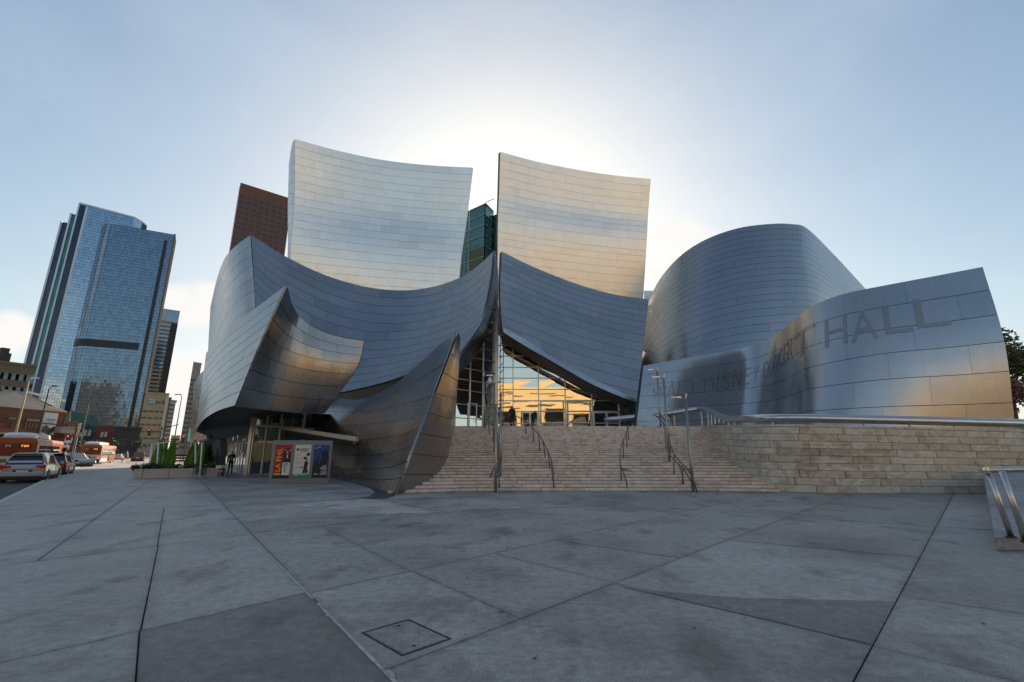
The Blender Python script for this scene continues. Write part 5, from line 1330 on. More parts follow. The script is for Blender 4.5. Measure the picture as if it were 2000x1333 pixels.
# ------------------------------------------------------------------ people
def person(name, loc, rz, label, coat, trousers, skin, hair, h=1.74, pose='stand'):
    k = h / 1.74
    o = empty('person', tuple(loc), rz); tag(o, label, 'person')
    J = {'pel': (0, 0, .95), 'abd': (0, 0, 1.12), 'che': (0, -.01, 1.32), 'nek': (0, 0, 1.47), 'hd0': (0, -.015, 1.55), 'hd1': (0, -.02, 1.66),
         'hl': (.09, 0, .92), 'kl': (.11, -.03, .50), 'al': (.12, .03, .09), 'tl': (.14, -.12, .035), 'hr': (-.09, 0, .92), 'kr': (-.10, .03, .50), 'ar': (-.12, .06, .09), 'tr': (-.14, -.08, .035),
         'sl': (.17, 0, 1.40), 'el': (.24, .03, 1.14), 'wl': (.23, -.08, .92), 'ml': (.22, -.10, .84), 'sr': (-.17, 0, 1.40), 'er': (-.24, .03, 1.14), 'wr': (-.22, -.08, .92), 'mr': (-.21, -.10, .84)}
    rad = {'pel': .135, 'abd': .13, 'che': .15, 'nek': .058, 'hd0': .075, 'hd1': .085, 'hl': .095, 'kl': .065, 'al': .045, 'tl': .035, 'hr': .095, 'kr': .065, 'ar': .045, 'tr': .035, 'sl': .07, 'el': .05, 'wl': .035, 'ml': .03, 'sr': .07, 'er': .05, 'wr': .035, 'mr': .03}
    if pose == 'bend':
        for q in ('abd', 'che', 'nek', 'hd0', 'hd1', 'sl', 'el', 'wl', 'ml', 'sr', 'er', 'wr', 'mr'):
            x, y, z = J[q]; J[q] = (x, y - (z - .95) * .55 if z > .95 else y - .15, z - max(0, (z - .95)) * .18)
    E = [('pel', 'abd'), ('abd', 'che'), ('che', 'nek'), ('nek', 'hd0'), ('hd0', 'hd1'), ('pel', 'hl'), ('hl', 'kl'), ('kl', 'al'), ('al', 'tl'), ('pel', 'hr'), ('hr', 'kr'), ('kr', 'ar'), ('ar', 'tr'), ('che', 'sl'), ('sl', 'el'), ('el', 'wl'), ('wl', 'ml'), ('che', 'sr'), ('sr', 'er'), ('er', 'wr'), ('wr', 'mr')]
    names = list(J); me = bpy.data.meshes.new('body'); me.from_pydata([tuple(c * k for c in J[n]) for n in names], [(names.index(a_), names.index(b_)) for a_, b_ in E], [])
    ob = bpy.data.objects.new('body', me); col.objects.link(ob)
    sk = ob.modifiers.new('s', 'SKIN'); sk.use_smooth_shade = True
    for i, n in enumerate(names):
        sv = me.skin_vertices[0].data[i]; sv.radius = (rad[n] * k, rad[n] * k * (.78 if n in ('che', 'abd', 'pel') else 1)); sv.use_root = (n == 'pel')
    sb = ob.modifiers.new('d', 'SUBSURF'); sb.levels = 2; sb.render_levels = 2
    dg = bpy.context.evaluated_depsgraph_get(); dg.update()
    me2 = bpy.data.meshes.new_from_object(ob.evaluated_get(dg)); bpy.data.objects.remove(ob, do_unlink=True)
    me2.materials.clear()
    for m_ in (coat, trousers, skin, hair): me2.materials.append(m_)
    hz = J['hd0'][2]
    for p in me2.polygons:
        c = p.center / k; p.use_smooth = True
        hd = Vector(J['hd1'])
        if c.z > J['nek'][2] + .02: p.material_index = 3 if (c.z > hd.z + .035 or c.y > hd.y + .03) else 2
        elif c.z < .94 and abs(c.x) < .19: p.material_index = 3 if c.z < .10 else 1
        elif (Vector(J['ml']) - c).length < .07 or (Vector(J['mr']) - c).length < .07: p.material_index = 2
        else: p.material_index = 0
    body = bpy.data.objects.new('body', me2); col.objects.link(body); body.parent = o
    for sgn, q in ((1, 'ml'), (-1, 'mr')):                 # fingers and thumb
        hb = MB(); b0 = Vector(J[q]) * k
        for f in range(4): hb.tube([b0 + Vector((sgn * .005, (f - 1.5) * .018, 0)), b0 + Vector((sgn * .0, (f - 1.5) * .019, -.05)), b0 + Vector((-sgn * .015, (f - 1.5) * .018, -.085 + abs(f - 1.4) * .008))], [.0095, .009, .007], 5)
        hb.tube([b0 + Vector((0, -.025, .02)), b0 + Vector((-sgn * .01, -.05, -.02)), b0 + Vector((-sgn * .015, -.05, -.05))], [.01, .009, .008], 5)
        hb.build('fingers', skin, o, smooth=True)
    hd = Vector(J['hd1']) * k; fm = MB()
    fm.lathe(hd + Vector((0, -.083, -.03)), [(.006, -.03), (.016, -.02), (.004, .02)], 6)
    fm.build('nose', skin, o, smooth=True)
    for sx in (-1, 1):
        e = MB(); e.lathe(hd + Vector((sx * .03, -.078, .005)), [(.004, -.008), (.011, 0), (.004, .008)], 6); e.build('eye', cmat('eye_dark', (.03, .02, .02), .3), o)
        e = MB(); e.lathe(hd + Vector((sx * .088, .0, -.035)), [(.004, 0), (.018, .02), (.016, .045), (.004, .06)], 6); e.build('ear', skin, o, smooth=True)
    return o
skin = cmat('skin', (.45, .27, .19), .5); hairm = cmat('hair_dark', (.03, .022, .018), .6)
navy = cmat('coat_navy', (.015, .02, .045), .8); blackc = cmat('coat_black', (.012, .012, .014), .8); jeans = cmat('trousers_dark', (.02, .022, .03), .8); shirt = cmat('shirt_grey', (.32, .30, .29), .8)
gp = G(448, 927); pp = person('person', gp, R(20), 'person in an open black jacket over a pale shirt walking by the lobby glass', blackc, jeans, skin, hairm, 1.78)
sh = MB(); sh.loft([[(x, y, z) for x, y in ((-wd, -.125), (-wd * .4, -.15), (wd * .4, -.15), (wd, -.125))] for z, wd in ((.98, .07), (1.2, .085), (1.40, .06))], False, False, closed=False); sh.build('shirt_front', shirt, pp)
p_top = Vector((D(1000, PY + 3.2, PZ).x, PY + 3.2, PZ - .012)); pq = person('person', p_top, R(200), 'person in a navy jacket seen from behind at the head of the stairs', navy, jeans, cmat('skin_b', (.30, .18, .12), .5), hairm, 1.72)
p_b = Vector((D(1041, PY + 4.4, PZ).x, PY + 4.4, PZ - .012)); person('person', p_b, R(150), 'person in black bending forward by the entrance doors', blackc, jeans, skin, hairm, 1.6, 'bend')

# ------------------------------------------------------------------ vehicles
def paint(name, c, metal=.5, rough=.28):
    if name in M: return M[name]
    m, t, b = new_mat(name); n = obj_noise(t, 2.5)
    t.links.new(ramp(t, n, [(.3, tuple(x * .92 for x in c)), (.7, c)]), b.inputs['Base Color']); b.inputs['Metallic'].default_value = metal; b.inputs['Roughness'].default_value = rough; b.inputs['Coat Weight'].default_value = .5
    M[name] = m; return m
M['carglass'] = plain('car_glass', (.012, .014, .018), .06, 0, .05, spec=.7); M['tail'] = plain('tail_lamp', (.32, .008, .008), .25, emit=((1, .05, .03), .02)); M['tail_on'] = plain('brake_lamp', (.6, .02, .01), .3, emit=((1, .08, .04), .8))
M['amber'] = plain('amber_lamp', (.45, .20, .04), .3); M['plate'] = plain('licence_plate', (.62, .62, .60), .5); M['rim'] = plain('wheel_rim', (.5, .5, .52), .3, .9); M['chrome'] = plain('chrome', (.7, .7, .7), .12, 1.0)
STREET = Vector((-.655, .755, 0)).normalized()
SROT = math.atan2(-STREET.x, STREET.y)              # rotates +Y onto the street heading
def wheels(o, xs, ys, r, wd=.22):
    for x in xs:
        for y in ys:
            w_ = MB(); s = 1 if x > 0 else -1
            prof = [(r * .62, -wd / 2), (r * .95, -wd / 2), (r, -wd * .3), (r, wd * .3), (r * .95, wd / 2), (r * .62, wd / 2)]
            n = 18
            w_.loft([[(x + t_, y + rr * math.cos(2 * math.pi * k / n), r + rr * math.sin(2 * math.pi * k / n)) for k in range(n)] for rr, t_ in prof])
            wo_ = w_.build('tyre', M['black'], o)
            rm = MB(); rm.loft([[(x + s * t_, y + rr * math.cos(2 * math.pi * k / n), r + rr * math.sin(2 * math.pi * k / n)) for k in range(n)] for rr, t_ in ((r * .62, wd * .38), (r * .58, wd * .52), (r * .2, wd * .44), (r * .1, wd * .5))])
            rm.build('rim', M['rim'], wo_)
def car(name, label, loc, rz, mat, L=5.0, W=1.95, H=1.75, kind='van', cat='car', group='vehicles in the street', brake=False):
    """local frame: +Y forward, rear bumper at y=0"""
    o = empty(name, tuple(loc), rz); tag(o, label, cat, group)
    hw = W / 2; belt = H * .56; gl = .20
    if kind == 'van': st_ = [(0.0, .45, .84, .86, 0), (.06, .30, belt, belt + .02, 0), (.16, .26, belt + .02, H * .72, .14), (.55, .24, belt + .03, H * .97, .22), (1.4, .22, belt + .02, H, .20), (2.7, .22, belt, H * .99, .20), (3.4, .22, belt - .02, H * .86, .22), (4.1, .22, belt - .06, belt - .02, .1), (4.75, .24, belt - .28, belt - .24, .06), (L, .36, belt - .5, belt - .45, .03)]
    elif kind == 'suv': st_ = [(0.0, .45, .8, .82, 0), (.06, .30, belt, belt + .02, 0), (.20, .26, belt + .02, H * .8, .16), (.5, .24, belt + .03, H * .98, .24), (1.4, .22, belt + .02, H, .22), (2.4, .22, belt, H * .98, .22), (3.0, .22, belt - .02, H * .82, .24), (3.45, .22, belt - .04, belt, .1), (4.3, .24, belt - .16, belt - .12, .06), (L, .36, belt - .4, belt - .35, .03)]
    elif kind == 'sedan': st_ = [(0.0, .45, .78, .80, 0), (.06, .30, belt * .98, belt, 0), (.7, .26, belt + .02, belt + .06, .12), (1.35, .24, belt + .02, H * .96, .26), (1.9, .22, belt, H, .26), (2.5, .22, belt, H * .96, .25), (3.15, .22, belt - .02, belt + .04, .12), (4.2, .24, belt - .14, belt - .12, .06), (L, .36, belt - .35, belt - .3, .03)]
    else: st_ = [(0.0, .5, belt - .02, belt, 0), (.05, .4, belt, belt + .02, 0), (1.9, .34, belt, belt + .02, 0), (2.0, .34, belt, H * .9, .14), (2.25, .34, belt, H, .2), (3.3, .34, belt, H * .98, .2), (3.95, .34, belt - .02, belt + .02, .1), (5.1, .34, belt - .12, belt - .1, .05), (L, .45, belt - .4, belt - .35, .03)]
    rings = []
    for (y, zb, zm, zr, inn) in st_:
        e = 0.10 if y < .05 or y > L - .1 else 0.0
        w2 = hw - e
        r_ = [(-w2 + .10, y, zb), (w2 - .10, y, zb), (w2, y, zb + .12), (w2, y, zb + (zm - zb) * .55), (w2 - .04, y, zm), (w2 - .06 - inn, y, zr - .06 if zr > zm + .1 else zr), (w2 - .16 - inn, y, zr + .015), (-w2 + .16 + inn, y, zr + .015), (-w2 + .06 + inn, y, zr - .06 if zr > zm + .1 else zr), (-w2 + .04, y, zm), (-w2, y, zb + (zm - zb) * .55), (-w2, y, zb + .12)]
        rings.append(r_)
    body = MB().loft(rings).build('body', mat, o, smooth=False, bevel=.03)
    def sect(y):
        for a_, b_ in zip(st_[:-1], st_[1:]):
            if a_[0] <= y <= b_[0]:
                f = (y - a_[0]) / (b_[0] - a_[0]); return [a_[i] + (b_[i] - a_[i]) * f for i in range(5)]
        return list(st_[-1])
    # side windows
    if kind == 'van': bays_ = [(.62, 1.55), (1.65, 2.65), (2.75, 3.55)]
    elif kind == 'suv': bays_ = [(.6, 1.25), (1.33, 2.15), (2.23, 3.1)]
    elif kind == 'sedan': bays_ = [(1.2, 1.9), (1.98, 2.95)]
    else: bays_ = [(2.12, 2.7), (2.78, 3.6)]
    for s in (-1, 1):
        for (y0, y1) in bays_:
            q = []
            for y, fz in ((y0, .12), (y1, .12), (y1, .86), (y0, .86)):
                _, zb, zm, zr, inn = sect(y); zr2 = zr - .06; z = zm + (zr2 - zm) * fz; x = (hw - .04) + (-.02 - inn) * fz
                q.append((s * (x + .012), y, z))
            mb = MB(); mb.add(q, [[0, 1, 2, 3] if s > 0 else [3, 2, 1, 0]]); mb.build('side_window', M['carglass'], o)
        m_ = MB(); ym = bays_[-1][1] - .1; zz = sect(ym)[2] + .1; m_.cbox(s * (hw + .02) if s > 0 else -hw - .2, s * (hw + .02) + .18 if s > 0 else -hw - .02, ym, ym + .12, zz, zz + .16, .03); m_.build('wing_mirror', mat, o)
    # rear window on the tail slope
    if kind in ('van', 'suv'):
        a_, b_ = st_[1], st_[3]; p = lambda f, s: (s * (hw - .15 - b_[4] * f * .9), a_[0] - .012 + (b_[0] - a_[0] - .1) * f ** 1.6 + .02, a_[2] + .06 + (H * .95 - a_[2] - .1) * f)
        MB().add([p(.04, -1), p(.04, 1), p(.5, 1), p(.5, -1), p(.92, 1), p(.92, -1)], [[0, 1, 2, 3], [3, 2, 4, 5]]).build('rear_window', M['carglass'], o)
        MB().cbox(-hw + .35, hw - .35, .32, .62, H * .965, H * .99, .02).build('spoiler', mat, o)
    elif kind == 'sedan':
        MB().add([(-hw + .22, .72, belt + .08), (hw - .22, .72, belt + .08), (hw - .38, 1.3, H * .93), (-hw + .38, 1.3, H * .93)], [[0, 1, 2, 3]]).build('rear_window', M['carglass'], o)
    else:
        MB().add([(-hw + .2, 1.985, belt + .06), (hw - .2, 1.985, belt + .06), (hw - .32, 2.0, H * .86), (-hw + .32, 2.0, H * .86)], [[0, 1, 2, 3]]).build('rear_window', M['carglass'], o)
        MB().box(-hw + .14, hw - .14, .12, 1.86, belt + .021, belt + .025).build('bed', M['black'], o)
    tl = M['tail_on'] if brake else M['tail']
    for s in (-1, 1):
        x0, x1 = sorted((s * (hw - .02), s * (hw - .42)))
        tlm = MB(); xo, xi = s * (hw - .015), s * (hw - .46); tlm.loft([[(xo, -.035, belt - .20), (xi, -.035, belt - .06), (xi, -.035, belt + .02), (xo, -.035, belt + .06)], [(xo, .14, belt - .20), (xi, .06, belt - .06), (xi, .06, belt + .02), (xo, .14, belt + .06)]]); tlm.build('tail_light', tl, o)
        MB().cbox(x0 + .06, x1 - .16 if s > 0 else x1 - .04, -.04, .05, belt - .25, belt - .19, .02).build('turn_light', M['amber'], o)
    MB().cbox(-hw + .02, hw - .02, -.10, .22, .40, .64, .06).build('bumper', mat, o)
    MB().cbox(-hw + .10, hw - .10, -.07, .2, .26, .405, .03).build('valance', M['black'], o)
    MB().box(-.42, .42, -.016, -.012, belt - .43, belt - .22).build('plate_recess', M['black'], o)
    MB().box(-.5, .5, -.02, -.012, belt - .195, belt - .165).build('trim', M['chrome'], o)
    for s in (-1, 1):
        for yw in (.95, L - 1.0):
            ar = MB(); n = 14; rr = .43
            for k in range(n):
                t0_, t1_ = math.pi * k / n, math.pi * (k + 1) / n
                ar.add([(s * (hw + .006), yw + rr * math.cos(t0_), .34 + rr * math.sin(t0_)), (s * (hw + .006), yw + rr * math.cos(t1_), .34 + rr * math.sin(t1_)), (s * (hw + .006), yw, .30)], [[0, 1, 2]])
            ar.build('wheel_arch', M['black'], o)
        MB().box(s * hw - .006 if s < 0 else hw - .002, s * hw + .002 if s < 0 else hw + .008, 1.45, L - 1.55, .24, .40).build('sill', M['black'], o)
        for yd in (bays_[0][1] + .04, bays_[-1][0] - .04): MB().box(s * hw - .004 if s < 0 else hw - .002, s * hw + .002 if s < 0 else hw + .004, yd - .008, yd + .008, .42, belt).build('door_gap', M['black'], o)
    MB().box(-.26, .26, -.03, -.02, belt - .40 if kind != 'truck' else .72, belt - .25 if kind != 'truck' else .86).build('plate', M['plate'], o)
    MB().box(-hw + .2, hw - .2, .05, L - .2, .18, .3).build('underbody', M['black'], o)
    wheels(o, (-hw + .10, hw - .10), (.95, L - 1.0), .34)
    return o
silver = paint('paint_silver', (.42, .43, .45)); dark_p = paint('paint_dark', (.03, .032, .035)); whitep = paint('paint_white', (.62, .63, .64), .1); redp = paint('paint_darkred', (.07, .02, .015), .2); greyp = paint('paint_grey', (.22, .24, .27))
RZ = -math.pi * 0 + SROT
def rd(px, py): p = Zp(px, py, -.14); return p
def at_road(px, Y): q = D(px, Y, -.14); return q
lane = RZ
car('minivan', 'silver minivan seen from behind, nearest the kerb at the left', at_road(38, 28.3), R(35), silver, 5.0, 1.98, 1.75, 'van', 'van', brake=False)
car('parked_car', 'dark SUV just ahead of the silver minivan by the kerb', at_road(92, 35.5), R(36), dark_p, 4.6, 1.9, 1.72, 'suv')
car('pickup_truck', 'silver pickup truck crossing behind the nearer bus', at_road(108, 58), R(-105), greyp, 5.3, 1.95, 1.75, 'truck', 'truck')
car('car', 'small white hatchback driving away down the sunlit street', at_road(229, 118), R(34), whitep, 4.2, 1.75, 1.5, 'suv', brake=True)
car('car', 'dark pickup with red cargo stopped right of the white hatchback', at_road(267, 92), R(34), redp, 5.2, 2.0, 1.85, 'truck', 'truck')
car('car', 'pale car partly hidden beyond the white hatchback', at_road(240, 150), R(34), greyp, 4.8, 2.0, 2.3, 'van', 'van')
car('car', 'distant silver car waiting near the traffic lights', at_road(262, 190), R(34), silver, 4.6, 1.8, 1.5, 'sedan', brake=True)
car('car', 'dark car beyond the farther bus', at_road(212, 122), R(34), dark_p, 4.6, 1.8, 1.5, 'sedan')
# buses
orange = paint('bus_orange', (.40, .072, .010), 0, .3); orange_dk = paint('bus_red_orange', (.20, .028, .006), 0, .3); buswhite = paint('bus_white', (.60, .60, .58), 0, .4)
M['sign_on'] = plain('led_sign', (.6, .2, .02), .5, emit=((1, .32, .08), 1.2))
def bus(label, loc, rz, text='720'):
    o = empty('bus', tuple(loc), rz); tag(o, label, 'bus', 'orange city buses'); L, W, H = 12.0, 2.6, 2.95; hw = W / 2
    ring = lambda y, e: [(-hw + e + .06, y, .32), (hw - e - .06, y, .32), (hw - e, y, .45), (hw - e, y, H - .35), (hw - e - .12, y, H - .08), (hw - e - .45, y, H), (-hw + e + .45, y, H), (-hw + e + .12, y, H - .08), (-hw + e, y, H - .35), (-hw + e, y, .45)]
    MB().loft([ring(0, .07), ring(.08, 0), ring(L - .3, 0), ring(L, .12)]).build('body', orange, o, bevel=.03)
    MB().loft([[(x, y, z) for x, z in ((-1.02 + e, H + .003), (1.02 - e, H + .003), (.95 - e, H + .36 * f), (.6, H + .46 * f), (-.6, H + .46 * f), (-.95 + e, H + .36 * f))] for y, e, f in ((.5, .1, .45), (1.2, 0, 1), (6.6, 0, 1), (7.4, .1, .4))]).build('roof_tanks', buswhite, o)
    b_ = o
    MB().cbox(-hw + .10, hw - .10, -.04, .02, 1.55, 2.55, .02).build('rear_panel', orange_dk, o)
    MB().cbox(-hw + .10, hw - .10, -.05, .02, .82, 1.48, .02).build('advert_panel', buswhite, o)
    ad = MB(); 
    for x0, x1, z0, z1 in ((-.8, -.2, .95, 1.3), (-.1, .3, .92, 1.36), (.4, .8, 1.0, 1.25)): flat(ad, [(x0, z0), (x1, z0 + .05), (x1 - .1, z1), (x0 + .1, z1 - .06)], (0, -.05, 0), X, Zv, .004)
    ad.build('advert_print', cmat('advert_brown', (.2, .13, .07)), o)
    MB().cbox(-hw + .02, hw - .02, -.12, .1, .34, .72, .04).build('bumper', M['black'], o)
    MB().box(.25, .95, -.055, -.04, 2.18, 2.42).build('sign_box', M['black'], o)
    text_obj(text, .46, .16, (.37, -.055, 2.22), X, Zv, M['sign_on'], o, 'route_number', .003)
    text_obj('M', .26, .20, (-.5, -.04, 2.2), X, Zv, M['white'], o, 'emblem', .004)
    for s in (-1, 1):
        for z in (.95, 1.2): MB().cbox(s * 1.12 - .09, s * 1.12 + .09, -.07, 0, z - .08, z + .08, .02).build('tail_light', M['tail_on'], o)
        for (y0, y1) in ((1.0, 2.3), (2.5, 3.9), (4.1, 5.5), (6.9, 8.2), (8.4, 9.7)):
            w_ = MB().box(s * hw - .015 if s < 0 else hw - .005, s * hw + .005 if s < 0 else hw + .015, y0, y1, 1.35, 2.35).build('side_window', M['carglass'], o)
            MB().box(s * hw - .03 if s < 0 else hw + .014, s * hw - .014 if s < 0 else hw + .03, y0, y1, 1.98, 2.04).build('window_bar', M['white'], w_)
        MB().box(s * hw - .02 if s < 0 else hw - .005, s * hw + .005 if s < 0 else hw + .02, 5.6, 6.8, .5, 2.35).build('door', M['carglass'], o)
        MB().box(s * hw - .012 if s < 0 else hw + .001, s * hw - .001 if s < 0 else hw + .012, .1, 5.5, .45, .95).build('skirt', buswhite, o)
    MB().cbox(hw, hw + .3, L - .3, L - .12, 1.9, 2.3, .03).build('wing_mirror', M['black'], o)
    wheels(o, (-hw + .14, hw - .14), (2.2, L - 2.6), .48, .28)
    return o
bus('orange city bus at the left edge beside the silver minivan', at_road(14, 38.0), R(36), '720')
bus('orange city bus farther down the street in full sun', at_road(170, 70), R(32), '720')

# ------------------------------------------------------------------ street furniture
M['lamp_dk'] = plain('lamp_dark', (.03, .03, .03), .5); M['lamp_tan'] = plain('lamp_concrete', (.55, .46, .30), .7)
def street_lamp(label, px, base_y, top_y, Y, arm, mat='lamp_dk', headlen=.9, hm='lamp_dk', lit=False):
    b_ = at_road(px, Y); top_ = P(px, top_y, Y).z - b_.z
    o = empty('street_lamp', (b_.x, Y, b_.z)); tag(o, label, 'street lamp', 'street lamps along the road')
    MB().tube([(0, 0, 0), (0, 0, top_ * .5), (0, 0, top_ - .3), (arm * .25, 0, top_)], [.13, .10, .07, .06], 8).build('pole', M[mat], o, smooth=True)
    MB().loft([[(arm * (.2 + headlen * q), s * wd, top_ + .05 + zz) for s, zz in ((-1, 0), (1, 0), (.6, .16), (-.6, .16))] for q, wd in ((0, .1), (.5, .22), (1, .1))]).build('lamp_head', M[hm], o)
    MB().lathe((0, 0, 0), [(.25, 0), (.25, .3), (.14, .4)], 8).build('base', M[mat], o)
street_lamp('tan street lamp before the brick building, leftmost', 13, 880, 741, 55, 1, 'lamp_tan', .9, 'white')
street_lamp('dark street lamp second from the left, before the slanted roof', 59, 880, 756, 62, 1, 'lamp_dk', .8)
street_lamp('grey street lamp in front of the glass tower base', 148, 880, 784, 85, 1, 'mull_dk', 1.2, 'mull_dk')
street_lamp('slim dark street lamp against the sky left of the far tower', 333, 880, 772, 95, -1, 'lamp_dk', 1.3)
def signal(label, px, Y, zt, arm_px=None, box=None, heads=()):
    b_ = at_road(px, Y); o = empty('traffic_signal', (b_.x, Y, b_.z)); tag(o, label, 'traffic light', 'traffic signals at the crossing')
    MB().tube([(0, 0, 0), (0, 0, zt)], .10, 8).build('pole', M['lamp_dk'], o)
    if arm_px:
        q = D(arm_px, Y, zt - .2); MB().tube([(0, 0, zt - .5), (q.x - b_.x, 0, zt + .35)], .06, 6).build('arm', M['lamp_dk'], o)
    for (hpx, hz) in heads:
        q = D(hpx, Y, hz); dx = q.x - b_.x
        h = MB().cbox(dx - .22, dx + .22, -.2, .12, hz - .7, hz + .55, .04).build('signal_head', M['lamp_dk'], o)
        for k, mt in enumerate(('tail_on', 'black', 'black')): 
            lm = MB(); c = Vector((dx, -.2, hz + .3 - .38 * k)); lm.add([c + Vector((.13 * math.cos(t * .628), 0, .13 * math.sin(t * .628))) for t in range(10)] + [c + Vector((0, -.05, 0))], [[i, (i + 1) % 10, 10] for i in range(10)]); lm.build('lens', M[mt], h)
    return o
signal('traffic signal with a long mast arm right of the brown office block', 303, 80, 6.2, 348, heads=((293.5, 5.3), (325, 3.9), (360, 4.2)))
signal('traffic signal on the near corner by the brick building', 133, 62, 5.4, None, heads=((135, 3.6),))
# tan sign-pole cluster near the brick corner
so = at_road(139, 75); o = empty('sign_post', (so.x, so.y, so.z)); tag(o, 'sunlit pole with stacked signs and lamps at the brick corner', 'sign post')
MB().tube([(0, 0, 0), (0, 0, 6.3)], .09, 8).build('pole', M['lamp_tan'], o); MB().cbox(-.2, .18, -.15, .15, 5.4, 6.4, .05).build('lamp_box', M['lamp_tan'], o); MB().cbox(-.55, .6, -.05, .05, 4.3, 4.9, .01).build('sign_plate', M['lamp_tan'], o); MB().cbox(-1.9, -.7, -.05, .05, 3.7, 4.1, .01).build('street_sign', M['white'], o); MB().bar((-1.8, 0, 4.0), (0, 0, 4.0), .03).build('bracket', M['lamp_tan'], o)
so = at_road(121, 58); o = empty('sign_post', (so.x, so.y, so.z)); tag(o, 'two small white street signs on one post left of the pickup', 'sign post')
MB().tube([(0, 0, 0), (0, 0, 3.3)], .05, 8).build('pole', M['mull'], o); MB().cbox(-.45, .45, -.03, .03, 2.95, 3.25, .01).build('sign_plate', M['white'], o); MB().cbox(-.35, .35, -.04, .02, 2.2, 2.7, .01).build('notice', M['white'], o)
hy = Zp(238.5, 896, 0); hy = at_road(238.5, 82); o = empty('fire_hydrant', (hy.x, hy.y, 0)); tag(o, 'yellow fire hydrant on the kerb past the parked cars', 'hydrant'); M['hyd'] = plain('hydrant_yellow', (.7, .42, .02), .5)
MB().lathe((0, 0, 0), [(.2, 0), (.2, .06), (.14, .08), (.13, .6), (.18, .62), (.18, .68), (.12, .8), (.04, .88)], 12).build('barrel', M['hyd'], o, smooth=True)
for s in (-1, 1): MB().tube([(0, 0, .48), (s * .24, 0, .48)], .07, 8).build('outlet', M['hyd'], o)
# banner poles and striped barriers beyond the planter
for px, Y, m_, lab in ((358, 100, 'teal_in', 'teal banner on a lamp pole down the street'), (365, 92, 'poster_red', 'red banner hung on a pole down the street')):
    q = at_road(px, Y); o = empty('banner_pole', (q.x, q.y, q.z)); tag(o, lab, 'banner', 'banners along the street'); MB().tube([(0, 0, 0), (0, 0, 8.5)], .09, 8).build('pole', M['lamp_dk'], o); MB().cbox(.12, 1.2, -.02, .02, 4.2, 6.9, .01).build('banner', M[m_], o); MB().bar((0, 0, 6.95), (1.25, 0, 6.95), .025).build('bracket', M['lamp_dk'], o)
for i, px in enumerate((343.5, 347.5, 357, 361)):
    q = at_road(px, 80); o = empty('road_barrier', (q.x, q.y, q.z)); tag(o, ['leftmost', 'second from the left', 'third from the left', 'rightmost'][i] + ' red and white striped road barrier behind the planter', 'barrier', 'striped barriers')
    for k, z in enumerate((.3, .75, 1.2)):
        bd = MB().box(-.75, .75, -.02, .02, z, z + .28).build('board', M['white'], o)
        for j in range(4): MB().add([(-.65 + j * .37, -.025, z), (-.48 + j * .37, -.025, z), (-.38 + j * .37, -.025, z + .28), (-.55 + j * .37, -.025, z + .28)], [[0, 1, 2, 3]]).build('stripe', cmat('stripe_orange', (.55, .08, .02)), bd)
    for s in (-1, 1): MB().box(s * .65 - .03, s * .65 + .03, -.3, .3, 0, .06).build('foot', M['lamp_dk'], o); MB().box(s * .65 - .03, s * .65 + .03, .022, .05, 0.06, 1.5).build('upright', M['lamp_dk'], o)
# lane markings
for k in range(7):
    p = Vector((-34, 31, 0)) + STREET * (k * 9) + Vector((-STREET.y, STREET.x, 0)) * 3.2; q = p + STREET * 3; n_ = Vector((STREET.y, -STREET.x, 0)) * .06
    MB().quad(p - n_ + Vector((0, 0, -.135)), p + n_ + Vector((0, 0, -.135)), q + n_ + Vector((0, 0, -.135)), q - n_ + Vector((0, 0, -.135))).build('lane_marking', M['white'], kind='structure')

# ------------------------------------------------------------------ background buildings
def curtain(name, c, line, sx, sz, rough=.08, metal=.9, lw=.08, wav=.06):
    """mirror glass with per-pane tone; the grid itself is geometry"""
    m, t, b = new_mat(name)
    g = ND(t, 'ShaderNodeNewGeometry'); oi = obj_noise(t, .08, 3, .5, 'World')
    wn_ = ND(t, 'ShaderNodeTexWhiteNoise'); sn = ND(t, 'ShaderNodeVectorMath', operation='SNAP'); sn.inputs[1].default_value = (sx, sx, sz); t.links.new(g.outputs['Position'], sn.inputs[0]); t.links.new(sn.outputs[0], wn_.inputs['Vector'])
    cc = ramp(t, wn_.outputs['Value'], [(0, tuple(x * .82 for x in c)), (1, tuple(x * 1.12 for x in c))])
    t.links.new(cc, b.inputs['Base Color']); b.inputs['Metallic'].default_value = metal; b.inputs['Roughness'].default_value = rough
    ad = ND(t, 'ShaderNodeVectorMath', operation='SCALE'); ad.inputs['Scale'].default_value = .018
    sb = ND(t, 'ShaderNodeVectorMath', operation='SUBTRACT'); sb.inputs[1].default_value = (.5, .5, .5); t.links.new(wn_.outputs['Color'], sb.inputs[0]); t.links.new(sb.outputs[0], ad.inputs[0])
    av = ND(t, 'ShaderNodeVectorMath', operation='ADD'); t.links.new(g.outputs['Normal'], av.inputs[0]); t.links.new(ad.outputs[0], av.inputs[1]); t.links.new(av.outputs[0], b.inputs['Normal'])
    return m
M['tw_blue'] = curtain('tower_blue', (.15, .215, .29), 0, .95, 1.55); M['tw_skylit'] = curtain('tower_skylit', (.30, .41, .52), 0, .95, 1.55); M['tw_navy'] = curtain('tower_navy', (.035, .05, .085), 0, 1.5, 3.6, .15, .6); M['tw_green'] = curtain('tower_green', (.045, .13, .13), 0, 1.5, 3.6)
M['tw_white'] = plain('tower_white_edge', (.62, .66, .70), .4, .3); M['tw_dark'] = plain('tower_dark_band', (.02, .02, .022), .5); M['tw_brown'] = plain('tower_brown_edge', (.16, .10, .07), .6)
M['grid_dk'] = plain('tower_grid', (.04, .06, .09), .35, .5)
def wall_strip(parent, plan, z0, z1, mat, name='facade', closed=False):
    mb = MB(); n = len(plan)
    mb.loft([[(p[0], p[1], z0) for p in plan], [(p[0], p[1], z1) for p in plan]], True, True)
    return mb.build(name, mat, parent)
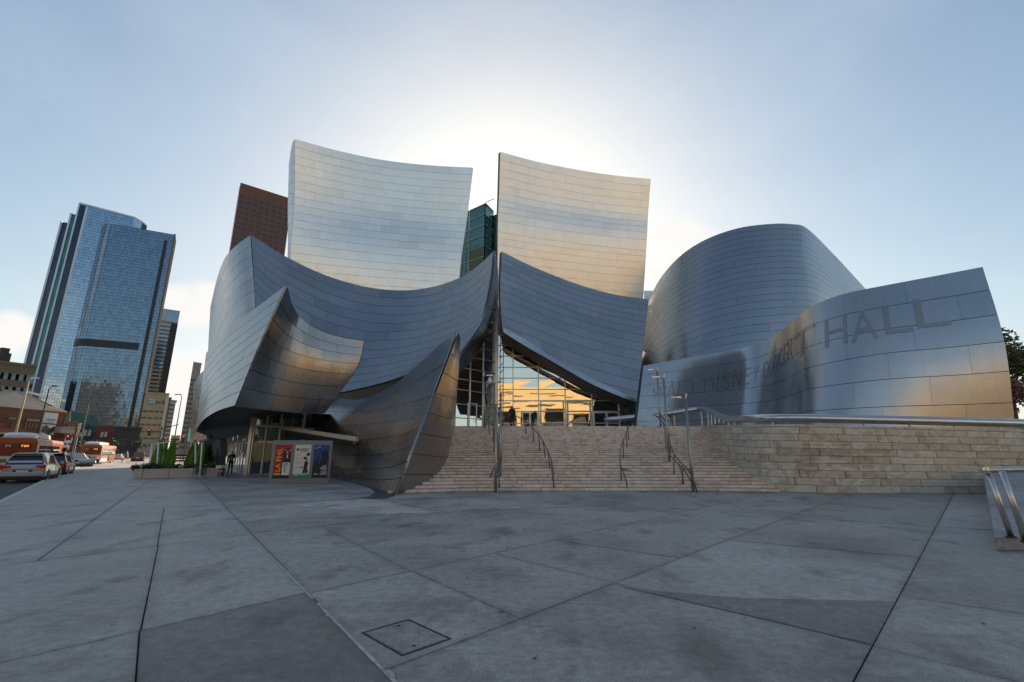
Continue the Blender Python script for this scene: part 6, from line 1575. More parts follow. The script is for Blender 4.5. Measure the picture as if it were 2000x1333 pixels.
def grid_on(parent, line, z0, z1, fh, step, mat, out=.12, hw=.14, vw=.09, name='mullion_grid'):
    """horizontal and vertical bars standing proud of a facade polyline (camera side first)"""
    mb = MB(); z = z0 + fh
    nrm_ = []
    for i in range(len(line) - 1):
        a_, b_ = Vector(line[i]), Vector(line[i + 1]); e = (b_ - a_); L_ = e.length; e.normalize(); n_ = Vector((e.y, -e.x))
        if n_.dot(-Vector(a_)) < 0: n_ = -n_
        k = max(1, round(L_ / step))
        zz = z
        while zz < z1 - .3:
            p, q = a_ + n_ * out * .5, b_ + n_ * out * .5
            mb.add([(p.x, p.y, zz - hw), (q.x, q.y, zz - hw), (q.x + n_.x * out, q.y + n_.y * out, zz - hw), (p.x + n_.x * out, p.y + n_.y * out, zz - hw), (p.x, p.y, zz + hw), (q.x, q.y, zz + hw), (q.x + n_.x * out, q.y + n_.y * out, zz + hw), (p.x + n_.x * out, p.y + n_.y * out, zz + hw)], [[0, 1, 2, 3], [4, 7, 6, 5], [2, 6, 7, 3]])
            zz += fh
        for j in range(k):
            c = a_ + e * (L_ * (j + .5) / k) + n_ * out * .5; p, q = c - e * vw, c + e * vw
            mb.add([(p.x, p.y, z0), (q.x, q.y, z0), (q.x + n_.x * out * .8, q.y + n_.y * out * .8, z0), (p.x + n_.x * out * .8, p.y + n_.y * out * .8, z0), (p.x, p.y, z1), (q.x, q.y, z1), (q.x + n_.x * out * .8, q.y + n_.y * out * .8, z1), (p.x + n_.x * out * .8, p.y + n_.y * out * .8, z1)], [[2, 6, 7, 3], [1, 5, 6, 2], [0, 3, 7, 4]])
    return mb.build(name, mat, parent, kind='stuff')
def xy(px, py, z): q = Zp(px, py, z); return (q.x, q.y)
# --- blue glass tower
tw = empty('glass_tower', (-200, 215, 0)); tag(tw, 'tall blue mirror-glass tower in stepped rounded slabs at the left', 'building')
TO = Vector((-200, 215, 0))
def loc2(pl): return [(p[0] - TO.x, p[1] - TO.y) for p in pl]
zc, zb_, za = 110.0, 126.0, 121.0
c_r = xy(343, 459, zc); c_l = xy(200, 434, zc)
def dline(a_, b_, n=10): return [(a_[0] + (b_[0] - a_[0]) * k / n, a_[1] + (b_[1] - a_[1]) * k / n) for k in range(n + 1)]
ex_ = Vector((c_r[0] - c_l[0], c_r[1] - c_l[1])); Lc = ex_.length; ex_.normalize(); nb = Vector((-ex_.y, ex_.x))      # back direction
front = []
rnd_ = 7.0
cl_v = Vector(c_l)
for k in range(9):
    th_ = math.pi / 2 * (1 - k / 8)
    front.append(tuple(cl_v + ex_ * (rnd_ - rnd_ * math.sin(th_) - 1.5) + nb * (rnd_ - rnd_ * math.cos(th_))))
front.append(c_r)
slot0 = Vector(c_l) + ex_ * Lc * .86; slot1 = Vector(c_l) + ex_ * Lc * .905
ray_back = lambda p, d: tuple(Vector(p) * (1 + d / Vector(p).length))
planc = front + [ray_back(Vector(c_r) - ex_ * .2, 12), tuple(Vector(front[0]) + nb * 4 + ex_ * 4)]
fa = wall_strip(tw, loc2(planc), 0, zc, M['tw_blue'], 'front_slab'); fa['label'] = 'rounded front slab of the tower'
def grid_w(line, z0, z1, fh, step, **k):
    g_ = grid_on(tw, line, z0, z1, fh, step, M['grid_dk'], **k)
    for v in g_.data.vertices: v.co.x -= TO.x; v.co.y -= TO.y
grid_w(front, 12, zc, 1.55, .95, hw=.05, vw=.03, out=.03)
bx = MB(); a_, b_ = slot0, slot1
for (p, q, z0, z1, m_) in ((slot0, slot1, 10, zc - 4, 'tw_dark'),):
    mb = MB(); n_ = -nb * .35; mb.prism([(p.x - TO.x, p.y - TO.y), (q.x - TO.x, q.y - TO.y), (q.x + n_.x - TO.x, q.y + n_.y - TO.y), (p.x + n_.x - TO.x, p.y + n_.y - TO.y)], z0, z1); mb.build('dark_slot', M[m_], tw)
p = Vector(c_r) - ex_ * .5; q = Vector(c_r) + ex_ * .15; mb = MB(); mb.prism([(p.x - TO.x, p.y - TO.y - .3), (q.x - TO.x, q.y - TO.y - .3), (q.x * 1.045 + .9 - TO.x, q.y * 1.045 - TO.y), (p.x * 1.045 - TO.x, p.y * 1.045 - TO.y)], 0, zc + .3); mb.build('brown_corner', M['tw_brown'], tw)
zbd = P(200, 671, c_l[1] + 4).z
mb = MB()
bl = [Vector(x) for x in front[:-1]] + [Vector(c_l) + ex_ * Lc * .80]
for p, q in zip(bl[:-1], bl[1:]):
    e = (q - p).normalized(); n_ = Vector((e.y, -e.x)) * .32
    if n_.dot(-p) < 0: n_ = -n_
    mb.prism([(p.x - TO.x, p.y - TO.y), (q.x - TO.x, q.y - TO.y), (q.x + n_.x - TO.x, q.y + n_.y - TO.y), (p.x + n_.x - TO.x, p.y + n_.y - TO.y)], zbd - 1.7, zbd + 1.7)
mb.build('dark_band', M['tw_dark'], tw)
# main slab behind
m_l, m_r, m_e = xy(155, 398, zb_), xy(262, 426, zb_), xy(287, 443, zb_)
em = (Vector(m_r) - Vector(m_l)).normalized(); nm = Vector((-em.y, em.x))
main = [m_l, m_r, tuple((Vector(m_r) + Vector(m_e)) / 2 + em * .6 - nm * .3), m_e]
wall_strip(tw, loc2(main + [tuple(Vector(m_e) + nm * 10), tuple(Vector(m_l) + nm * 14)]), 0, zb_, M['tw_skylit'], 'main_slab')  # lighter copy of the tower glass, brighter sky reflection put into colour
grid_w(main[:2], 20, zb_, 1.55, .95, hw=.05, vw=.03, out=.03)
def vstrip(f0, f1, zt_, mat, base, e, n_, name, out=.3):
    p, q = Vector(base) + e * f0, Vector(base) + e * f1; mb = MB()
    mb.prism([(p.x - TO.x, p.y - TO.y), (q.x - TO.x, q.y - TO.y), (q.x - n_.x * out - TO.x, q.y - n_.y * out - TO.y), (p.x - n_.x * out - TO.x, p.y - n_.y * out - TO.y)], 0, zt_); mb.build(name, M[mat], tw)
vstrip(-.25, .35, zb_ + .3, 'tw_white', m_l, em, nm, 'white_edge', .5); vstrip(.35, 2.7, zb_ - .5, 'tw_navy', m_l, em, nm, 'navy_strip', .35); vstrip(2.7, 3.5, zb_ - .8, 'tw_white', m_l, em, nm, 'white_edge', .45)
mb = MB(); mb.prism(loc2([tuple(Vector(p) - nm * .2) for p in main] + [tuple(Vector(m_e) + nm * 10), tuple(Vector(m_l) + nm * 14)]), zb_, zb_ + .7); mb.build('parapet', M['tw_white'], tw)
# stepped slabs at the far left
for (pxl, pyl, pxr, dy, m1, nm1) in ((139, 418, 158, 4, 'tw_green', 'green_slab'), (120, 434, 141, 8, 'tw_navy', 'navy_slab')):
    Yd = m_l[1] + dy; A_ = P(pxl, pyl, Yd); B_ = P(pxr, pyl + 4, Yd + 1.5)
    wall_strip(tw, loc2([(A_.x, A_.y), (B_.x, B_.y), (B_.x + 3, B_.y + 12), (A_.x + 3, A_.y + 12)]), 0, A_.z, M[m1], nm1)
    e_ = (Vector((B_.x, B_.y)) - Vector((A_.x, A_.y))).normalized()
    vstrip(-.3, .5, A_.z + .2, 'tw_white', (A_.x, A_.y), e_, Vector((-e_.y, e_.x)), 'pale_edge', .4)
# --- brown granite tower behind the left sail
bt = empty('brown_tower', (-150, 300, 0)); tag(bt, 'red-brown granite tower with rows of dark windows behind the left sail', 'building')
zt_ = 195.0; b_l, b_r = xy(470, 357, zt_), xy(566, 387.5, zt_); BO = Vector((-150, 300, 0))
M['granite'] = plain('red_granite', (.19, .075, .04), .6, 0, .12, .3); M['bwin'] = plain('tower_window', (.065, .05, .05), .2, 0, .1, spec=.6)
eb = (Vector(b_r) - Vector(b_l)).normalized(); nb2 = Vector((-eb.y, eb.x)); Wb = (Vector(b_r) - Vector(b_l)).length + 1.5
pl_ = [Vector(b_l), Vector(b_l) + eb * Wb, (Vector(b_l) + eb * Wb) * 1.07, Vector(b_l) * 1.075 + eb * 1.0]
MB().prism([(p.x - BO.x, p.y - BO.y) for p in pl_], 0, zt_).build('wall', M['granite'], bt)
ncol_, fh_ = 8, 4.15; wme = MB().box(-1.28, 1.28, -.04, .3, -1.2, 1.2); wmesh = None
cnt_ = 0
for r_ in range(17):
    for c_ in range(ncol_):
        p = Vector(b_l) + eb * (Wb * (c_ + .55) / (ncol_ + .15)) - nb2 * .06; z = zt_ - 10.5 - r_ * fh_
        if wmesh is None:
            ow = wme.build('window', M['bwin'], bt); wmesh = ow.data
        else: ow = bpy.data.objects.new('window', wmesh); col.objects.link(ow); ow.parent = bt
        ow.location = (p.x - BO.x, p.y - BO.y, z); ow.rotation_euler = (0, 0, math.atan2(eb.y, eb.x)); ow.scale = (Wb / (ncol_ + .15) / 3.9, 1, 1)
le = MB(); p = Vector(b_l) - eb * .2
for k in range(60): le.box(p.x - BO.x - 1.0, p.x - BO.x - .1, p.y - BO.y + 1, p.y - BO.y + 24, 100 + k * 1.55, 100 + k * 1.55 + .9)
le.build('side_fins', M['mull'], bt)
# --- generic slab block with rows of windows
def block(name, label, pxl, pxr, ytop, Y, slant, depth, wall, win, rows_, cols_, z_first, fh2, ww, wh, cat='building', parapet=.6, rows_from_top=True, ztop=None):
    A_ = P(pxl, ytop, Y); B_ = P(pxr, ytop, Y); z = ztop or A_.z
    a2 = Vector((A_.x, A_.y)); b2 = Vector((B_.x, B_.y + slant)); k = 1 + slant / Y; b2 = Vector((B_.x * k, B_.y + slant))
    e = (b2 - a2).normalized(); n_ = Vector((-e.y, e.x)); o = empty(name, (a2.x, a2.y, 0), math.atan2(e.y, e.x)); tag(o, label, cat)
    L_ = (b2 - a2).length
    def bkc(p, f):
        w_ = p * (1 + depth / p.length); d_ = w_ - a2; return (d_.dot(e) + f, d_.dot(n_))
    B0, B1 = bkc(a2, .4), bkc(b2, -.4)
    MB().prism([(0, 0), (L_, 0), B1, B0], 0, z).build('wall', M[wall], o)
    MB().prism([(-.3, -.3), (L_ + .3, -.3), (B1[0] + .3, B1[1] + .3), (B0[0] - .3, B0[1] + .3)], z + .002, z + parapet).build('parapet', M[wall], o)
    me_ = None
    for r_ in range(rows_):
        for c_ in range(cols_):
            zz = z - z_first - r_ * fh2; x_ = L_ * (c_ + .5) / cols_
            if zz < 2: continue
            if me_ is None: ow = MB().box(-ww / 2, ww / 2, -.08, .2, -wh / 2, wh / 2).build('window', M[win], o); me_ = ow.data
            else: ow = bpy.data.objects.new('window', me_); col.objects.link(ow); ow.parent = o
            ow.location = (x_, 0, zz)
    return o, L_, z
M['tan_stone'] = plain('tan_stone', (.46, .33, .20), .8, 0, .12, .15); M['condo'] = plain('condo_concrete', (.33, .27, .20), .7, 0, .1, .2); M['beige'] = plain('beige_render', (.16, .125, .085), .8, 0, .1, .2); M['greyblk'] = plain('grey_block', (.40, .37, .33), .7, 0, .1, .2); M['dkwin'] = plain('dark_window', (.02, .02, .022), .15); M['ltwin'] = plain('pale_window', (.17, .21, .23), .15, 0, .3, .4)
M['condo_glass'] = curtain('condo_glass', (.16, .22, .28), 0, 2, 3.2, .12, .7)
o, L_, z_ = block('condo_tower', 'slim balcony tower behind the blue glass tower, glassier towards the top', 288, 352, 600, 330, 12, 25, 'condo', 'dkwin', 34, 4, 14, 2.9, 4.4, 1.5)
MB().box(-.4, L_ + .4, -.4, 6, z_ - 9, z_ + .5).build('blue_crown', M['tw_blue'], o); MB().box(L_ * .82, L_ + .5, -.6, .5, 0, z_ - 10).build('dark_bay', M['tw_dark'], o)
for k in range(12): MB().box(-.2, L_ * .8, -.25, .1, z_ - 12.5 - k * 3.0, z_ - 10.9 - k * 3.0).build('glass_band', M['condo_glass'], o)
o, L_, z_ = block('office_block', 'sunlit tan office block with a globe sign, below the balcony tower', 284, 330, 768, 210, 6, 22, 'tan_stone', 'dkwin', 9, 4, 8.2, 3.05, 1.75, .85)
text_obj('at&t', 4.6, 1.7, (L_ * .50, -.12, z_ - 4.6), X, Zv, cmat('sign_dark', (.10, .09, .09)), o, 'sign_lettering', .06)
gm = MB(); c_ = Vector((L_ * .33, -.2, z_ - 3.7)); gm.add([c_ + Vector((1.5 * math.cos(t * .3927), 0, 1.5 * math.sin(t * .3927))) for t in range(16)] + [c_ + Vector((0, -.4, 0))], [[i, (i + 1) % 16, 16] for i in range(16)]); go = gm.build('globe_emblem', cmat('globe_blue', (.16, .30, .42)), o)
for k in range(3): MB().box(c_.x - 1.3, c_.x + 1.3, -.75, -.6, c_.z - .8 + k * .7, c_.z - .55 + k * .7).build('globe_stripe', M['white'], go)
MB().box(L_ * .90, L_ + .4, -.5, .5, 0, z_ - 1).build('pale_pier', cmat('pale_pier', (.6, .52, .36), .7), o)
block('brown_block', 'narrow brown building tucked right of the tan office block', 323, 334, 778, 235, 2, 18, 'tw_brown', 'dkwin', 8, 1, 4, 4.0, 1.2, 1.2)
block('balcony_block', 'low block with white horizontal balconies right of the tan office block', 331, 344, 783, 240, 4, 18, 'greyblk', 'dkwin', 11, 1, 2.2, 2.2, 3.1, 1.0)
o, L_, z_ = block('slender_tower', 'far slender grey tower with vertical ribs right of the street gap', 378, 393, 709, 260, 4, 18, 'greyblk', 'dkwin', 18, 3, 10, 2.7, .8, 1.5)
for k in range(4): MB().box(L_ * k / 3 - .12, L_ * k / 3 + .12, -.3, 0, 0, z_).build('rib', M['condo'], o)
o, L_, z_ = block('apartment_block', 'beige apartment building with many paired windows at the far left', -70, 72, 701, 105, 11, 25, 'beige', 'ltwin', 7, 9, 3.0, 3.3, 2.0, 1.6)
MB().box(L_ * .50, L_ * .62, 2, 8, z_ + .62, z_ + 4.2).build('roof_plant', cmat('plant_dark', (.04, .035, .035), .7), o); MB().box(L_ * .60, L_ * .66, 2, 8, z_ + .62, z_ + 3).build('roof_plant', M['plant_dark'], o)
for zf in (.36, .58): MB().box(-.2, L_ + .2, -.35, 0, z_ * zf, z_ * zf + .5).build('string_course', M['greyblk'], o)
# --- brick music school with slanted roof and banner
br = empty('brick_building', (-80, 70, 0)); tag(br, 'low brick building with a slanted metal roof and a white banner', 'building'); BO = Vector((-80, 70, 0))
def brick_mat(name, c1, c2):
    m, t, b = new_mat(name); g = ND(t, 'ShaderNodeNewGeometry'); sp = ND(t, 'ShaderNodeSeparateXYZ'); t.links.new(g.outputs['Position'], sp.inputs[0])
    s_ = mth(t, 'SINE', mth(t, 'MULTIPLY', sp.outputs['Z'], 5.2)); n = obj_noise(t, 1.2, 5, .6, 'World')
    c = mixc_(t, mth(t, 'MULTIPLY', mth(t, 'GREATER_THAN', s_, .90), .45), ramp(t, n, [(.3, c1), (.7, c2)]), tuple(x * .5 for x in c1)); t.links.new(c, b.inputs['Base Color']); b.inputs['Roughness'].default_value = .85; return m
M['brick'] = brick_mat('brick_orange', (.15, .058, .028), (.20, .082, .04)); M['brick_red'] = brick_mat('brick_red', (.14, .04, .03), (.18, .055, .04))
def bl3(px, py, Y): return P(px, py, Y) - BO
Yl, Yr = 64, 72
w0, w1 = P(-60, 795, 60), P(137, 803, 74)
zt_ = P(137, 806, 74).z; zt0 = P(0, 795, 64).z; ztb = (zt_ + zt0) / 2
a2, b2 = Vector((w0.x, w0.y)), Vector((w1.x, w1.y)); e = (b2 - a2).normalized(); n_ = Vector((-e.y, e.x)); LB = (b2 - a2).length
br.location = (a2.x, a2.y, 0); br.rotation_euler = (0, 0, math.atan2(e.y, e.x))
MB().box(0, LB, 0, 20, 0, ztb).build('wall', M['brick'], br)
MB().box(LB + .002, LB + 3.5, 1.5, 20, 0, ztb - 1.2).build('side_wing', M['brick'], br)
for f in (.3, .52, .74): MB().box(-.1, LB + .05, -.12, 0, ztb * f, ztb * f + .18).build('brick_course', M['brick_red'], br)
def fx(px): 
    r_ = ray(px, 860); t_ = (a2.x * r_.y - a2.y * r_.x) / (e.y * r_.x - e.x * r_.y); return t_
M['roofmetal'] = plain('roof_metal', (.055, .06, .065), .7, 0, .1, .4, spec=.15)
xr = [fx(p) for p in (-30, 5, 38, 60, 92, 104, 126, 134)]
def zpx(px, py): t_ = fx(px); q = a2 + e * t_; return P(px, py, q.y).z
zr = zpx(60, 770)
rf = MB(); rf.add([(xr[0] - 3, 0, ztb), (xr[4], 0, ztb), (xr[4], 14, ztb), (xr[0] - 3, 14, ztb), (xr[1], 4, zr), (xr[3], 4, zr + .3), (xr[3], 12, zr + .3), (xr[1], 12, zr)], [[0, 1, 5, 4], [1, 2, 6, 5], [2, 3, 7, 6], [3, 0, 4, 7], [4, 5, 6, 7]]); rf.build('slanted_roof', M['roofmetal'], br)
r2 = MB(); r2.add([(xr[3] - 1.0, 2, ztb), (xr[7], 1, ztb), (xr[7], 12, ztb), (xr[3] - 1, 12, ztb), (xr[3] - 1.2, 5, zr + .6), (xr[4] - 1, 4.5, zr + .55), (xr[4] - 1, 11, zr + .4), (xr[3] - 1.2, 11, zr + .6)], [[0, 1, 5, 4], [1, 2, 6, 5], [2, 3, 7, 6], [3, 0, 4, 7], [4, 5, 6, 7]]); ro_ = r2.build('clerestory', M['roofmetal'], br)
for k in range(6):
    f = k / 5; x_ = xr[4] - .3 + (xr[6] - xr[4]) * f * .9; MB().bar((x_ + .8, .9, ztb + .1), (x_ - 1.5 + f * .8, 3.6, zr - 1.0 * f), .07, .12).build('fin', cmat('fin_cream', (.55, .48, .36)), ro_)
MB().bar((xr[4] - 1.2, 3.8, zr + .5), (xr[7] + .2, 2.2, ztb + 2.0), .12, .16).build('eave_beam', M['white'], ro_)
def ww_(px0, px1, py0, py1, mat, name, out=.06, parent=None, frame=True):
    x0, x1 = fx(px0), fx(px1); z1, z0 = zpx(px0, py0), zpx(px0, py1)
    return MB().box(x0, x1, -out, .02, z0, z1).build(name, M[mat], parent or br)
for q in ((4, 17, 814, 836), (40, 66, 817, 838)):
    ow = ww_(*q, 'dkwin', 'window'); x0, x1 = fx(q[0]), fx(q[1]); z1, z0 = zpx(q[0], q[2]), zpx(q[0], q[3])
    for k in range(1, 4): MB().box(x0 + (x1 - x0) * k / 4 - .05, x0 + (x1 - x0) * k / 4 + .05, -.1, -.06, z0, z1).build('glazing_bar', M['brick_red'], ow)
    for k in range(10): MB().box(x0 + (x1 - x0) * k / 10 + .05, x0 + (x1 - x0) * k / 10 + .22, -.13, -.1, z1 - .32, z1 - .12).build('letter_block', M['greyblk'], ow)
ow = ww_(116, 125, 812, 841, 'dkwin', 'doorway'); ww_(0 - 20, 47, 844, 848, 'greyblk', 'awning', 1.0); ww_(100, 131, 838, 846, 'greyblk', 'balcony', 1.1)
for px in (103, 109, 115, 121, 127): ww_(px, px + 1, 834, 838, 'greyblk', 'baluster', 1.05)
bx0, bx1 = fx(74), fx(101); bz1, bz0 = zpx(78, 806), zpx(72, 850)
bn = MB().box(bx0, bx1, -.10, -.03, bz0, bz1).build('banner', cmat('banner_white', (.66, .67, .68)), br); bn['label'] = 'white banner reading HEAR HERE'
text_obj('HEAR', (bx1 - bx0) * .72, (bz1 - bz0) * .10, (bx0 + (bx1 - bx0) * .18, -.10, bz0 + (bz1 - bz0) * .64), X, Zv, M['poster_black'], bn, 'lettering', .02); text_obj('HERE', (bx1 - bx0) * .72, (bz1 - bz0) * .10, (bx0 + (bx1 - bx0) * .13, -.10, bz0 + (bz1 - bz0) * .52), X, Zv, cmat('lime', (.30, .48, .03)), bn, 'lettering', .02)
mb = MB(); wd_, hh_ = bx1 - bx0, bz1 - bz0; flat(mb, [(0, .12 * hh_), (.3 * wd_, .1 * hh_), (.62 * wd_, 0), (.95 * wd_, .2 * hh_), (.98 * wd_, .42 * hh_), (.6 * wd_, .3 * hh_), (.3 * wd_, .46 * hh_), (.05 * wd_, .36 * hh_)], (bx0, -.10, bz0), X, Zv, .02); mb.build('banner_photo', cmat('banner_brown', (.09, .06, .045)), bn)
# --- teal glass building with curved roof
tg = empty('teal_building', tuple(Vector((D(150, 120, 0).x, 120, 0)))); tag(tg, 'teal glass building with a curved lattice roof beyond the brick corner', 'building'); TG = tg.location.copy()
M['teal'] = curtain('teal_glass', (.015, .055, .06), 0, 2.0, 2.0, .15, .5)
rings = []
for Yk, off in ((118, 0), (140, 14)):
    ring = []
    for px, py in ((138, 875), (138, 800), (148, 806), (165, 808), (182, 812), (192, 820), (197, 832), (200, 875)): 
        q = P(px, py, 118); ring.append((q.x * Yk / 118 - TG.x, Yk - TG.y, max(q.z, 0)))
    rings.append(ring)
MB().loft(rings).build('glass_body', M['teal'], tg)
lt_ = MB()
for k in range(-6, 10):
    for s in (-1, 1):
        p0 = P(150 + k * 7, 868, 117.6) - TG; p1 = P(150 + k * 7 + s * 26, 832 if s > 0 else 828, 117.6) - TG
        if 138 < 150 + k * 7 < 196 and 138 < 150 + k * 7 + s * 26 < 192: lt_.bar(p0, p1, .06, .06)
lt_.build('lattice', M['grid_dk'], tg)
q0, q1 = P(192, 818, 116), P(216, 875, 116); mb = MB(); mb.prism([(q0.x - TG.x, 116 - TG.y), (q1.x - TG.x, 116 - TG.y), (q1.x * 1.1 - TG.x, 127.6 - TG.y), (q0.x * 1.1 - TG.x, 127.6 - TG.y)], 0, P(200, 832, 116).z); mb.build('brick_annex', M['brick_red'], tg)
for (x0, x1, y0, y1) in ((162, 171, 840, 852), (171.5, 179, 840, 852), (196, 203, 844, 854), (203.5, 210, 844, 854)):
    A_, B_ = P(x0, y1, 115), P(x1, y0, 115); MB().box(A_.x - TG.x, B_.x - TG.x, 114.9 - TG.y, 115 - TG.y, A_.z, B_.z).build('white_sign', M['greyblk'], tg)
for px in (166, 203): A_ = P(px, 854, 115.1); MB().bar(Vector((A_.x, 115.1, 0)) - TG, A_ - TG, .1, .1).build('sign_pole', M['lamp_dk'], tg)
o, L_, z_ = block('dark_podium', 'dark granite podium building at the foot of the glass tower', 214, 276, 836, 165, 8, 25, 'plant_dark', 'dkwin', 1, 3, 5.0, 4, 4.5, 2.6)
# far city edge closing the horizon
for i, (px0, px1, yt, Y, m_, lab) in enumerate(((-260, -110, 690, 160, 'beige', 'plain beige block beyond the left edge'), (335, 352, 852, 420, 'tan_stone', 'tiny tan block at the end of the street'), (346, 380, 862, 500, 'greyblk', 'low grey block closing the far end of the street'))):
    block('distant_block', lab, px0, px1, yt, Y, 2, 30, m_, 'dkwin', 3, 5, 3, 4, 2, 1.6)

# ------------------------------------------------------------------ trees
M['bark'] = plain('bark', (.06, .045, .035), .9, 0, .3, 3, .3); M['leaf_mid'] = leaf_mat('leaf_mid', (.045, .07, .015), (.10, .12, .03)); M['leaf_pink'] = leaf_mat('leaf_pink', (.20, .07, .07), (.34, .15, .11))
def tree(name, label, loc, h, cr_, n, mat, seed, group='trees', trunk=.35, size=.16):
    rg = random.Random(seed); o = empty(name, tuple(loc)); tag(o, label, 'tree', group)
    th_ = h * .42; mb = MB(); mb.tube([(0, 0, 0), (rg.uniform(-.2, .2), 0, th_ * .5), (rg.uniform(-.3, .3), rg.uniform(-.2, .2), th_), (0, 0, h * .8)], [trunk * .5, trunk * .38, trunk * .28, .05], 8); tk = mb.build('trunk', M['bark'], o, smooth=True)
    for k in range(6):
        a_ = rg.uniform(0, 6.28); z0 = th_ * rg.uniform(.75, 1.2); MB().tube([(0, 0, z0), (math.cos(a_) * cr_ * .4, math.sin(a_) * cr_ * .4, z0 + h * .14), (math.cos(a_) * cr_ * .75, math.sin(a_) * cr_ * .75, z0 + h * .22)], [trunk * .2, trunk * .12, .03], 6).build('limb', M['bark'], tk)
    vs, fs = leafball(n, cr_, cr_, h * .33, size, seed + 5, 16)
    mesh_obj('crown', vs, fs, M[mat], o, loc=(0, 0, h * .66))
    return o
def ground_at(px, Y): q = D(px, Y, 0); return Vector((q.x, Y, 0.0))
tree('broadleaf_tree', 'dark green tree at the right edge beyond the lettered wall', ground_at(2015, 34) + Vector((0, 0, 2.1)), 9.2, 2.6, 5200, 'leaf_mid', 301)
tree('pine_tree', 'tall thin-crowned tree poking out behind the lettered wall', ground_at(1958, 38) + Vector((0, 0, 2.1)), 14.6, 1.7, 1500, 'leaf_dark', 302, size=.2)
tree('flowering_tree', 'small pink-leaved tree low at the right edge', ground_at(2002, 29) + Vector((0, 0, 2.1)), 4.4, 1.35, 2600, 'leaf_pink', 303, size=.1)
tree('street_tree', 'dark street tree before the teal building', ground_at(156, 95), 5.0, 2.6, 1800, 'leaf_dark', 304); tree('street_tree', 'street tree left of the dark podium', ground_at(206, 140), 7, 3, 1500, 'leaf_dark', 305); tree('street_tree', 'street tree below the tan office block', ground_at(262, 150), 6, 3, 1500, 'leaf_dark', 306); tree('street_tree', 'street tree behind the farther bus', ground_at(182, 105), 4.2, 2.4, 1500, 'leaf_mid', 307)
tl_ = ground_at(2004, 31) + Vector((0, 0, 2.1)); o = empty('hooked_lamp', tuple(tl_)); tag(o, 'dark crook-topped lamp post at the right edge among leaves', 'street lamp'); zt_ = P(2000, 690, 31).z - tl_.z
MB().tube([(0, 0, 0), (0, 0, zt_ - .5), (-.05, 0, zt_ - .15), (.15, 0, zt_), (.5, 0, zt_ - .02)], .045, 8).build('pole', M['lamp_dk'], o, smooth=True); MB().lathe((.5, 0, zt_ - .15), [(.16, 0), (.1, .1), (.03, .16)], 10).build('shade', M['lamp_dk'], o)
# ------------------------------------------------------------------ across the street behind the viewer (seen mirrored in the glass and steel)
M['pav_stone'] = plain('pavilion_stone', (.50, .345, .155), .8, 0, .06, .15); M['civic'] = plain('reflector_stone', (.60, .55, .48), .8, 0, .06, .15); M['pav_shade'] = plain('pavilion_glass', (.05, .045, .04), .2)
pv = empty('pavilion', (6, -84, 0)); tag(pv, 'sunlit cream pavilion with columns mirrored in the entrance glass', 'building')
def rrect(hx_, hy_, r_, n=6):
    out = []
    for cx_, cy_, a0 in ((hx_ - r_, hy_ - r_, 0), (-hx_ + r_, hy_ - r_, 90), (-hx_ + r_, -hy_ + r_, 180), (hx_ - r_, -hy_ + r_, 270)):
        for k in range(n + 1): t_ = R(a0 + 90 * k / n); out.append((cx_ + r_ * math.cos(t_), cy_ + r_ * math.sin(t_)))
    return out
MB().prism(rrect(34, 20, 10), 0, 14.5).build('glass_hall', M['pav_shade'], pv); MB().prism(rrect(40, 26, 12), 14.5, 21).build('entablature', M['pav_stone'], pv); MB().prism(rrect(30, 18, 10), 21, 24).build('attic', M['pav_stone'], pv); MB().prism(rrect(42, 28, 12), 6.5, 8.2).build('balcony', M['pav_stone'], pv)
for z0_, z1_ in ((16.4, 17.0), (19.2, 19.5)): MB().prism(rrect(40.06, 26.06, 12), z0_, z1_).build('shadow_band', M['pav_shade'], pv)
MB().box(-70, 70, 14, 20, 0, 3.2).build('plinth', M['pav_shade'], pv)
for k in range(10):
    x_ = -34 + 68 * k / 9; MB().tube([(x_, 24.2, 0), (x_, 24.2, 12), (x_, 24.2, 14.5)], [.7, .7, 1.3], 10).build('column', M['pav_stone'], pv)
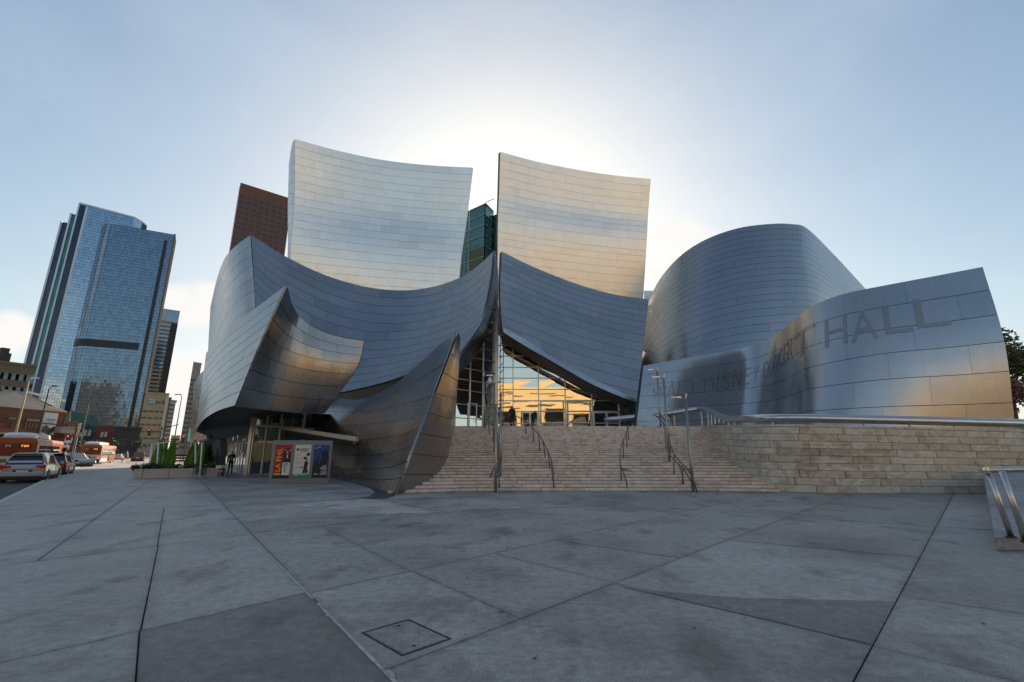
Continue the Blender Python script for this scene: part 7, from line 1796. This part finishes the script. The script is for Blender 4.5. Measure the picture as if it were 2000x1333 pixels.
for i, (x_, y_, h_) in enumerate(((-2, -38, 8), (9, -40, 9), (17, -37, 8.5), (27, -41, 9), (-18, -42, 8))):
    tree('plaza_tree', ['leafy tree mirrored in the left entrance doors', 'leafy tree mirrored in the middle vestibule', 'leafy tree mirrored in the right vestibule', 'leafy tree mirrored at the far right doors', 'leafy tree mirrored left of the post'][i], (x_, y_, 0), h_, 3.4, 1800, 'leaf_mid', 400 + i, 'trees across the street', size=.3)
for i, (x0, x1, y_, h_, m_, lab) in enumerate(((-95, -55, -95, 38, 'pav_stone', 'cream office slab mirrored in the steel at left'), (65, 120, -80, 34, 'pav_stone', 'cream court building mirrored in the lettered wall'), (-170, -120, -30, 60, 'beige', 'beige tower behind and left of the viewer'), (78, 172, -190, 78, 'civic', 'tall pale block added for its reflection in the left sail'), (190, 330, -140, 66, 'civic', 'wide pale block added for its reflection in the right sail'))):  # the two pale blocks are added to turn the sails cream
    o = empty('civic_building', ((x0 + x1) / 2, y_, 0)); tag(o, lab, 'building', 'civic buildings behind the viewer'); hw_ = (x1 - x0) / 2
    MB().box(-hw_, hw_, -25, 0, 0, h_).build('wall', M[m_], o); MB().box(-hw_ - .5, hw_ + .5, -25.5, .5, h_, h_ + 1).build('cornice', M['pav_stone'], o)
    z_ = 4
    while z_ < h_ - 3: MB().box(-hw_ + 2, hw_ - 2, 0, .1, z_, z_ + 1.5).build('window_band', M['dkwin'], o); z_ += 4

for i, (x_, y_, h_) in enumerate(((-8, -16, 7), (-16, -18, 8), (-25, -14, 7.5), (-34, -19, 8), (6, -22, 7), (16, -20, 7.5), (-45, -10, 8))):  # added unseen trees, placed to keep sunlit ground out of low reflections
    tree('plaza_tree', ['nearest added leafy tree behind the viewer', 'added leafy tree behind the viewer to the left', 'broad added leafy tree behind the viewer, farther left', 'added leafy tree by the kerb behind the viewer', 'added leafy tree straight behind the viewer', 'added leafy tree behind the viewer to the right', 'added leafy tree across the road from the viewer'][i], (x_, y_, 0), h_, 3.6, 1800, 'leaf_mid', 420 + i, 'trees added behind the viewer to darken low reflections', size=.3)

MB().box(-180, 180, -300, -32, -.139, .05).build('fill_plaza', plain('fill_paving', (.56, .50, .42), .8, 0, .08, .05), kind='structure')  # unseen pale plaza added to bounce warm fill onto stairs and steel
